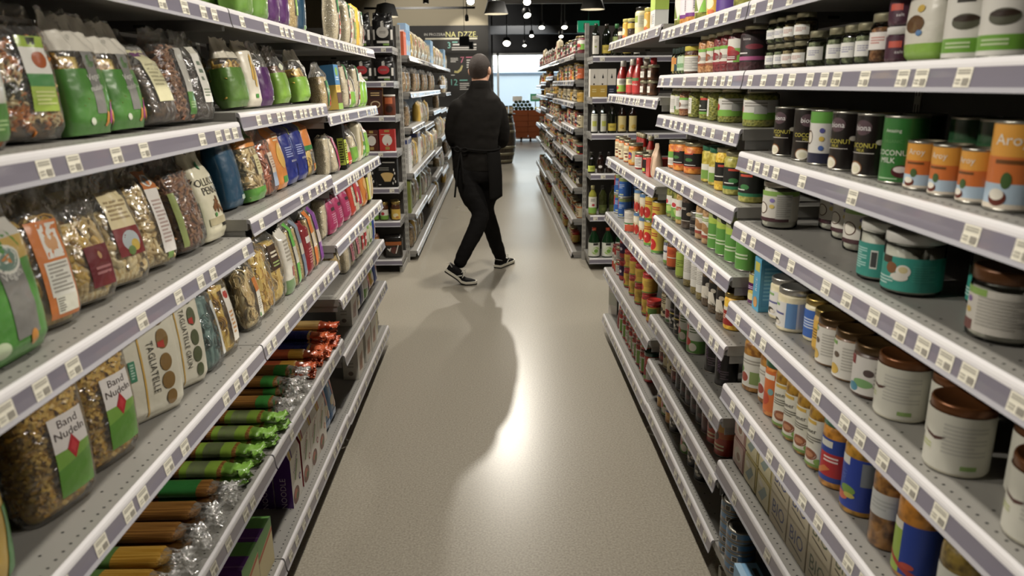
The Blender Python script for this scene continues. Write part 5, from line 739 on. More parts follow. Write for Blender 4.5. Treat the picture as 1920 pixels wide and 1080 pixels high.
# ------------------------------------------------------------------ putting things in place
ORD = 'first second third fourth fifth sixth seventh eighth ninth tenth eleventh twelfth thirteenth fourteenth fifteenth sixteenth seventeenth eighteenth nineteenth twentieth twenty-first twenty-second twenty-third twenty-fourth twenty-fifth'.split()
def link(o, parent=None):
    COL.objects.link(o)
    if parent: o.parent = parent
    return o
def tag(o, label, cat, group=None, kind=None):
    if label: o['label'] = label
    if cat: o['category'] = cat
    if group: o['group'] = group
    if kind: o['kind'] = kind
    return o
def empty(name, loc, rz=0.):
    o = bpy.data.objects.new(name, None); o.empty_display_size = .05
    o.location = loc; o.rotation_euler = (0, 0, rz)
    return link(o)
def part(name, mesh, parent): return link(bpy.data.objects.new(name, mesh), parent)
def place(key, loc, rz, label, lean=0., group=None, rx=None):
    """one countable product: an Empty at its base with copies of the parts of that product"""
    p = PRO[key]
    root = empty(p['name'], loc)
    e = Euler((R(-lean), 0, 0)).to_matrix(); q = Euler((0, 0, rz)).to_matrix()
    root.rotation_euler = (q @ e).to_euler()
    for pn, me, subs in p['parts']:
        o = part(pn, me, root)
    tag(root, label, p['cat'], group or p['group'])
    return root
FLATS = {}
def flat_mesh(key):
    """the same product as one mesh, for the small ones far off"""
    if key in FLATS: return FLATS[key]
    mb = MB()
    for pn, me, subs in PRO[key]['parts']:
        vs = [v.co[:] for v in me.vertices]
        for i, m in enumerate(me.materials):
            pass
        b = len(mb.v); mb.v.extend(vs)
        for pl in me.polygons:
            mb.f.append([b + k for k in pl.vertices]); mb.m.append(mb.mi(me.materials[pl.material_index])); mb.sm.append(pl.use_smooth)
    FLATS[key] = mb.mesh(key + '_one')
    return FLATS[key]
def place_flat(key, name, loc, rz, label, cat, group):
    o = bpy.data.objects.new(name, flat_mesh(key)); o.location = loc; o.rotation_euler = (0, 0, rz); link(o)
    return tag(o, label, cat, group)

# ------------------------------------------------------------------ shelving
M_DECK = bump(pmat('shelf_grey', '#8b8984', .42, .0, .1), 300, .05, .0005); M_DECKD = pmat('shelf_side', '#7e7d7b', .45)
M_LIP = pmat('rail_lip', '#dcdadc', .28, 0, .5); M_RAIL = pmat('rail_strip', '#7b7783', .3, 0, .8); M_CLEAR = pmat('rail_edge', '#a9a8ae', .25, 0, .5)
M_HOLE = pmat('punched_hole', '#1b1a19', .8); M_PANEL = pmat('back_panel_grey', '#3a3733', .6); M_POST = pmat('upright_grey', '#a3a19b', .45)
M_PLINTH = pmat('plinth_dark', '#2a2722', .6); M_PAPER = pmat('tag_paper', '#e3dfcf', .5); M_TAGINK = pmat('tag_ink', '#77736a', .6)
M_FARRAIL = pmat('far_rail_strip', '#9a9aa2', .16, 0, 1.)
PROF = [(-.0, -.0), (-.003, -.0005), (-.006, -.003), (-.0078, -.0075), (-.0085, -.0125), (-.0102, -.026), (-.0126, -.0395), (-.0156, -.0465), (-.014, -.047), (-.0106, -.04), (-.0074, -.026), (-.005, -.013), (.002, -.010), (.004, -.002)]
PM = [M_LIP, M_LIP, M_LIP, M_LIP, M_RAIL, M_RAIL, M_CLEAR, M_CLEAR, M_CLEAR, M_CLEAR, M_LIP, M_LIP, M_LIP, M_LIP]
TAGM = None
def tag_mesh():
    global TAGM
    if TAGM: return TAGM
    m = MB(); w = .037
    # follows the sloping face of the rail
    pts = [(-.0086, -.0128), (-.0104, -.026), (-.0128, -.0395)]
    vs = []
    for y, z in pts:
        vs += [(-w / 2, y - .0006, z), (w / 2, y - .0006, z)]
    m.add(vs, [(0, 2, 3, 1), (2, 4, 5, 3)], M_PAPER, False)
    def S(u, v, o):
        z = -.0395 + .0267 * v; y = (-.0104 - .0018 * (v - .5) * -2 if v > .5 else -.0128 + .0024 * v * 2) - .0008 - o
        if v > .5: y = -.0104 + .0018 * (v - .5) * 2 - .0008 - o
        return ((u - .5) * w, y, z)
    art(m, S, w, .0267, [('l', .1, .64, .9, .92, 2, '#aaa69a'), ('r', .52, .1, .9, .46, '#9a958a'), ('l', .08, .12, .4, .46, 2, '#b8b4a6')], cu=1, cv=1)
    TAGM = m.mesh('price_tag')
    return TAGM
SHM = {}
def shelf_meshes(L, depth, rail=True, far=False):
    k = (round(L, 3), depth, rail, far)
    if k in SHM: return SHM[k]
    d = MB(); h = L / 2 - .002
    d.box(-h, h, .002, depth, -.03, -.0, M_DECK)
    if not far:
        q = .0022
        n = int(L / .021)
        for r_ in range(2):
            for i in range(n):
                x = -h + .012 + i * .021 + (.0105 if r_ else 0); y = .016 + r_ * .03
                if r_ and i % 3: continue
                d.add([(x + q * math.cos(a * PI / 3) * 1.15, y + q * 1.3 * math.sin(a * PI / 3), .0004) for a in range(6)], [tuple(range(6))], M_HOLE, False)
    dm = d.mesh('deck')
    rm = None
    if rail:
        r = MB(); hh = L / 2 - .004
        r.prism(PROF, -hh, hh, PM if not far else [M_FARRAIL if m is M_RAIL else m for m in PM], M_CLEAR); rm = r.mesh('price_rail')
    b = MB(); b.box(-.0015, .0015, .01, depth - .01, -.055, -.03, M_DECKD)
    b.box(-.0022, .0022, depth * .45, depth * .45 + .03, -.047, -.04, M_HOLE)
    SHM[k] = (dm, rm, b.mesh('bracket'))
    return SHM[k]
def shelf(x, y, z, rz, L, label, group, depth=.44, tags=None, rail=True, far=False, seed=0):
    dm, rm, bm_ = shelf_meshes(L, depth, rail, far)
    root = empty('store_shelf', (x, y, z), rz)
    part('deck', dm, root)
    for s in (-1, 1):
        b = part('bracket', bm_, root); b.location.x = s * (L / 2 - .006)
    if rail:
        r = part('price_rail', rm, root)
        rg = random.Random(seed); xs = []
        want = tags if tags is not None else int(L / .13)
        for _ in range(200):
            if len(xs) >= want: break
            t = rg.uniform(-L / 2 + .04, L / 2 - .04)
            if all(abs(t - q) > .052 for q in xs): xs.append(t)
        for t in sorted(xs):
            o = part('price_tag', tag_mesh(), r); o.location.x = t
    tag(root, label, 'shelf', group)
    return root
UPM = {}
def upright_mesh(h):
    if h in UPM: return UPM[h]
    m = MB(); m.box(-.016, .016, 0, .03, 0, h, M_POST)
    n = int((h - .1) / .05)
    for i in range(n):
        for s in (-1, 1):
            z = .08 + i * .05
            m.add([(s * .007 - .002, -.0006, z), (s * .007 + .002, -.0006, z), (s * .007 + .002, -.0006, z + .028), (s * .007 - .002, -.0006, z + .028)], [(0, 1, 2, 3)], M_HOLE, False)
            m.add([(s * .0166, .015 - .003, z), (s * .0166, .015 + .003, z), (s * .0166, .015 + .003, z + .028), (s * .0166, .015 - .003, z + .028)], [(0, 1, 2, 3)], M_HOLE, False)
    UPM[h] = m.mesh('upright')
    return UPM[h]
def unit(x, y, rz, L, h, label, group, depth=.46, ends=(1,), plinth=True, feet=True):
    """frame of one shelving bay: back panel, plinth and slotted uprights"""
    root = empty('shelving_unit', (x, y, 0), rz)
    b = MB(); b.box(-L / 2 + .02, L / 2 - .02, depth + .006, depth + .026, .1, h - .02, M_PANEL); part('back_panel', b.mesh('back_panel'), root)
    for e in ends:
        u = part('upright', upright_mesh(h), root); u.location = (e * (L / 2 - .001), depth + .003, 0)
        if not feet: continue
        f = MB(); f.box(-.014, .014, .02, depth, 0.0, .05, M_POST); q = part('foot', f.mesh('foot'), root); q.location.x = e * (L / 2 - .016)
    if plinth:
        p = MB(); p.box(-L / 2 + .035, L / 2 - .035, .07, .085, 0, .075 if feet else .022, M_PLINTH); part('plinth', p.mesh('plinth'), root)
    tag(root, label, 'shelving', group)
    return root

BAYNAME = {'L1': 'near pasta bay', 'L2': 'middle pasta bay', 'L3': 'last pasta bay', 'R1': 'near jar bay', 'R2': 'middle jar bay', 'R3': 'last jar bay'}
SHZ = {'L1': [.14, .487, .825, 1.132, 1.434, 1.71], 'L2': [.14, .487, .825, 1.178, 1.456, 1.71], 'L3': [.13, .406, .657, .888, 1.138, 1.413, 1.71],
       'R1': [.137, .42, .668, .92, 1.15, 1.34, 1.55, 1.723], 'R2': [.137, .349, .552, .78, .987, 1.186, 1.398, 1.55, 1.723], 'R3': [.13, .429, .773, 1.103, 1.463, 1.745]}
SPAN = {'L1': (.62, 1.99), 'L2': (1.99, 3.03), 'L3': (3.03, 4.31), 'R1': (.62, 2.04), 'R2': (2.04, 3.10), 'R3': (3.10, 4.48)}
for bay, zs in SHZ.items():
    s = -1 if bay[0] == 'L' else 1
    y0, y1 = SPAN[bay]; rz = R(90) if s < 0 else R(-90); far_e = 1 if s < 0 else -1
    for i, z in enumerate(zs):
        lab = '%s grey metal shelf up with price rail, %s' % (ORD[i], BAYNAME[bay])
        noro = bay == 'R1' and i == 0
        if noro: lab = 'lowest grey metal shelf without a price rail, near jar bay'
        shelf(s * .665, (y0 + y1) / 2, z, rz, y1 - y0, lab, 'shelves of the ' + BAYNAME[bay], rail=not noro, seed=i * 7 + len(bay) + ord(bay[0]) + int(bay[1]) * 31, tags=None if i % 2 else int((y1 - y0) / .1))
    unit(s * .665, (y0 + y1) / 2, rz, y1 - y0, 2.0, 'dark backed shelving frame carrying the %s' % BAYNAME[bay], 'shelving frames', ends=(far_e,) if bay[1] != '1' else (far_e, -far_e))

def shrink(h, gap): return min(1., (gap - .004) / h)
SHN = {}
for bay, zs in SHZ.items():
    for i in range(len(zs)): SHN['%s.%d' % (bay, len(zs) - i)] = i
prg = random.Random(11)
for sk, items in ROWS.items():
    bay = sk[:2]; s = -1 if bay[0] == 'L' else 1; rz0 = R(90) if s < 0 else R(-90)
    zi = SHN[sk]; z = SHZ[bay][zi] + .0006
    order = sorted(range(len(items)), key=lambda i: -items[i][1])
    cnt_front = {}
    same = {}
    for idx in order:
        key, y, xf, lean, turn, deep, high = items[idx]
        back = xf > .705 and any(abs(o[1] - y) < .05 + PRO[key]['w'] / 2 and o[2] < xf - .03 for o in items)
        rowname = 'back' if back else 'front'
        cnt_front[rowname] = cnt_front.get(rowname, 0) + 1; n = cnt_front[rowname]
        p = PRO[key]
        roundish = p['cat'] in ('jar', 'can', 'bottle')
        ln0 = lean * (.9 + .2 * prg.random())
        for dd in range(deep):
            for kk in range(high):
                xx = s * (xf + p['d'] / 2 + dd * (p['d'] + (.014 if lean else .004)))
                jy = prg.uniform(-.0004, .0004)
                tn = turn if turn else (prg.uniform(14, 40) if roundish else prg.uniform(0, 3) * (lean > 0))
                if dd: tn = prg.uniform(0, 45) if roundish else 0
                if p['cat'] == 'box' or p['cat'] == 'tin' or p['cat'] == 'carton': tn = 0
                # turning towards the camera end of the aisle
                rz = rz0 + (R(-tn) if s < 0 else R(tn))
                ln = ln0
                gap = (SHZ[bay][zi + 1] - SHZ[bay][zi] - .034) if zi + 1 < len(SHZ[bay]) else 9.
                need = p['h'] * high * (1.03 if p['cat'] == 'bag' else 1) + p['d'] * math.sin(R(ln)) * .6
                scz = (gap - .016 - p['d'] * math.sin(R(ln)) * .6) / (p['h'] * high * (1.03 if p['cat'] == 'bag' else 1)) if need > gap - .014 else 1.
                zz = z + kk * (p['h'] * scz + .0006) + (p['d'] / 2 * math.sin(R(ln)) if ln else 0)
                pos = '%s from far end' % ORD[n - 1]
                if back: pos = 'back row ' + pos
                elif dd: pos = '%s pace back, ' % ('one' if dd == 1 else 'two') + pos
                if high > 1: pos = ('lower' if kk == 0 else 'upper' if kk == high - 1 else '%s layer' % ORD[kk]) + ', ' + pos
                look = p['look'] if not (dd or back or high > 1) else ' '.join(p['look'].split())
                pos = pos.replace(' pace back', ' behind')
                lab = '%s, %s, %s shelf up, %s' % (look, pos, ORD[zi], BAYNAME[bay])
                if len(lab.split()) > 16: lab = lab.replace(' from far end', ' along')
                if len(lab.split()) > 16: lab = lab.replace(' shelf up, ', ' shelf, ')
                ro = place(key, (xx, y + jy, zz), rz, lab, ln)
                ro.scale.z = scz
# spaghetti packs lie across the fifth shelf line with their ends to the aisle
for j, (key, y, high) in enumerate(SPAG):
    bay = 'L1' if y < 1.99 else 'L2'
    for kk in range(high):
        p = PRO[key]
        lab = '%s, %s from far end, %s of its pile' % (p['look'], ORD[j], ('bottom', 'middle', 'top')[kk if high == 3 else kk * 2])
        rt = place(key, (-.715 - .135 - prg.uniform(0, .02), y + prg.uniform(-.003, .003), .4876 + kk * .0305), R(90) + R(prg.uniform(-1.2, 1.2)) * (kk > 0), lab)
# ------------------------------------------------------------------ end displays facing the camera, and the two racks beyond
EC = 'coffee and tea packs on the end rack'
def tagbag(key, look, dot, w=.16):
    bag(key, 'coffee_bag', look, EC, w, .07, .25, .7, None, '#1b1a1a', seed=len(key) + ord(dot[1]), wr=.006, ops=[('d', .5, .42, .3, .17, dot), ('r', .42, .58, .58, .76, '#c8c4bc'), ('l', .34, .38, .66, .46, 2, '#8a8680' if dot[1] == 'c' else '#e0a0a0'), ('r', .2, .1, .8, .17, '#dcd8d0'), ('r', .5, .03, .8, .09, '#8ab84a'), ('r', .02, .2, .12, .5, '#d8d4cc'), ('r', .88, .2, .98, .5, '#d8d4cc')])
tagbag('cow', 'black coffee bag, round silver tag', '#c6c2ba'); tagbag('cor', 'black coffee bag, round red tag', '#c03038')
box('cfb', 'coffee_box', 'brown instant coffee box', EC, .115, .07, .215, '#4a2418', front=[('r', 0, .93, 1, 1, '#b8502c'), ('r', .12, .6, .88, .9, '#3c2018'), ('l', .2, .68, .8, .84, 2, '#d8b878'), ('d', .5, .4, .34, .13, '#c8b088'), ('d', .5, .4, .26, .09, '#5a3018'), ('d', .5, .14, .3, .1, '#6a2a1a')], side=[('r', 0, 0, 1, 1, '#c88a24')])
jar('cft', 'coffee_tin', 'small brown coffee tin, white lid', EC, .048, .16, cnt('#5a3018', '#8a4a20', 30, 'mottle', .5), '#e0dcd4', (.05, .9, '#6a2e18'), [('r', .4, .6, .6, .95, '#c8642c'), ('d', .5, .3, .1, .2, '#3c2014')], lh=.012, nr=.98)
box('bbx', 'coffee_box', 'brown box with white medallion', EC, .11, .06, .165, '#5c2a1c', front=[('d', .5, .5, .32, .24, '#e6e0d4'), ('r', .36, .86, .64, .98, '#b89a4a'), ('r', .36, .06, .64, .2, '#b89a4a'), ('r', .1, .78, .9, .8, '#d8c8a0')])
box('rbb', 'coffee_box', 'red box with white medallion', EC, .125, .06, .17, '#cc2a22', front=[('d', .5, .5, .32, .26, '#ece6da'), ('r', .34, .88, .66, .98, '#b89a4a'), ('r', .36, .06, .64, .2, '#b89a4a'), ('r', .1, .76, .7, .79, '#e8c8b0'), ('p', [(.42, .26), (.58, .26), (.5, .4)], '#c83a2c')])
box('flt', 'filter_box', 'black box of paper coffee filters', EC, .17, .06, .225, '#191818', front=[('p', [(.2, .45), (.82, .45), (.66, .2), (.38, .2)], '#d8b46a'), ('d', .51, .45, .31, .08, '#d8b46a'), ('l', .12, .58, .6, .72, 2, '#8a8880'), ('r', .08, .08, .2, .1, '#e0dcd4'), ('d', .84, .62, .03, .05, '#e8e4da'), ('d', .88, .5, .03, .05, '#e8e4da'), ('d', .84, .3, .03, .05, '#e8e4da'), ('d', .78, .14, .03, .05, '#e8e4da'), ('d', .9, .2, .03, .05, '#e8e4da'), ('l', .3, .84, .9, .92, 1, '#b0aca4')])
jar('cfj', 'coffee_jar', 'coffee jar with green and white label', EC, .034, .15, cg('#3a2010', '#5a3418', 60, 'mottle'), GOLD, (.06, .6, '#e2e0d4'), [('w', 0, .4, '#7ab03c'), ('d', .46, .6, .07, .16, '#c0323c')], lh=.02, nr=.9)
jar('cfy', 'coffee_jar', 'coffee jar with yellow label', EC, .037, .155, cg('#3a2010', '#5a3418', 60, 'mottle'), GOLD, (.06, .6, '#e0b838'), [('d', .5, .4, .1, .2, '#efe2b0'), ('d', .56, .2, .06, .12, '#c8843a')], lh=.022, nr=.9)
bag('cpb', 'coffee_pouch', 'brown flat bottomed coffee pouch', EC, .13, .07, .21, .9, None, '#7a3c1c', seed=95, wr=.004, e=.5, topd=.3, wraps=[(.55, .85, '#c8862c')], ops=[('d', .5, .3, .3, .16, '#5a2a18'), ('r', .1, .05, .3, .12, '#4f8a3c')])
bag('cpk', 'coffee_pouch', 'black coffee pouch, orange band', EC, .15, .075, .2, .86, None, '#1a1614', seed=96, wr=.004, topd=.2, ops=[('r', .05, .55, .95, .7, '#a85a1c'), ('d', .55, .34, .2, .15, '#5a2018'), ('p', [(.15, .4), (.3, .28), (.38, .44), (.36, .46), (.3, .34), (.17, .43)], '#e6e2da'), ('p', [(.6, .2), (.66, .2), (.8, .55), (.76, .56)], '#e6e2da')])
OB = 'bottles on the end rack of the jar side'
DKG = pmat('bottle_dark', '#11140d', .1, 0, .8); GRG = pmat('bottle_green', '#14301a', .1, 0, .8); OLI = pmat('oil_green', '#8a8a3a', .12, 0, .8); DKR = pmat('bottle_brown', '#1e0f0a', .1, 0, .8)
B1 = [(.033, 0), (.035, .006), (.035, .15), (.03, .175), (.015, .2), (.0135, .235)]
bottle('oil', 'oil_bottle', 'dark oil bottle, tall white label', OB, [(r_ * .9, z_ * 1.02) for r_, z_ in B1], DKG, '#20331c', .03, (.06, .62, '#e0dcd0', .36, .64), [('d', .5, .4, .16, .05, '#a8b83c'), ('l', .3, .6, .7, .8, 3, '#a09a8c')])
bottle('oly', 'oil_bottle', 'dark oil bottle, two yellow labels', OB, B1, DKG, '#2a2014', .03, (.08, .34, '#d8c034', .28, .72), [('l', .3, .4, .7, .7, 2, '#8a7420')])
bottle('olp', 'oil_bottle', 'dark bottle, pale label with olive', OB, B1, DKG, '#3f8a4a', .03, (.1, .6, '#b8cc7a', .3, .7), [('d', .5, .45, .22, .2, '#c8b43a')])
box('obx', 'bottle_box', 'white and gold boxed bottle', OB, .068, .07, .215, '#e6e0d4', front=[('r', 0, 0, 1, .42, '#c8a02a'), ('p', [(.42, .7), (.58, .7), (.5, .84)], '#1a1a1a'), ('d', .5, .7, .1, .035, '#1a1a1a'), ('d', .45, .46, .1, .03, '#4a3a1a'), ('l', .25, .15, .75, .3, 2, '#e8d48a')])
box('obn', 'bottle_box', 'white and navy boxed bottle', OB, .068, .07, .215, '#e6e0d4', front=[('r', 0, 0, 1, .42, '#1f2638'), ('p', [(.42, .7), (.58, .7), (.5, .84)], '#1a1a1a'), ('d', .5, .7, .1, .035, '#1a1a1a'), ('l', .25, .15, .75, .3, 2, '#8a90a4')])
bottle('vnw', 'oil_bottle', 'slim dark bottle, long white label', OB, [(r_ * .85, z_) for r_, z_ in B1], DKG, '#1c1a18', .03, (.06, .68, '#dcdccc', .34, .66), [('r', .2, .3, .8, .6, '#c8cc4a')])
bottle('vny', 'oil_bottle', 'dark bottle, cream and yellow label', OB, B1, DKR, '#1c1a18', .03, (.06, .6, '#e0cc84', .3, .7), [('d', .5, .3, .25, .14, '#d8b034'), ('d', .6, .2, .05, .04, '#2a2014')])
B2 = [(.028, 0), (.03, .005), (.03, .1), (.024, .12), (.013, .14), (.013, .165)]
bottle('vig', 'vinegar_bottle', 'short bottle, two lime labels', OB, B2, DKG, '#2a2a20', .02, (.08, .36, '#c4d04a', .26, .74), [('l', .3, .3, .7, .7, 2, '#6a7a2a')])
bottle('vid', 'vinegar_bottle', 'short dark bottle, white seal', OB, B2, DKR, '#1c1a18', .02, (.2, .42, '#2a1a14', .3, .7), [('d', .5, .5, .22, .3, '#e4e0d8')])
bottle('app', 'juice_bottle', 'pale oil bottle, apple label', OB, B1, OLI, '#a8a06a', .028, (.06, .62, '#e4e2d4', .3, .7), [('r', 0, 0, 1, .35, '#86b83c'), ('d', .55, .5, .14, .07, '#c0323c'), ('l', .3, .7, .7, .9, 2, '#8a8a7a')])
bottle('dko', 'oil_bottle', 'olive green dark bottle', OB, B1, pmat('bottle_olive', '#2e3216', .1, 0, .8), '#1c1a18', .03, (.06, .34, '#4e5a26', .3, .7), [('d', .5, .5, .2, .2, '#6a7434')])
B3 = [(.048, 0), (.05, .008), (.05, .13), (.04, .17), (.02, .21), (.016, .245)]
bottle('jui', 'juice_bottle', 'large green juice bottle, red cap', OB, B3, GRG, '#d8481e', .022, (.04, .5, '#e4e6da', .26, .74), [('d', .5, .42, .26, .3, '#a0cc4a'), ('d', .5, .42, .16, .18, '#e6e8d8'), ('d', .52, .4, .12, .14, '#7ab034'), ('r', .36, .82, .64, .98, '#2a2a28')])

# left end display
LZ = [.117, .441, .718, 1.009, 1.289, 1.554, 1.813]; RZ = [.104, .467, .811, 1.132, 1.416, 1.729]
def endcap(cx, L, zs, nm, seed, ends):
    for i, z in enumerate(zs):
        shelf(cx, 6.13, z, 0, L, '%s shelf up of the %s, facing the aisle end' % (ORD[i], nm), 'shelves of the ' + nm, depth=.36, seed=seed + i, tags=3)
    r = unit(cx, 6.13, 0, L, 2.0, 'slotted grey frame of the %s' % nm, 'end rack frames', depth=.38, ends=ends, plinth=False, feet=zs[0] > .11)
endcap(-1.26, .94, LZ, 'coffee end rack', 50, (1, -1)); endcap(1.24, .94, RZ, 'bottle end rack', 70, (-1, 1))
def on_end(nm, zs, i, items):
    for n, (key, x, dy) in enumerate(items):
        p = PRO[key]
        ro = place(key, (x, 6.15 + p['d'] / 2 + dy, zs[i] + .0006), R(prg.uniform(-4, 4)) if p['cat'] != 'bottle' else R(prg.uniform(-15, 15)), '%s, %s from aisle, %s shelf up, %s' % (p['look'], ORD[n], ORD[i], nm))
        if i + 1 < len(zs) and p['h'] > zs[i + 1] - zs[i] - .05: ro.scale.z = (zs[i + 1] - zs[i] - .06) / p['h']
A = 'coffee rack'
on_end(A, LZ, 6, [('cow', -.865, 0), ('cow', -1.04, 0), ('cow', -1.22, 0)])
on_end(A, LZ, 5, [('cor', -.87, 0), ('cor', -1.045, 0), ('cor', -1.22, 0)])
on_end(A, LZ, 4, [('cft', -.845, 0), ('cfb', -.95, 0), ('cfb', -1.08, .02), ('cfb', -1.22, 0)])
on_end(A, LZ, 3, [('rbb', -.87, 0), ('bbx', -.995, 0), ('bbx', -1.12, 0), ('cfb', -1.25, .02)])
on_end(A, LZ, 2, [('flt', -.885, 0), ('flt', -1.07, .02), ('flt', -1.25, 0)])
on_end(A, LZ, 1, [('cfy', -.835, 0), ('cfy', -.855, .085), ('cfj', -.93, 0), ('cfj', -1.01, 0), ('cfj', -1.09, 0), ('cfy', -1.17, 0)])
on_end(A, LZ, 0, [('cpk', -.87, .02), ('cpb', -1.05, 0), ('cpb', -1.2, .02)])
A = 'bottle rack'
on_end(A, RZ, 5, [('oil', .8, 0), ('oil', .81, .07), ('oly', .885, 0), ('olp', .965, 0), ('oly', 1.045, 0), ('oil', 1.12, 0)])
on_end(A, RZ, 4, [('obx', .79, 0), ('obx', .86, 0), ('obn', .93, 0), ('olp', 1.015, 0), ('oly', 1.1, 0)])
on_end(A, RZ, 3, [('vnw', .8, 0), ('vnw', .87, 0), ('oly', .945, 0), ('vny', 1.025, 0), ('vny', 1.11, 0)])
on_end(A, RZ, 2, [('vig', .785, 0), ('vid', .86, 0), ('vid', .93, 0), ('vig', 1.0, 0), ('vid', 1.07, 0)])
on_end(A, RZ, 1, [('app', .8, 0), ('dko', .885, 0), ('dko', .97, 0), ('vny', 1.055, 0)])
on_end(A, RZ, 0, [('jui', .82, .0), ('jui', .935, -.01), ('jui', 1.05, 0), ('jui', 1.16, 0)])

# racks beyond, both sides of the far aisle
bag('fa1', 'dry_food_bag', 'clear bag of pale grain flakes', '', .15, .1, .24, .78, cnt('#a88a58', '#dcc898', 70, 'gran'), seed=101, wr=.006, nu=24, nv=18, ops=[('r', .3, .2, .7, .5, '#d8cfa8'), ('d', .5, .3, .12, .06, '#7aa848')])
bag('fa2', 'dry_food_bag', 'clear bag with yellow stripe', '', .14, .09, .25, .8, cnt('#8a6a40', '#c8ac78', 60, 'gran'), seed=102, wr=.006, nu=24, nv=18, ops=[('r', .4, .1, .7, .9, '#e0bc3c')])
bag('fa3', 'dry_food_bag', 'clear bag of mixed seeds', '', .14, .09, .22, .76, cnt('#6a5238', '#c0a070', 60, 'gran'), seed=103, wr=.007, nu=24, nv=18, ops=[('r', .5, .3, .9, .6, '#c8c4bc'), ('d', .4, .2, .14, .07, '#5f9a44')])
bag('fa4', 'dry_food_bag', 'yellow printed cereal bag', '', .14, .09, .24, .86, None, '#dcb43a', seed=104, wr=.005, nu=24, nv=18, ops=[('d', .5, .5, .25, .14, '#efe2b8'), ('d', .4, .3, .1, .05, '#5a4a2a')])
bag('fa5', 'dry_food_bag', 'cream paper bag of oats', '', .13, .09, .25, .88, None, '#d9cba8', seed=105, wr=.004, nu=24, nv=18, ops=[('r', .2, .5, .8, .75, '#c86a5a'), ('r', .2, .2, .8, .3, '#8a9a6a')])
box('fbx', 'dry_food_box', 'pale blue cereal carton', '', .15, .07, .27, '#8ab8de', front=[('r', .2, .5, .8, .8, '#4a8ac8'), ('d', .5, .25, .25, .12, '#d8c48a')], side=[('r', .2, .2, .8, .8, '#dfe6ec')])
box('fox', 'dry_food_box', 'bright orange carton', '', .09, .06, .19, '#dc5c22', front=[('r', .2, .8, .8, .9, '#e8a080')])
box('fgx', 'dry_food_box', 'olive green carton with leaf', '', .11, .3, .28, '#8a9632', front=[('p', [(.3, .1), (.5, .14), (.7, .4), (.5, .34)], '#2a3018')], side=[('p', [(.2, .1), (.4, .14), (.8, .4), (.4, .3)], '#2a3018')], top=[])
box('fwx', 'dry_food_box', 'tall white milk powder carton', '', .12, .09, .3, '#d8d6d2', front=[('r', .1, .82, .9, .94, '#3a4a8a'), ('l', .15, .2, .85, .7, 9, '#a8a6a2')], side=[('r', .1, .82, .9, .94, '#3a4a8a'), ('l', .15, .2, .85, .7, 9, '#a8a6a2')])
bag('fpl', 'dry_food_bag', 'pale blue drink pouch', '', .16, .1, .3, .9, None, '#6a92c8', seed=106, wr=.004, nu=24, nv=18, ops=[('r', .2, .1, .6, .3, '#8a9a4a')])
L_SEQ = {6: ['fox', 'fox', 'fbx', 'fbx', 'fa1', 'fa4', 'fa2', 'fa5', 'fa3', 'fa1', 'fa5', 'fa2'], 5: ['fa1', 'fa2', 'fa5', 'fa3', 'fa1', 'fa4'], 4: ['fa3', 'fa2', 'fa3', 'fa1', 'fa4', 'fa5'], 3: ['fa1', 'fa3', 'fa4', 'fa5', 'fa1', 'fa2'], 2: ['fwx', 'fwx', 'fa5', 'fa2', 'fa1', 'fa4'], 1: ['fgx', 'fa3', 'fa2', 'fa1', 'fa5', 'fa3'], 0: ['fgx', 'fa3', 'fa4', 'fa3', 'fa1', 'fa2']}
FLZ = [.09, .425, .781, 1.168, 1.461, 1.764]
FRZ = [.06, .36, .637, .923, 1.148, 1.365, 1.551, 1.767]
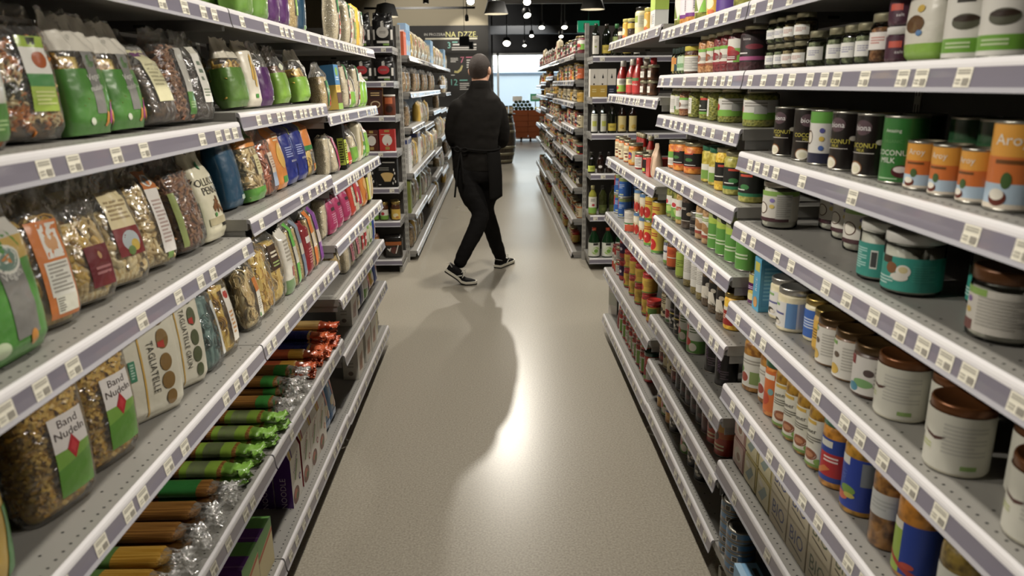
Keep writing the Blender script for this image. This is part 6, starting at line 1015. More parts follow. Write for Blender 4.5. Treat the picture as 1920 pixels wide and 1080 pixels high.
def far_rack(s, xf, zs, y0, nb, bl, nm, seed):
    rz = R(90) if s < 0 else R(-90)
    frg = random.Random(seed)
    for b in range(nb):
        yc = y0 + bl * (b + .5)
        unit(xf, yc, rz, bl, 2.0, '%s shelving frame along the far %s rack' % (ORD[b], nm), 'far rack frames', depth=.46, feet=False, ends=(-1,) if (s > 0) == (b > 0) and 0 else ((1 if s > 0 else -1),) if b == 0 else ())
        DZ = [0 if b == 0 or i in (0, len(zs) - 1) else frg.choice((-.05, 0, .04, .06)) for i in range(len(zs))] + [0]
        for i, z in enumerate(zs):
            dz = DZ[i]
            L = bl
            shelf(xf, yc, z + dz, rz, L, '%s shelf up, %s bay of the far %s rack' % (ORD[i], ORD[b], nm), 'shelves of the far %s rack' % nm, depth=.38, seed=seed + b * 9 + i, tags=5 if b < 2 else 2, far=True)
            y = y0 + bl * b + .02; n = 0; gap = (zs[i + 1] + DZ[i + 1] - z - dz - .055) if i + 1 < len(zs) else .34
            while True:
                if nm == 'bag':
                    seq = L_SEQ[5 if i == 5 else i] if i < 5 else L_SEQ[6]
                    key = seq[(n + (b * 6 if i == 5 else b * 2)) % len(seq)]
                    if b > 0 and key in ('fgx', 'fwx', 'fox'): key = 'fa1'
                else:
                    opts = [['fpl', 'ylj', 'rcj', 'rls'], ['rcj', 'bkj', 'orc_jar'], ['dlj', 'bkj', 'rcj'], ['bkj', 'rdj', 'crm', 'orc_jar'], ['crm', 'ppj', 'msh', 'sml'], ['yej', 'dlj', 'crm', 'smj'], ['orj', 'crl', 'drk', 'yej'], ['rdb', 'drk', 'rdl', 'dlj']][i]
                    key = opts[(n // 2 + b) % len(opts)] if b < 2 else frg.choice(opts + (['fa5', 'wre'] if i > 5 else ['rls', 'bkj']))
                p = PRO[key]; w = p['w'] * 1.03 + .004
                if b > 1: w += .03
                if y + w > y0 + bl * (b + 1) - .01: break
                if p['h'] * (1.06 if p['cat'] == 'bag' else 1.) < gap - .004 or i + 1 >= len(zs):
                    col = {'jar': 'jar', 'bag': 'bag', 'box': 'box', 'bottle': 'bottle', 'can': 'can'}.get(p['cat'], 'pack')
                    nmx = {'jar': 'preserve_jar', 'bag': 'dry_food_bag', 'box': 'dry_food_box'}.get(p['cat'], p['name'])
                    rot = rz + (R(frg.uniform(15, 40)) * (1 if s > 0 else -1) if p['cat'] == 'jar' else 0)
                    n += 1
                    look = p['look']
                    place_flat(key, nmx, (xf + s * (.035 + p['d'] / 2), y + w / 2, z + dz + .0006), rot, '%s, %s along %s shelf up, %s bay, far rack' % (look, ORD[n - 1], ORD[i], ORD[b]), p['cat'], '%ss on the far %s rack' % (nmx.replace('_', ' '), nm))
                else: n += 1
                y += w
                if n > 24: break
far_rack(-1, -.72, FLZ, 6.58, 5, 1.19, 'bag', 200)
far_rack(1, .68, FRZ, 6.58, 5, 1.19, 'jar', 300)
# ------------------------------------------------------------------ the room
def struct(name, mb, loc=(0, 0, 0)):
    o = bpy.data.objects.new(name, mb.mesh(name)); o.location = loc; link(o); o['kind'] = 'structure'; return o
def quick(name, x0, x1, y0, y1, z0, z1, mat):
    m = MB(); m.box(x0, x1, y0, y1, z0, z1, mat); return struct(name, m)
fl = pmat('vinyl_floor', '#8b857a', .3, 0, 0, .5); nt = fl.node_tree; bs = nt.nodes['Principled BSDF']
tc = nt.nodes.new('ShaderNodeTexCoord'); n1 = nt.nodes.new('ShaderNodeTexNoise'); n1.inputs['Scale'].default_value = 130; n1.inputs['Detail'].default_value = 3
n2 = nt.nodes.new('ShaderNodeTexNoise'); n2.inputs['Scale'].default_value = .9; n2.inputs['Detail'].default_value = 4
cr = nt.nodes.new('ShaderNodeValToRGB'); cr.color_ramp.elements[0].position = .3; cr.color_ramp.elements[0].color = lin('#8a8477'); cr.color_ramp.elements[1].position = .7; cr.color_ramp.elements[1].color = lin('#aca597')
mr = nt.nodes.new('ShaderNodeMapRange'); mr.inputs[1].default_value = .3; mr.inputs[2].default_value = .7; mr.inputs[3].default_value = .27; mr.inputs[4].default_value = .32
bp = nt.nodes.new('ShaderNodeBump'); bp.inputs['Strength'].default_value = .12; bp.inputs['Distance'].default_value = .001
for a, b_ in ((tc.outputs['Object'], n1.inputs['Vector']), (tc.outputs['Object'], n2.inputs['Vector']), (n1.outputs[0], cr.inputs[0]), (cr.outputs[0], bs.inputs['Base Color']), (n2.outputs[0], mr.inputs[0]), (mr.outputs[0], bs.inputs['Roughness']), (n1.outputs[0], bp.inputs['Height']), (bp.outputs[0], bs.inputs['Normal'])): nt.links.new(a, b_)
quick('floor', -7, 7, -4, 24, -.1, 0, fl)
M_CEIL = pmat('ceiling_dark', '#2b2c2e', .8); M_WALL = pmat('wall_paint', '#8f8878', .8); M_CREAM = pmat('wall_cream', '#b5ab94', .7); M_BOARD = bump(pmat('chalkboard', '#2b2926', .65), 6, .05)
quick('ceiling', -7, 7, -4, 24, 4.3, 4.4, M_CEIL)
quick('wall_left', -7.1, -7, -4, 24, 0, 4.3, M_WALL); quick('wall_right', 7, 7.1, -4, 24, 0, 4.3, M_WALL); quick('wall_rear', -7, 7, -4.1, -4, 0, 4.3, M_WALL)
quick('wall_front', -7, -.12, 22.05, 22.2, 0, 4.3, M_CREAM)
quick('wall_front_upper', -.12, 7, 22.05, 22.2, 2.37, 4.3, pmat('wall_dark', '#25272b', .7))
quick('trim_1', -.158, -.08, 21.97, 22.05, 0, 4.3, pmat('wall_dark', '#25272b', .7))
# shop window with posts
wf = MB(); WM = pmat('window_post', '#d9dde0', .4)
for x in (-.06, .1, 1.9, 3.7, 5.5, 6.95): wf.box(x - .03, x + .03, 22.06, 22.12, 0, 2.37, WM)
wf.box(-.1, 7, 22.06, 22.12, 2.31, 2.37, WM); wf.box(-.1, 7, 22.06, 22.12, 0, .05, WM)
wn = struct('window_1', wf)
pg = MB(); pg.box(-.1, 7, 22.085, 22.095, .05, 2.31, glass()); o = link(bpy.data.objects.new('window_pane', pg.mesh('window_pane')), wn)
# street outside
quick('street_ground', -20, 30, 24, 80, -.12, -.02, pmat('asphalt', '#8f949a', .8))
quick('street_wall', -8, 20, 29, 29.3, 0, 1.86, pmat('hoarding', '#b4bdc6', .8)); quick('street_wall_coping', -8, 20, 28.95, 29.35, 1.86, 1.94, pmat('hoarding_cap', '#5d6874', .8))
quick('street_building', -20, 40, 62, 66, 0, 3.0, pmat('pale_facade', '#c4d2e6', .8))
# chalkboard
cb = empty('chalkboard', (-2.1, 22.0, 0)); b = MB(); b.box(-1.9, 1.94, 0, .03, .0, 3.11, M_BOARD); part('board', b.mesh('board'), cb)
def XZ(px, py): return px, py
b = MB(); Wd, Hd = 3.84, 2.81
def bx(px): return ((px - 892) * .01492 - .54 + 2.1 + 1.9) / Wd      # place on the wall measured across
def bz(py): return (3.118 - (py - 47) * .0151 - .3) / Hd
SB = lambda u, v, o: (-1.9 + u * Wd, -.002 - o, .3 + v * Hd)
ch = [('t', 'IN PROZERA', bx(818), bz(63), .026, '#d8d4c8'), ('t', 'NA DZZE.', bx(868), bz(63), .05, '#e6e07a'), ('r', bx(800), bz(72), bx(897), bz(69), '#dcd6b8'),
      ('t', '3', bx(844), bz(82), .058, '#7fd0c0'), ('l', bx(851), bz(84), bx(895), bz(79), 1, '#d8d4cc'), ('l', bx(849), bz(92), bx(895), bz(85), 2, '#e0dcd4'), ('l', bx(850), bz(79), bx(860), bz(75), 1, '#7fd0c0'),
      ('t', '7', bx(868), bz(108), .058, '#e07a94'), ('l', bx(875), bz(106), bx(898), bz(102), 1, '#e07a94'), ('l', bx(876), bz(124), bx(886), bz(107), 4, '#d8d4cc'), ('l', bx(846), bz(113), bx(860), bz(104), 3, '#d8d4cc'),
      ('p', [(bx(853), bz(127)), (bx(852), bz(131)), (bx(860), bz(131.5)), (bx(866), bz(127)), (bx(869), bz(119)), (bx(867), bz(117)), (bx(863), bz(124)), (bx(858), bz(128))], '#c8bc70'),
      ('t', '12', bx(852), bz(148), .06, '#7fd0c0'), ('l', bx(862), bz(147), bx(877), bz(143), 1, '#7fd0c0'), ('l', bx(862), bz(163), bx(880), bz(149), 4, '#d8d4cc'), ('l', bx(846), bz(137), bx(853), bz(134), 1, '#d8d4cc')]
art(b, SB, Wd, Hd, ch, cu=1, cv=1, off0=.002); part('chalk_lettering', b.mesh('chalk_lettering'), cb)
tag(cb, 'tall dark chalkboard with coloured hand lettering on the end wall', 'chalkboard')
# counter of fruit crates by the window
WOOD = bump(pmat('crate_wood', '#8f4a26', .5), 30, .15, .002, 2, 'noise', (.1, 1, 1)); WOODM = pmat('crate_dark', '#3a2418', .6)
cw = empty('fruit_stand', (.76, 20.8, 0))
for i, (xa, xb) in enumerate(((-.36, .13), (.14, .62))):
    m = MB()
    for k in range(5): m.box(xa, xb, 0, .025, .12 + k * .145, .258 + k * .145, WOOD)
    part('front_panel', m.mesh('front_panel'), cw)
m = MB(); m.box(-.338, .6, .03, .88, .82, .84, WOODM); part('tray', m.mesh('tray'), cw)
m = MB()
for xa in (-.36, .6): m.box(xa, xa + .02, .03, .9, .12, .83, WOOD)
m.box(-.36, .62, .88, .9, .12, .83, WOOD); part('side_panel', m.mesh('side_panel'), cw)
for x in (-.28, -.05, .2, .5):
    m = MB(); m.box(x - .025, x + .025, .08, .13, 0, .13, WOODM); part('leg', m.mesh('leg'), cw)
tag(cw, 'reddish wooden fruit stand by the shop window', 'fruit stand')
def blob(rx, rz_, mat, seed, bumpy=.1):
    m = MB(); vs = []; fs = []; U, V = 12, 8
    for j in range(V + 1):
        t = PI * j / V
        for i in range(U):
            a = 2 * PI * i / U; q = 1 + bumpy * noise.noise(Vector((math.sin(a) + seed, math.cos(a), t)))
            vs.append((rx * math.sin(t) * math.cos(a) * q, rx * math.sin(t) * math.sin(a) * q, rz_ - rz_ * math.cos(t)))
    for j in range(V):
        for i in range(U): fs.append((j * U + i, (j + 1) * U + i, (j + 1) * U + (i + 1) % U, j * U + (i + 1) % U))
    m.add(vs, fs, mat); return m.mesh('fruit')
AV = [blob(.052, .042, bump(pmat('avocado_skin', '#2c3b24', .65, 0, 0, .25), 60, .5), 1), blob(.048, .045, pmat('avocado_skin'), 2) if 0 else blob(.048, .045, MATS['avocado_skin'], 4)]
LEM = blob(.045, .04, pmat('lemon_skin', '#e0c83a', .4), 3)
frg = random.Random(5); n = 0
for lay in range(3):
    for i in range(6 - lay):
        for j in range(3 - lay):
            o = link(bpy.data.objects.new('avocado', frg.choice(AV))); o.location = (.47 + i * .106 + lay * .053 + frg.uniform(-.001, .001), 20.92 + j * .11 + lay * .055, .842 + lay * .086); o.rotation_euler = (0, 0, frg.uniform(0, 6))
            tag(o, '%s dark green avocado along, %s row, %s layer of the heap' % (ORD[i], ORD[j], ('bottom', 'middle', 'top')[lay]), 'avocado', 'avocados heaped on the stand')
for i in range(3):
    for j in range(3):
        o = link(bpy.data.objects.new('lemon', LEM)); o.location = (1.13 + i * .098, 20.92 + j * .1, .842); tag(o, '%s yellow lemon along, %s row, beside the avocados' % (ORD[i], ORD[j]), 'lemon', 'lemons on the stand')
m = MB(); m.box(-.14, .14, 0, .02, 0, .2, ink('#4fc08a')); m.box(-.1, .1, -.003, 0, .05, .15, ink('#d8ecdc')); m.box(-.012, .012, .0, .02, -.215, 0, WOODM)
o = link(bpy.data.objects.new('price_sign', m.mesh('price_sign'))); o.location = (1.12, 21.3, 1.062); tag(o, 'green price sign on a stick above the lemons', 'sign')
m = MB(); m.box(-.13, .13, 0, .02, 0, .14, ink('#e8e4dc')); m.box(-.012, .012, 0, .02, -.215, 0, WOODM)
o = link(bpy.data.objects.new('price_sign', m.mesh('price_sign_white'))); o.location = (.62, 21.3, 1.062); tag(o, 'white price sign on a stick above the avocados', 'sign')
# wine barrel with jars on top
bar = empty('wine_barrel', (.07, 15.2, 0)); STV = cnt('#2c241c', '#453a2e', 30, 'strand'); HOOP = pmat('barrel_hoop', '#8c8670', .4, .6)
def br(z): return .335 - .075 * ((z - .475) / .475) ** 2
m = MB(); m.lathe([(0, .02)] + [(br(z * .95 / 16), z * .95 / 16 + .0) for z in range(17)] + [(br(.95) - .02, .95), (br(.95) - .025, .925), (0, .925)], 36, STV); part('staves', m.mesh('staves'), bar)
for z in (.03, .17, .3, .6, .74, .88):
    m = MB(); m.lathe([(br(z) - .004, z), (br(z) + .005, z), (br(z + .05) + .005, z + .05), (br(z + .05) - .004, z + .05)], 36, HOOP); part('hoop', m.mesh('hoop'), bar)
tag(bar, 'dark wooden wine barrel with pale metal hoops', 'barrel')
tr = MB(); tr.box(-.3, .3, -.2, .2, 0, .012, pmat('tray_black', '#1d1c1b', .5)); o = link(bpy.data.objects.new('tray', tr.mesh('tray_black'))); o.location = (.1, 15.2, .9515); tag(o, 'flat black tray on top of the wine barrel', 'tray')
jar('bjr', 'honey_jar', 'pale jar', '', .038, .15, cg('#b09060', '#d8c090', 50, 'mottle'), '#2a2622', (.15, .65, '#e4dccb'), [('l', .4, .3, .6, .7, 3, '#8a7a68')], lh=.02, nr=.9, seg=16)
for i in range(6):
    for j in range(2): place_flat('bjr', 'honey_jar', (-.13 + i * .088, 15.12 + j * .1, .9642), 0, '%s pale jar along, %s row, on the barrel tray' % (ORD[i], ('front', 'back')[j]), 'jar', 'jars on the wine barrel')
# lamps and ceiling gear
M_BLACK = pmat('lamp_black', '#1c1c1d', .5); M_LAMPG = pmat('lamp_grey', '#b4b5b6', .5, .0)
def glow(s, c='#fff3dc'): return pmat('glow_%s_%d' % (c.strip('#'), s), c, .5, emit=c, es=s)
def pendant(x, y, zb, r, lab):
    t = empty('pendant_lamp', (x, y, zb)); m = MB(); m.lathe([(r, 0), (r * .98, .01), (r * .7, r * .95), (r * .3, r * 1.05), (.02, r * 1.1)], 32, M_LAMPG); m.lathe([(r * .97, .002), (r * .68, r * .92), (0.02, r)], 32, pmat('lamp_inner', '#e8e4da', .5)); part('shade', m.mesh('shade'), t)
    m = MB(); m.lathe([(0, .03), (r * .5, .035), (r * .5, .05), (0, .055)], 20, glow(10)); part('bulb', m.mesh('bulb'), t)
    m = MB(); m.tube([(0, 0, r * 1.1), (0, 0, 4.29 - zb)], .006, M_BLACK, 6); part('cord', m.mesh('cord'), t)
    tag(t, lab, 'lamp', 'grey pendant lamps')
pendant(.04, 13., 2.63, .2, 'grey cone pendant lamp above the far aisle'); pendant(1.62, 13., 2.69, .2, 'grey cone pendant lamp over the bottle rack side'); pendant(-1.75, 13., 2.6, .2, 'grey cone pendant lamp over the bag rack side')
def spot_fix(x, y, z, lab, es=60, r=.045, rx=35, ez=0):
    t = empty('track_spotlight', (x, y, z)); M = Euler((R(rx), 0, R(ez))).to_matrix()
    def tr_(ps): return [tuple(M @ Vector(p)) for p in ps]
    m = MB(); m.lathe([(0, .14), (r * .8, .14), (r * 1.1, .12), (r * 1.2, -.0), (r * 1.02, -.002), (r * 1.0, .008)], 20, M_BLACK); m.v = tr_(m.v); part('lamp_head', m.mesh('lamp_head'), t)
    m = MB(); m.lathe([(r, .006), (0, .006)], 20, glow(es)); m.v = tr_(m.v); part('lens', m.mesh('lens'), t)
    m = MB(); m.tube([(0, 0, .1), (0, 0, 4.29 - z)], .012, M_BLACK, 8); part('stem', m.mesh('stem'), t)
    tag(t, lab, 'spotlight', 'black spotlights on the ceiling')
spot_fix(-.33, 11.5, 2.67, 'bright spotlight above the chalkboard side of the far aisle', 120, .05, -50)
spot_fix(.485, 11.5, 2.66, 'bright spotlight above the middle of the far aisle', 120, .05, -50)
spot_fix(.56, 13.2, 2.62, 'black angled spotlight hanging below the dark beam', 25, .06, -40, 20)
spot_fix(.97, 16.0, 2.62, 'white spot to the window side, first of the far pair', 40, .055, -35); spot_fix(1.43, 16.0, 2.62, 'white spot over the jar rack, second of the far pair', 40, .055, -35)
spot_fix(1.33, 15.6, 2.42, 'small low spot above the far jar rack', 40, .04, -35); spot_fix(.86, 18., 2.58, 'small spot low over the shop window, upper of two', 40, .045, -35); spot_fix(.735, 19., 2.42, 'small spot low over the shop window, lower of two', 40, .04, -35)
spot_fix(.29, 18., 2.42, 'tall bright spot at the dark window corner', 40, .08, -45)
spot_fix(-.66, 19.5, 3.05, 'black track spotlight shining on the chalkboard', 30, .04, 40)
spot_fix(-1.35, 16., 3.1, 'dark spotlight under the pale bulkhead', 4, .05, 0)
m = MB(); m.box(-1.6, 1.1, -.02, .02, 0, .05, M_BLACK); o = link(bpy.data.objects.new('track_rail', m.mesh('track_rail'))); o.location = (-1.55, 19.46, 3.31); tag(o, 'long black lighting track below the pale bulkhead', 'lighting track')
quick('beam_1', .1, 4., 14.2, 14.4, 2.97, 3.2, pmat('beam_beige', '#b49e78', .6)); quick('beam_2', -.0, 4., 14.15, 14.2, 2.9, 2.97, pmat('beam_grey', '#9c9a96', .5))
quick('beam_3', -4, 6, 17.0, 17.2, 3.3, 3.6, pmat('beam_dark', '#33363b', .7)); quick('beam_4', -.1, 6, 20.0, 20.15, 2.75, 2.95, pmat('duct_grey', '#44484e', .5))
m = MB(); m.box(-.2, .2, 0, .06, 0, .2, pmat('exit_green', '#1d9a6c', .4, emit='#2fc08a', es=.35)); m.box(-.09, -.03, -.004, 0, .04, .16, ink('#e8fff4')); m.box(.02, .12, -.004, 0, .08, .12, ink('#e8fff4')); m.tube([(0, .03, .2), (0, .03, 1.6)], .01, M_BLACK, 6)
o = link(bpy.data.objects.new('exit_sign', m.mesh('exit_sign'))); o.location = (1.75, 14.6, 2.44); tag(o, 'lit green exit sign hanging above the bottle rack', 'sign')
m = MB(); m.box(-.11, .11, 0, .08, 0, .2, pmat('box_slate', '#39404a', .5)); m.box(.1, .2, .0, .05, -.08, .08, MATS['box_slate']); m.tube([(0, .04, .2), (0, .04, 2.0)], .005, M_BLACK, 6)
o = link(bpy.data.objects.new('hanging_scale', m.mesh('hanging_scale'))); o.location = (-.66, 17.5, 2.36); tag(o, 'small slate box hanging in front of the chalkboard', 'scale')
m = MB(); m.box(-.03, .03, -.003, .003, 0, .17, ink('#e6e2da')); m.box(-.034, .034, .0035, .012, 0, .175, M_BLACK); m.box(-.026, .026, -.0038, -.003, .06, .14, ink('#d2d6c8'))
o = link(bpy.data.objects.new('price_card', m.mesh('price_card'))); o.location = (.715, 4.452, .1306); o.rotation_euler = (0, 0, R(-40)); tag(o, 'white price card standing at the far end of the lowest jar shelf', 'sign')
# ------------------------------------------------------------------ the person walking away
def loft(mb, rings, mat, seg=28, e=.9):
    """rings: (cx,cy,cz,a,b,yaw)"""
    vs = []
    for cx, cy, cz, a, b, yw in rings:
        c, s = math.cos(R(yw)), math.sin(R(yw))
        for i in range(seg):
            t = 2 * PI * i / seg; x = sg_pow(math.cos(t), e) * a; y = sg_pow(math.sin(t), e) * b
            vs.append((cx + x * c - y * s, cy + x * s + y * c, cz))
    n = len(rings)
    fs = [(j * seg + i, j * seg + (i + 1) % seg, (j + 1) * seg + (i + 1) % seg, (j + 1) * seg + i) for j in range(n - 1) for i in range(seg)]
    fs += [tuple(range(seg))[::-1], tuple((n - 1) * seg + i for i in range(seg))]
    mb.add(vs, fs, mat)
def ball(mb, c, rx, ry, rz_, mat, yaw=0, U=18, V=12):
    vs = []; cy_, sy_ = math.cos(R(yaw)), math.sin(R(yaw))
    for j in range(V + 1):
        t = PI * j / V
        for i in range(U):
            a = 2 * PI * i / U; x = rx * math.sin(t) * math.cos(a); y = ry * math.sin(t) * math.sin(a)
            vs.append((c[0] + x * cy_ - y * sy_, c[1] + x * sy_ + y * cy_, c[2] + rz_ * math.cos(t)))
    mb.add(vs, [(j * U + i, (j + 1) * U + i, (j + 1) * U + (i + 1) % U, j * U + (i + 1) % U) for j in range(V) for i in range(U)], mat)
def spline(pts, n=6):
    P = [Vector(p) for p in pts]; out = []
    for i in range(len(P) - 1):
        a = P[max(i - 1, 0)]; b = P[i]; c = P[i + 1]; d = P[min(i + 2, len(P) - 1)]
        for k in range(n):
            t = k / n
            out.append(.5 * ((2 * b) + (c - a) * t + (2 * a - 5 * b + 4 * c - d) * t * t + (3 * b - a - 3 * c + d) * t ** 3))
    return out + [P[-1]]
def limb(mb, pts, rad, mat, n=6, seg=16):
    q = spline([tuple(p) + (0,) for p in []] or pts, n); rr = []
    for i in range(len(pts) - 1):
        for k in range(n): t = k / n; t = t * t * (3 - 2 * t); rr.append(rad[i] + (rad[i + 1] - rad[i]) * t)
    rr.append(rad[-1]); mb.tube(q, rr, mat, seg)
    ball(mb, pts[0], rad[0], rad[0], rad[0], mat); ball(mb, pts[-1], rad[-1], rad[-1], rad[-1], mat)
def fuse(mb, name, vox, sm=4, wrinkle=0., wsc=14.):
    """one continuous surface out of overlapping volumes"""
    me = mb.mesh(name); o = bpy.data.objects.new(name, me); COL.objects.link(o)
    m = o.modifiers.new('r', 'REMESH'); m.mode = 'VOXEL'; m.voxel_size = vox; m.use_smooth_shade = True
    s = o.modifiers.new('s', 'SMOOTH'); s.iterations = sm; s.factor = .5
    dg = bpy.context.evaluated_depsgraph_get(); dg.update()
    out = bpy.data.meshes.new_from_object(o.evaluated_get(dg)); out.name = name
    bpy.data.objects.remove(o); bpy.data.meshes.remove(me)
    if wrinkle:
        for v in out.vertices:
            p = v.co; n = noise.noise(Vector((p.x * wsc * .6, p.y * wsc * .6, p.z * wsc * 1.6))) + .6 * noise.noise(p * wsc * 2)
            v.co = p + v.normal * (n * wrinkle)
    for pl in out.polygons: pl.use_smooth = True
    out.materials.clear(); out.materials.append(mb.mats[0])
    return out
SKIN = pmat('skin', '#c99a80', .5); CLOTH = bump(pmat('black_cloth', '#171513', .9, 0, 0, .15), 500, .2, .0006); DENIM = bump(pmat('black_denim', '#151414', .9, 0, 0, .12), 500, .2, .0006); APR = bump(pmat('apron_cloth', '#151413', .9, 0, 0, .12), 500, .2, .0006)
HAIR = bump(pmat('hair_dark', '#281d16', .65, 0, 0, .4), 330, 1., .004, 2, 'noise', (1, 1, .2))
pe = empty('person', (-.13, 6.0, 0)); OFF = Vector((-.13, 6.0, 0))
def ppart(name, me, parent=None):
    o = part(name, me, parent or pe)
    if parent is None: o.location = -OFF
    return o
HC = Vector((-.11, 6.05, 1.628)); HY = -22
hm = Matrix.Translation(HC) @ Euler((0, 0, R(HY))).to_matrix().to_4x4()
def hp(x, y, z): return tuple(hm @ Vector((x, y, z)))         # y forward
b = MB()
ball(b, hp(0, -.012, .018), .078, .098, .1, SKIN, HY); ball(b, hp(0, .03, -.03), .06, .068, .082, SKIN, HY); ball(b, hp(0, .066, -.078), .03, .028, .024, SKIN, HY)
b.tube([hp(0, .088, .02), hp(0, .11, -.022), hp(0, .1, -.03)], [.01, .015, .01], SKIN, 10); ball(b, hp(0, .09, -.055), .022, .012, .006, SKIN, HY); ball(b, hp(0, .088, -.064), .018, .011, .006, SKIN, HY)
for s in (-1, 1):
    ball(b, hp(s * .083, -.01, -.008), .011, .022, .033, SKIN, HY + s * 12); ball(b, hp(s * .032, .072, .03), .022, .014, .008, SKIN, HY); ball(b, hp(s * .045, .06, -.02), .02, .02, .018, SKIN, HY)
b.tube([hp(0, -.02, -.05), (-.112, 6.025, 1.5), (-.125, 6.02, 1.42)], [.06, .061, .072], SKIN, 18)
loft(b, [(-.16, 6.02, .82, .15, .1, -12), (-.157, 6.02, 1.0, .14, .095, -12), (-.15, 6.02, 1.2, .155, .1, -12), (-.14, 6.02, 1.36, .16, .09, -12), (-.125, 6.02, 1.43, .1, .07, -12)], SKIN)
ARM = {-1: [(-.285, 6.0, 1.345), (-.33, 6.03, 1.22), (-.325, 6.08, 1.09), (-.25, 6.26, 1.06), (-.2, 6.36, 1.07)], 1: [(.012, 6.05, 1.335), (.045, 6.09, 1.22), (.05, 6.16, 1.09), (.02, 6.32, 1.06), (-.03, 6.42, 1.07)]}
LEG = {-1: [(-.235, 6.0, .84), (-.195, 5.97, .68), (-.13, 5.93, .53), (-.172, 5.87, .4), (-.232, 5.82, .29), (-.292, 5.785, .17)], 1: [(-.09, 6.05, .84), (-.078, 6.1, .68), (-.088, 6.15, .52), (-.045, 6.19, .36), (-.01, 6.24, .22), (.028, 6.285, .1)]}
for s in (-1, 1):
    limb(b, ARM[s], [.05, .046, .04, .034, .026], SKIN); limb(b, LEG[s], [.085, .075, .052, .05, .045, .036], SKIN)
    # hand: palm, four fingers and a thumb, loosely curled
    w = Vector(ARM[s][-1]); f = (w - Vector(ARM[s][-2])).normalized(); side = Vector((0, 0, 1)); inn = f.cross(side) * -s; inn.normalize()
    pc = w + f * .05; b.tube([w, w + f * .03, w + f * .08], [.026, .034, .034], SKIN, 12)
    for k, (dz, ln) in enumerate(((.03, .068), (.01, .078), (-.01, .072), (-.028, .056))):
        p0 = w + f * .075 + side * dz; p1 = p0 + f * ln * .45 + inn * .006; p2 = p1 + (f * .5 + inn * .85).normalized() * ln * .32; p3 = p2 + (inn - f * .25).normalized() * ln * .26
        b.tube([p0 - f * .02, p0, p1, p2, p3], [.0095, .0095, .009, .008, .0072], SKIN, 8)
    t0 = w + f * .025 + side * .026; t1 = t0 + side * .022 + f * .022 + inn * .014; t2 = t1 + f * .03 + inn * .012
    b.tube([t0, t1, t2], [.013, .011, .0085], SKIN, 8)
ppart('body', fuse(b, 'body', .0062, 3))
for s in (-1, 1):
    m = MB(); ball(m, hp(s * .031, .0745, .012), .012, .011, .009, pmat('eye_white', '#e6e2dc', .3), HY); ball(m, hp(s * .031, .083, .012), .0052, .0035, .0052, pmat('eye_dark', '#2a1c14', .2), HY); ppart('eye', m.mesh('eye'))
# short dark hair: a cap over the back and top of the head
m = MB(); U, V = 40, 18; vs = []
for j in range(V + 1):
    for i in range(U):
        a = 2 * PI * i / U; fw = math.cos(a)      # 1 at the front
        sd = math.exp(-((min(a, 2 * PI - a) - PI / 2) / .3) ** 2)
        zl = -.058 + .1 * sstep(-.25, .75, fw) + .03 * sd        # hair line: nape low, brow high
        q = j / V; zt = .122 + (zl - .122) * (q ** 1.0 if q < .0 else 1 - math.cos(q * PI / 2) if q < .5 else (1 - math.cos(PI / 4)) + (q - .5) * 2 * math.cos(PI / 4))
        zc = (zt - .018) / .105
        rr = math.sqrt(max(0, 1 - min(1, abs(zc)) ** 2)) if zc > 0 else 1 - .22 * sstep(0, 1.0, -zc)
        k = 1.03 + .02 * noise.noise(Vector((math.sin(a) * 4, math.cos(a) * 4, zt * 30))) - .03 * sstep(.8, 1, q)
        x = .0795 * rr * math.sin(a) * k; y = .1 * rr * fw * k - .012; z = zt
        vs.append(hp(x, y, z))
m.add(vs, [(j * U + i, j * U + (i + 1) % U, (j + 1) * U + (i + 1) % U, (j + 1) * U + i) for j in range(V) for i in range(U)], HAIR)
ppart('hair', m.mesh('hair'))
m = MB()
loft(m, [(-.162, 6.02, .86, .185, .13, -12), (-.16, 6.02, .93, .183, .132, -12), (-.157, 6.02, 1.02, .172, .122, -12), (-.152, 6.02, 1.1, .174, .122, -12), (-.15, 6.02, 1.2, .188, .128, -12), (-.143, 6.02, 1.3, .2, .125, -12), (-.136, 6.02, 1.37, .195, .112, -12), (-.127, 6.02, 1.42, .168, .1, -12), (-.119, 6.025, 1.458, .12, .088, -12), (-.114, 6.03, 1.488, .088, .08, -12), (-.111, 6.032, 1.53, .077, .076, -12)], CLOTH)
for s in (-1, 1): limb(m, ARM[s], [.074, .068, .06, .052, .044], CLOTH)
ppart('jacket', fuse(m, 'jacket', .009, 5, .0035))
m = MB(); vs = []; U = 30     # stand up collar
for j, (rr, z) in enumerate(((.084, 1.485), (.08, 1.51), (.077, 1.541), (.072, 1.541), (.07, 1.51))):
    for i in range(U):
        a = 2 * PI * i / U; vs.append((-.11 + rr * math.cos(a), 6.032 + rr * math.sin(a), z + .012 * math.sin(a) * -1))
m.add(vs, [(j * U + i, j * U + (i + 1) % U, (j + 1) * U + (i + 1) % U, (j + 1) * U + i) for j in range(4) for i in range(U)], CLOTH); ppart('collar', m.mesh('collar'))
m = MB()
loft(m, [(-.16, 6.02, .78, .155, .115, -12), (-.162, 6.02, .84, .18, .128, -12), (-.162, 6.02, .9, .176, .125, -12), (-.16, 6.02, .99, .16, .112, -12)], DENIM)
for s in (-1, 1): limb(m, LEG[s], [.104, .094, .07, .068, .06, .052], DENIM)
ppart('trousers', fuse(m, 'trousers', .009, 4, .0035, 20.))
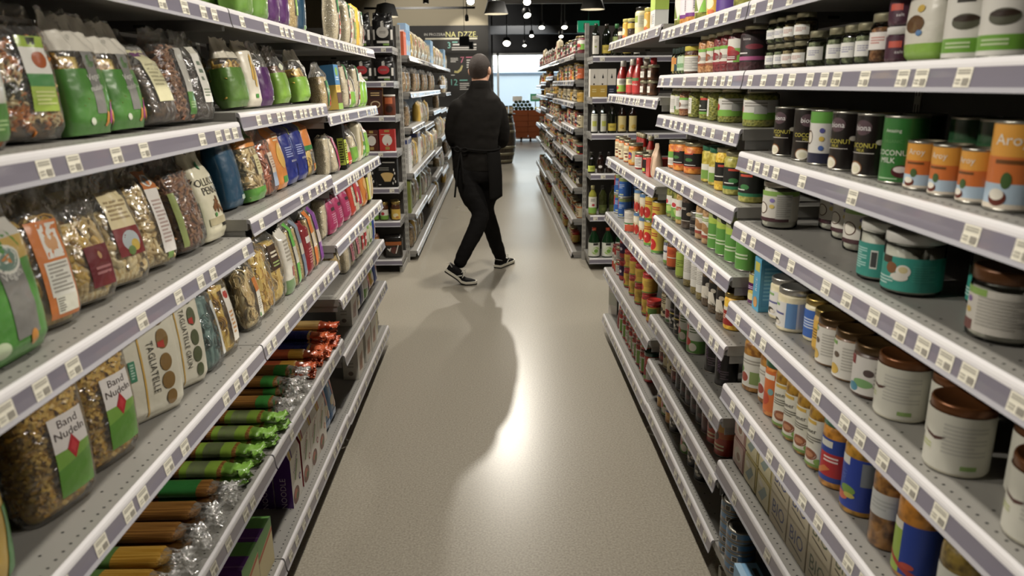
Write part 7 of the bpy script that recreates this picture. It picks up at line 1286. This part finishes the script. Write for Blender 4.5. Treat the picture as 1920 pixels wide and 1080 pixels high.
# apron: wraps the front and sides, the edge hangs longer beside the leg on the window side
def apron_panel(a0, a1, zb0, zb1, name):
    m = MB(); U, V = 26, 14; vs = []
    for j in range(V + 1):
        for i in range(U + 1):
            q = i / U; a = R(a0 + (a1 - a0) * q); zb = zb0 + (zb1 - zb0) * q; t = j / V; z = 1.03 + (zb - 1.03) * t
            fl_ = .006 * t + .008 * t * math.sin(a * 7) - .03 * max(0, t - .55); k = 1 + noise.noise(Vector((a * 3, z * 7, 2))) * .02
            x = (.19 + fl_) * math.cos(a) * k; y = (.138 + fl_) * math.sin(a) * k
            c, s = math.cos(R(-12)), math.sin(R(-12)); vs.append((-.16 + x * c - y * s + .02 * t, 6.02 + x * s + y * c, z))
    m.add(vs, [(j * (U + 1) + i, j * (U + 1) + i + 1, (j + 1) * (U + 1) + i + 1, (j + 1) * (U + 1) + i) for j in range(V) for i in range(U)], APR)
    o = ppart(name, m.mesh(name)); md = o.modifiers.new('t', 'SOLIDIFY'); md.thickness = .004
    return o
ap = apron_panel(-52, 205, .63, .74, 'apron')
m = MB()
ring = [(-.16 + .196 * math.cos(R(a)) * math.cos(R(-12)) - .144 * math.sin(R(a)) * math.sin(R(-12)), 6.02 + .196 * math.cos(R(a)) * math.sin(R(-12)) + .144 * math.sin(R(a)) * math.cos(R(-12)), 1.035 + .01 * math.sin(R(a * 2))) for a in range(0, 361, 15)]
m.tube(ring, .008, APR, 6, False)
kn = Vector((-.27, 5.885, 1.03))
ball(m, kn, .02, .014, .018, APR)
for dx, dz in ((-.05, .03), (.055, .02)): m.tube(spline([kn, kn + Vector((dx * .6, -.02, dz)), kn + Vector((dx, -.015, dz * .2)), kn + Vector((dx * .5, -.012, -.01)), kn]), .007, APR, 6)
for dx, ln in ((-.055, .36), (.015, .26)): m.tube(spline([kn, kn + Vector((dx * .5, -.03, -ln * .4)), kn + Vector((dx, -.02, -ln))]), .008, APR, 6)
ppart('apron_string', m.mesh('apron_string'))
def shoe(name, org, yaw, pitch):
    SH = [(0, .028, .07), (.012, .034, .083), (.05, .036, .082), (.09, .037, .082), (.12, .04, .072), (.16, .045, .058), (.2, .047, .05), (.24, .041, .042), (.27, .026, .033), (.282, .008, .02)]
    def bend(x, y, z):
        q = .19
        if pitch and x < q:
            t = min(1, (q - x) / .05); a = R(pitch) * t; dx = x - q; return (q + dx * math.cos(a) + z * math.sin(a) * 1 * t - 0, y, -dx * math.sin(a) + z * math.cos(a))
        return (x, y, z)
    M = Matrix.Translation(org) @ Euler((0, 0, R(yaw))).to_matrix().to_4x4()
    def T(x, y, z): return tuple(M @ Vector(bend(x - .0, y, z)))
    up = MB(); vs = []; n = 11
    for x, w, h in SH:
        for i in range(n):
            a = PI * i / (n - 1); vs.append(T(x, -w * sg_pow(math.cos(a), .7), .024 + (h - .024) * sg_pow(math.sin(a), .75)))
    k = len(SH); bl = pmat('shoe_black', '#0d0c0c', .8, 0, 0, .2)
    up.add(vs, [(j * n + i, j * n + i + 1, (j + 1) * n + i + 1, (j + 1) * n + i) for j in range(k - 1) for i in range(n - 1)] + [tuple(range(n)), tuple((k - 1) * n + i for i in range(n))[::-1]], bl)
    o = ppart(name, up.mesh('shoe'))
    so = MB(); vs = []
    sw = pmat('shoe_sole_white', '#dcd8ca', .6); sd = pmat('shoe_tread', '#1c1b1a', .7)
    for x, w, h in SH:
        w2 = w + .006
        for y, z in ((-w2, .03), (w2, .03), (w2, .012), (-w2, .012)): vs.append(T(x * 1.02 - .003, y, z))
    so.add(vs, [(j * 4 + i, j * 4 + (i + 1) % 4, (j + 1) * 4 + (i + 1) % 4, (j + 1) * 4 + i) for j in range(k - 1) for i in range(4)] + [(3, 2, 1, 0), tuple((k - 1) * 4 + i for i in range(4))], sw, False)
    vs = []
    for x, w, h in SH:
        w2 = w + .004
        for y, z in ((-w2, .0118), (w2, .0118), (w2 * .95, .0), (-w2 * .95, .0)): vs.append(T(x * 1.01 - .001, y, z))
    so.add(vs, [(j * 4 + i, j * 4 + (i + 1) % 4, (j + 1) * 4 + (i + 1) % 4, (j + 1) * 4 + i) for j in range(k - 1) for i in range(4)] + [(3, 2, 1, 0), tuple((k - 1) * 4 + i for i in range(4))], sd, False)
    q = part('sole', so.mesh('sole'), o)
    la = MB(); lw = pmat('shoe_lace', '#e4e0d6', .7)
    for i in range(4):
        x = .115 + i * .016; zz = .083 - i * .008
        la.tube([T(x, -.026, zz - .012), T(x + .004, 0, zz + .001), T(x, .026, zz - .012)], .0032, lw, 6)
    for s in (-1, 1): la.tube(spline([T(.118, 0, .087), T(.13, s * .022, .1), T(.15, s * .03, .088), T(.13, s * .012, .084)]), .003, lw, 6); la.tube(spline([T(.118, 0, .087), T(.14, s * .03, .078), T(.15, s * .046, .05)]), .0026, lw, 6)
    part('laces', la.mesh('laces'), o)
    tr = MB(); tr.tube(spline([T(.03, -.034, .066), T(.0, -.02, .076), T(-.002, 0, .078), T(.0, .02, .076), T(.03, .034, .066), T(.07, .036, .06)]), .004, pmat('shoe_trim', '#8e8c88', .6), 6)
    for s in (-1, 1): tr.tube([T(.1, s * .042, .03), T(.13, s * .043, .055)], .0035, lw, 6)
    part('trim', tr.mesh('trim'), o)
    return o
shoe('shoe', (-.445, 5.745, .0), -4, 34)
shoe('shoe', (.0, 6.24, .0), 62, 0)
tag(pe, 'person in black jacket, apron and jeans walking away down the aisle', 'person')

# ------------------------------------------------------------------ light, sky and camera
w = bpy.data.worlds.new('World'); SC.world = w; w.use_nodes = True
w.node_tree.nodes['Background'].inputs[0].default_value = (.86, .93, 1., 1); w.node_tree.nodes['Background'].inputs[1].default_value = 6.
def spotlight(x, y, z, e, tx=0, ty=0, tz=0, ang=120, r=.05, bl=.5, c=(1, .93, .82)):
    l = bpy.data.lights.new('ceiling_or_fill_light', 'SPOT'); l.energy = e; l.spot_size = R(ang); l.spot_blend = bl; l.shadow_soft_size = r; l.color = c
    o = bpy.data.objects.new('ceiling_or_fill_light', l); o.location = (x, y, z)
    o.rotation_euler = (Vector((tx, ty, tz)) - Vector((x, y, z))).to_track_quat('-Z', 'Y').to_euler(); link(o)
for y in (.1, 2.2, 4.3, 6.4, 8.6, 11., 13.5): spotlight(0, y, 3.3, 75 if y < 1 else 160 if y < 3 else 165, 0, y, 0, 110, .07, .8)
for i, y in enumerate((.8, 1.9, 3.0, 4.1, 5.2, 6.6, 8.2, 10., 12.)):
    e = 140 if y < 1 else 230 if y < 2.5 else 300 if y < 5 else 260
    spotlight(2.2, y + .3, 3.05, e, -.75, y + .3, 1.5, 56, .05, 1.); spotlight(-2.2, y, 3.05, e, .75, y, 1.5, 56, .05, 1.)
spotlight(.12, 9.6, 3.1, 300, -.05, 5.2, .2, 42, .03, .8)
spotlight(-.2, 3.6, 3.1, 150, -1.1, 6.2, 1.1, 50, .05, .9); spotlight(.2, 3.6, 3.1, 150, 1.1, 6.2, 1.1, 50, .05, .9)  # two added fill lights, only there to brighten the end racks
spotlight(-.75, 20.6, 3.45, 90, -.7, 22., 2.6, 60, .04)
spotlight(.6, 19., 3.6, 200, .6, 20.5, .8, 90); spotlight(-2., 18, 3.9, 420, -1.4, 22, 2.3, 70); spotlight(2.5, 15, 3.9, 150, 2, 14, 0, 130)  # the middle one is an added wide fill to brighten the chalkboard lettering
cam = bpy.data.cameras.new('Camera'); co = bpy.data.objects.new('Camera', cam); link(co); SC.camera = co
F_, YAW, PIT, ROL = 1405.6, .0199, .26524, -.009326
cam.sensor_width = 36; cam.lens = F_ / 1920 * 36; cam.clip_start = .05; cam.clip_end = 200
Rz = Matrix.Rotation(-YAW, 3, 'Z'); Rx = Matrix.Rotation(PI / 2 - PIT, 3, 'X'); Rr = Matrix.Rotation(ROL, 3, 'Z')
co.matrix_world = Matrix.Translation((0, 0, 1.52)) @ (Rz @ Rx @ Rr).to_4x4()
cam.dof.use_dof = True; cam.dof.focus_distance = 3.1; cam.dof.aperture_fstop = 4.5
SC.view_settings.view_transform = 'Standard'; SC.view_settings.look = 'None'; SC.view_settings.gamma = 1; SC.view_settings.use_curve_mapping = False
SC.view_settings.exposure = 0.
cy = SC.cycles
cy.max_bounces = 7; cy.diffuse_bounces = 3; cy.glossy_bounces = 3; cy.transparent_max_bounces = 14; cy.transmission_bounces = 2
cy.use_denoising = True; cy.caustics_reflective = False; cy.caustics_refractive = False; cy.sample_clamp_indirect = 6
cy.use_adaptive_sampling = True; cy.adaptive_threshold = .02
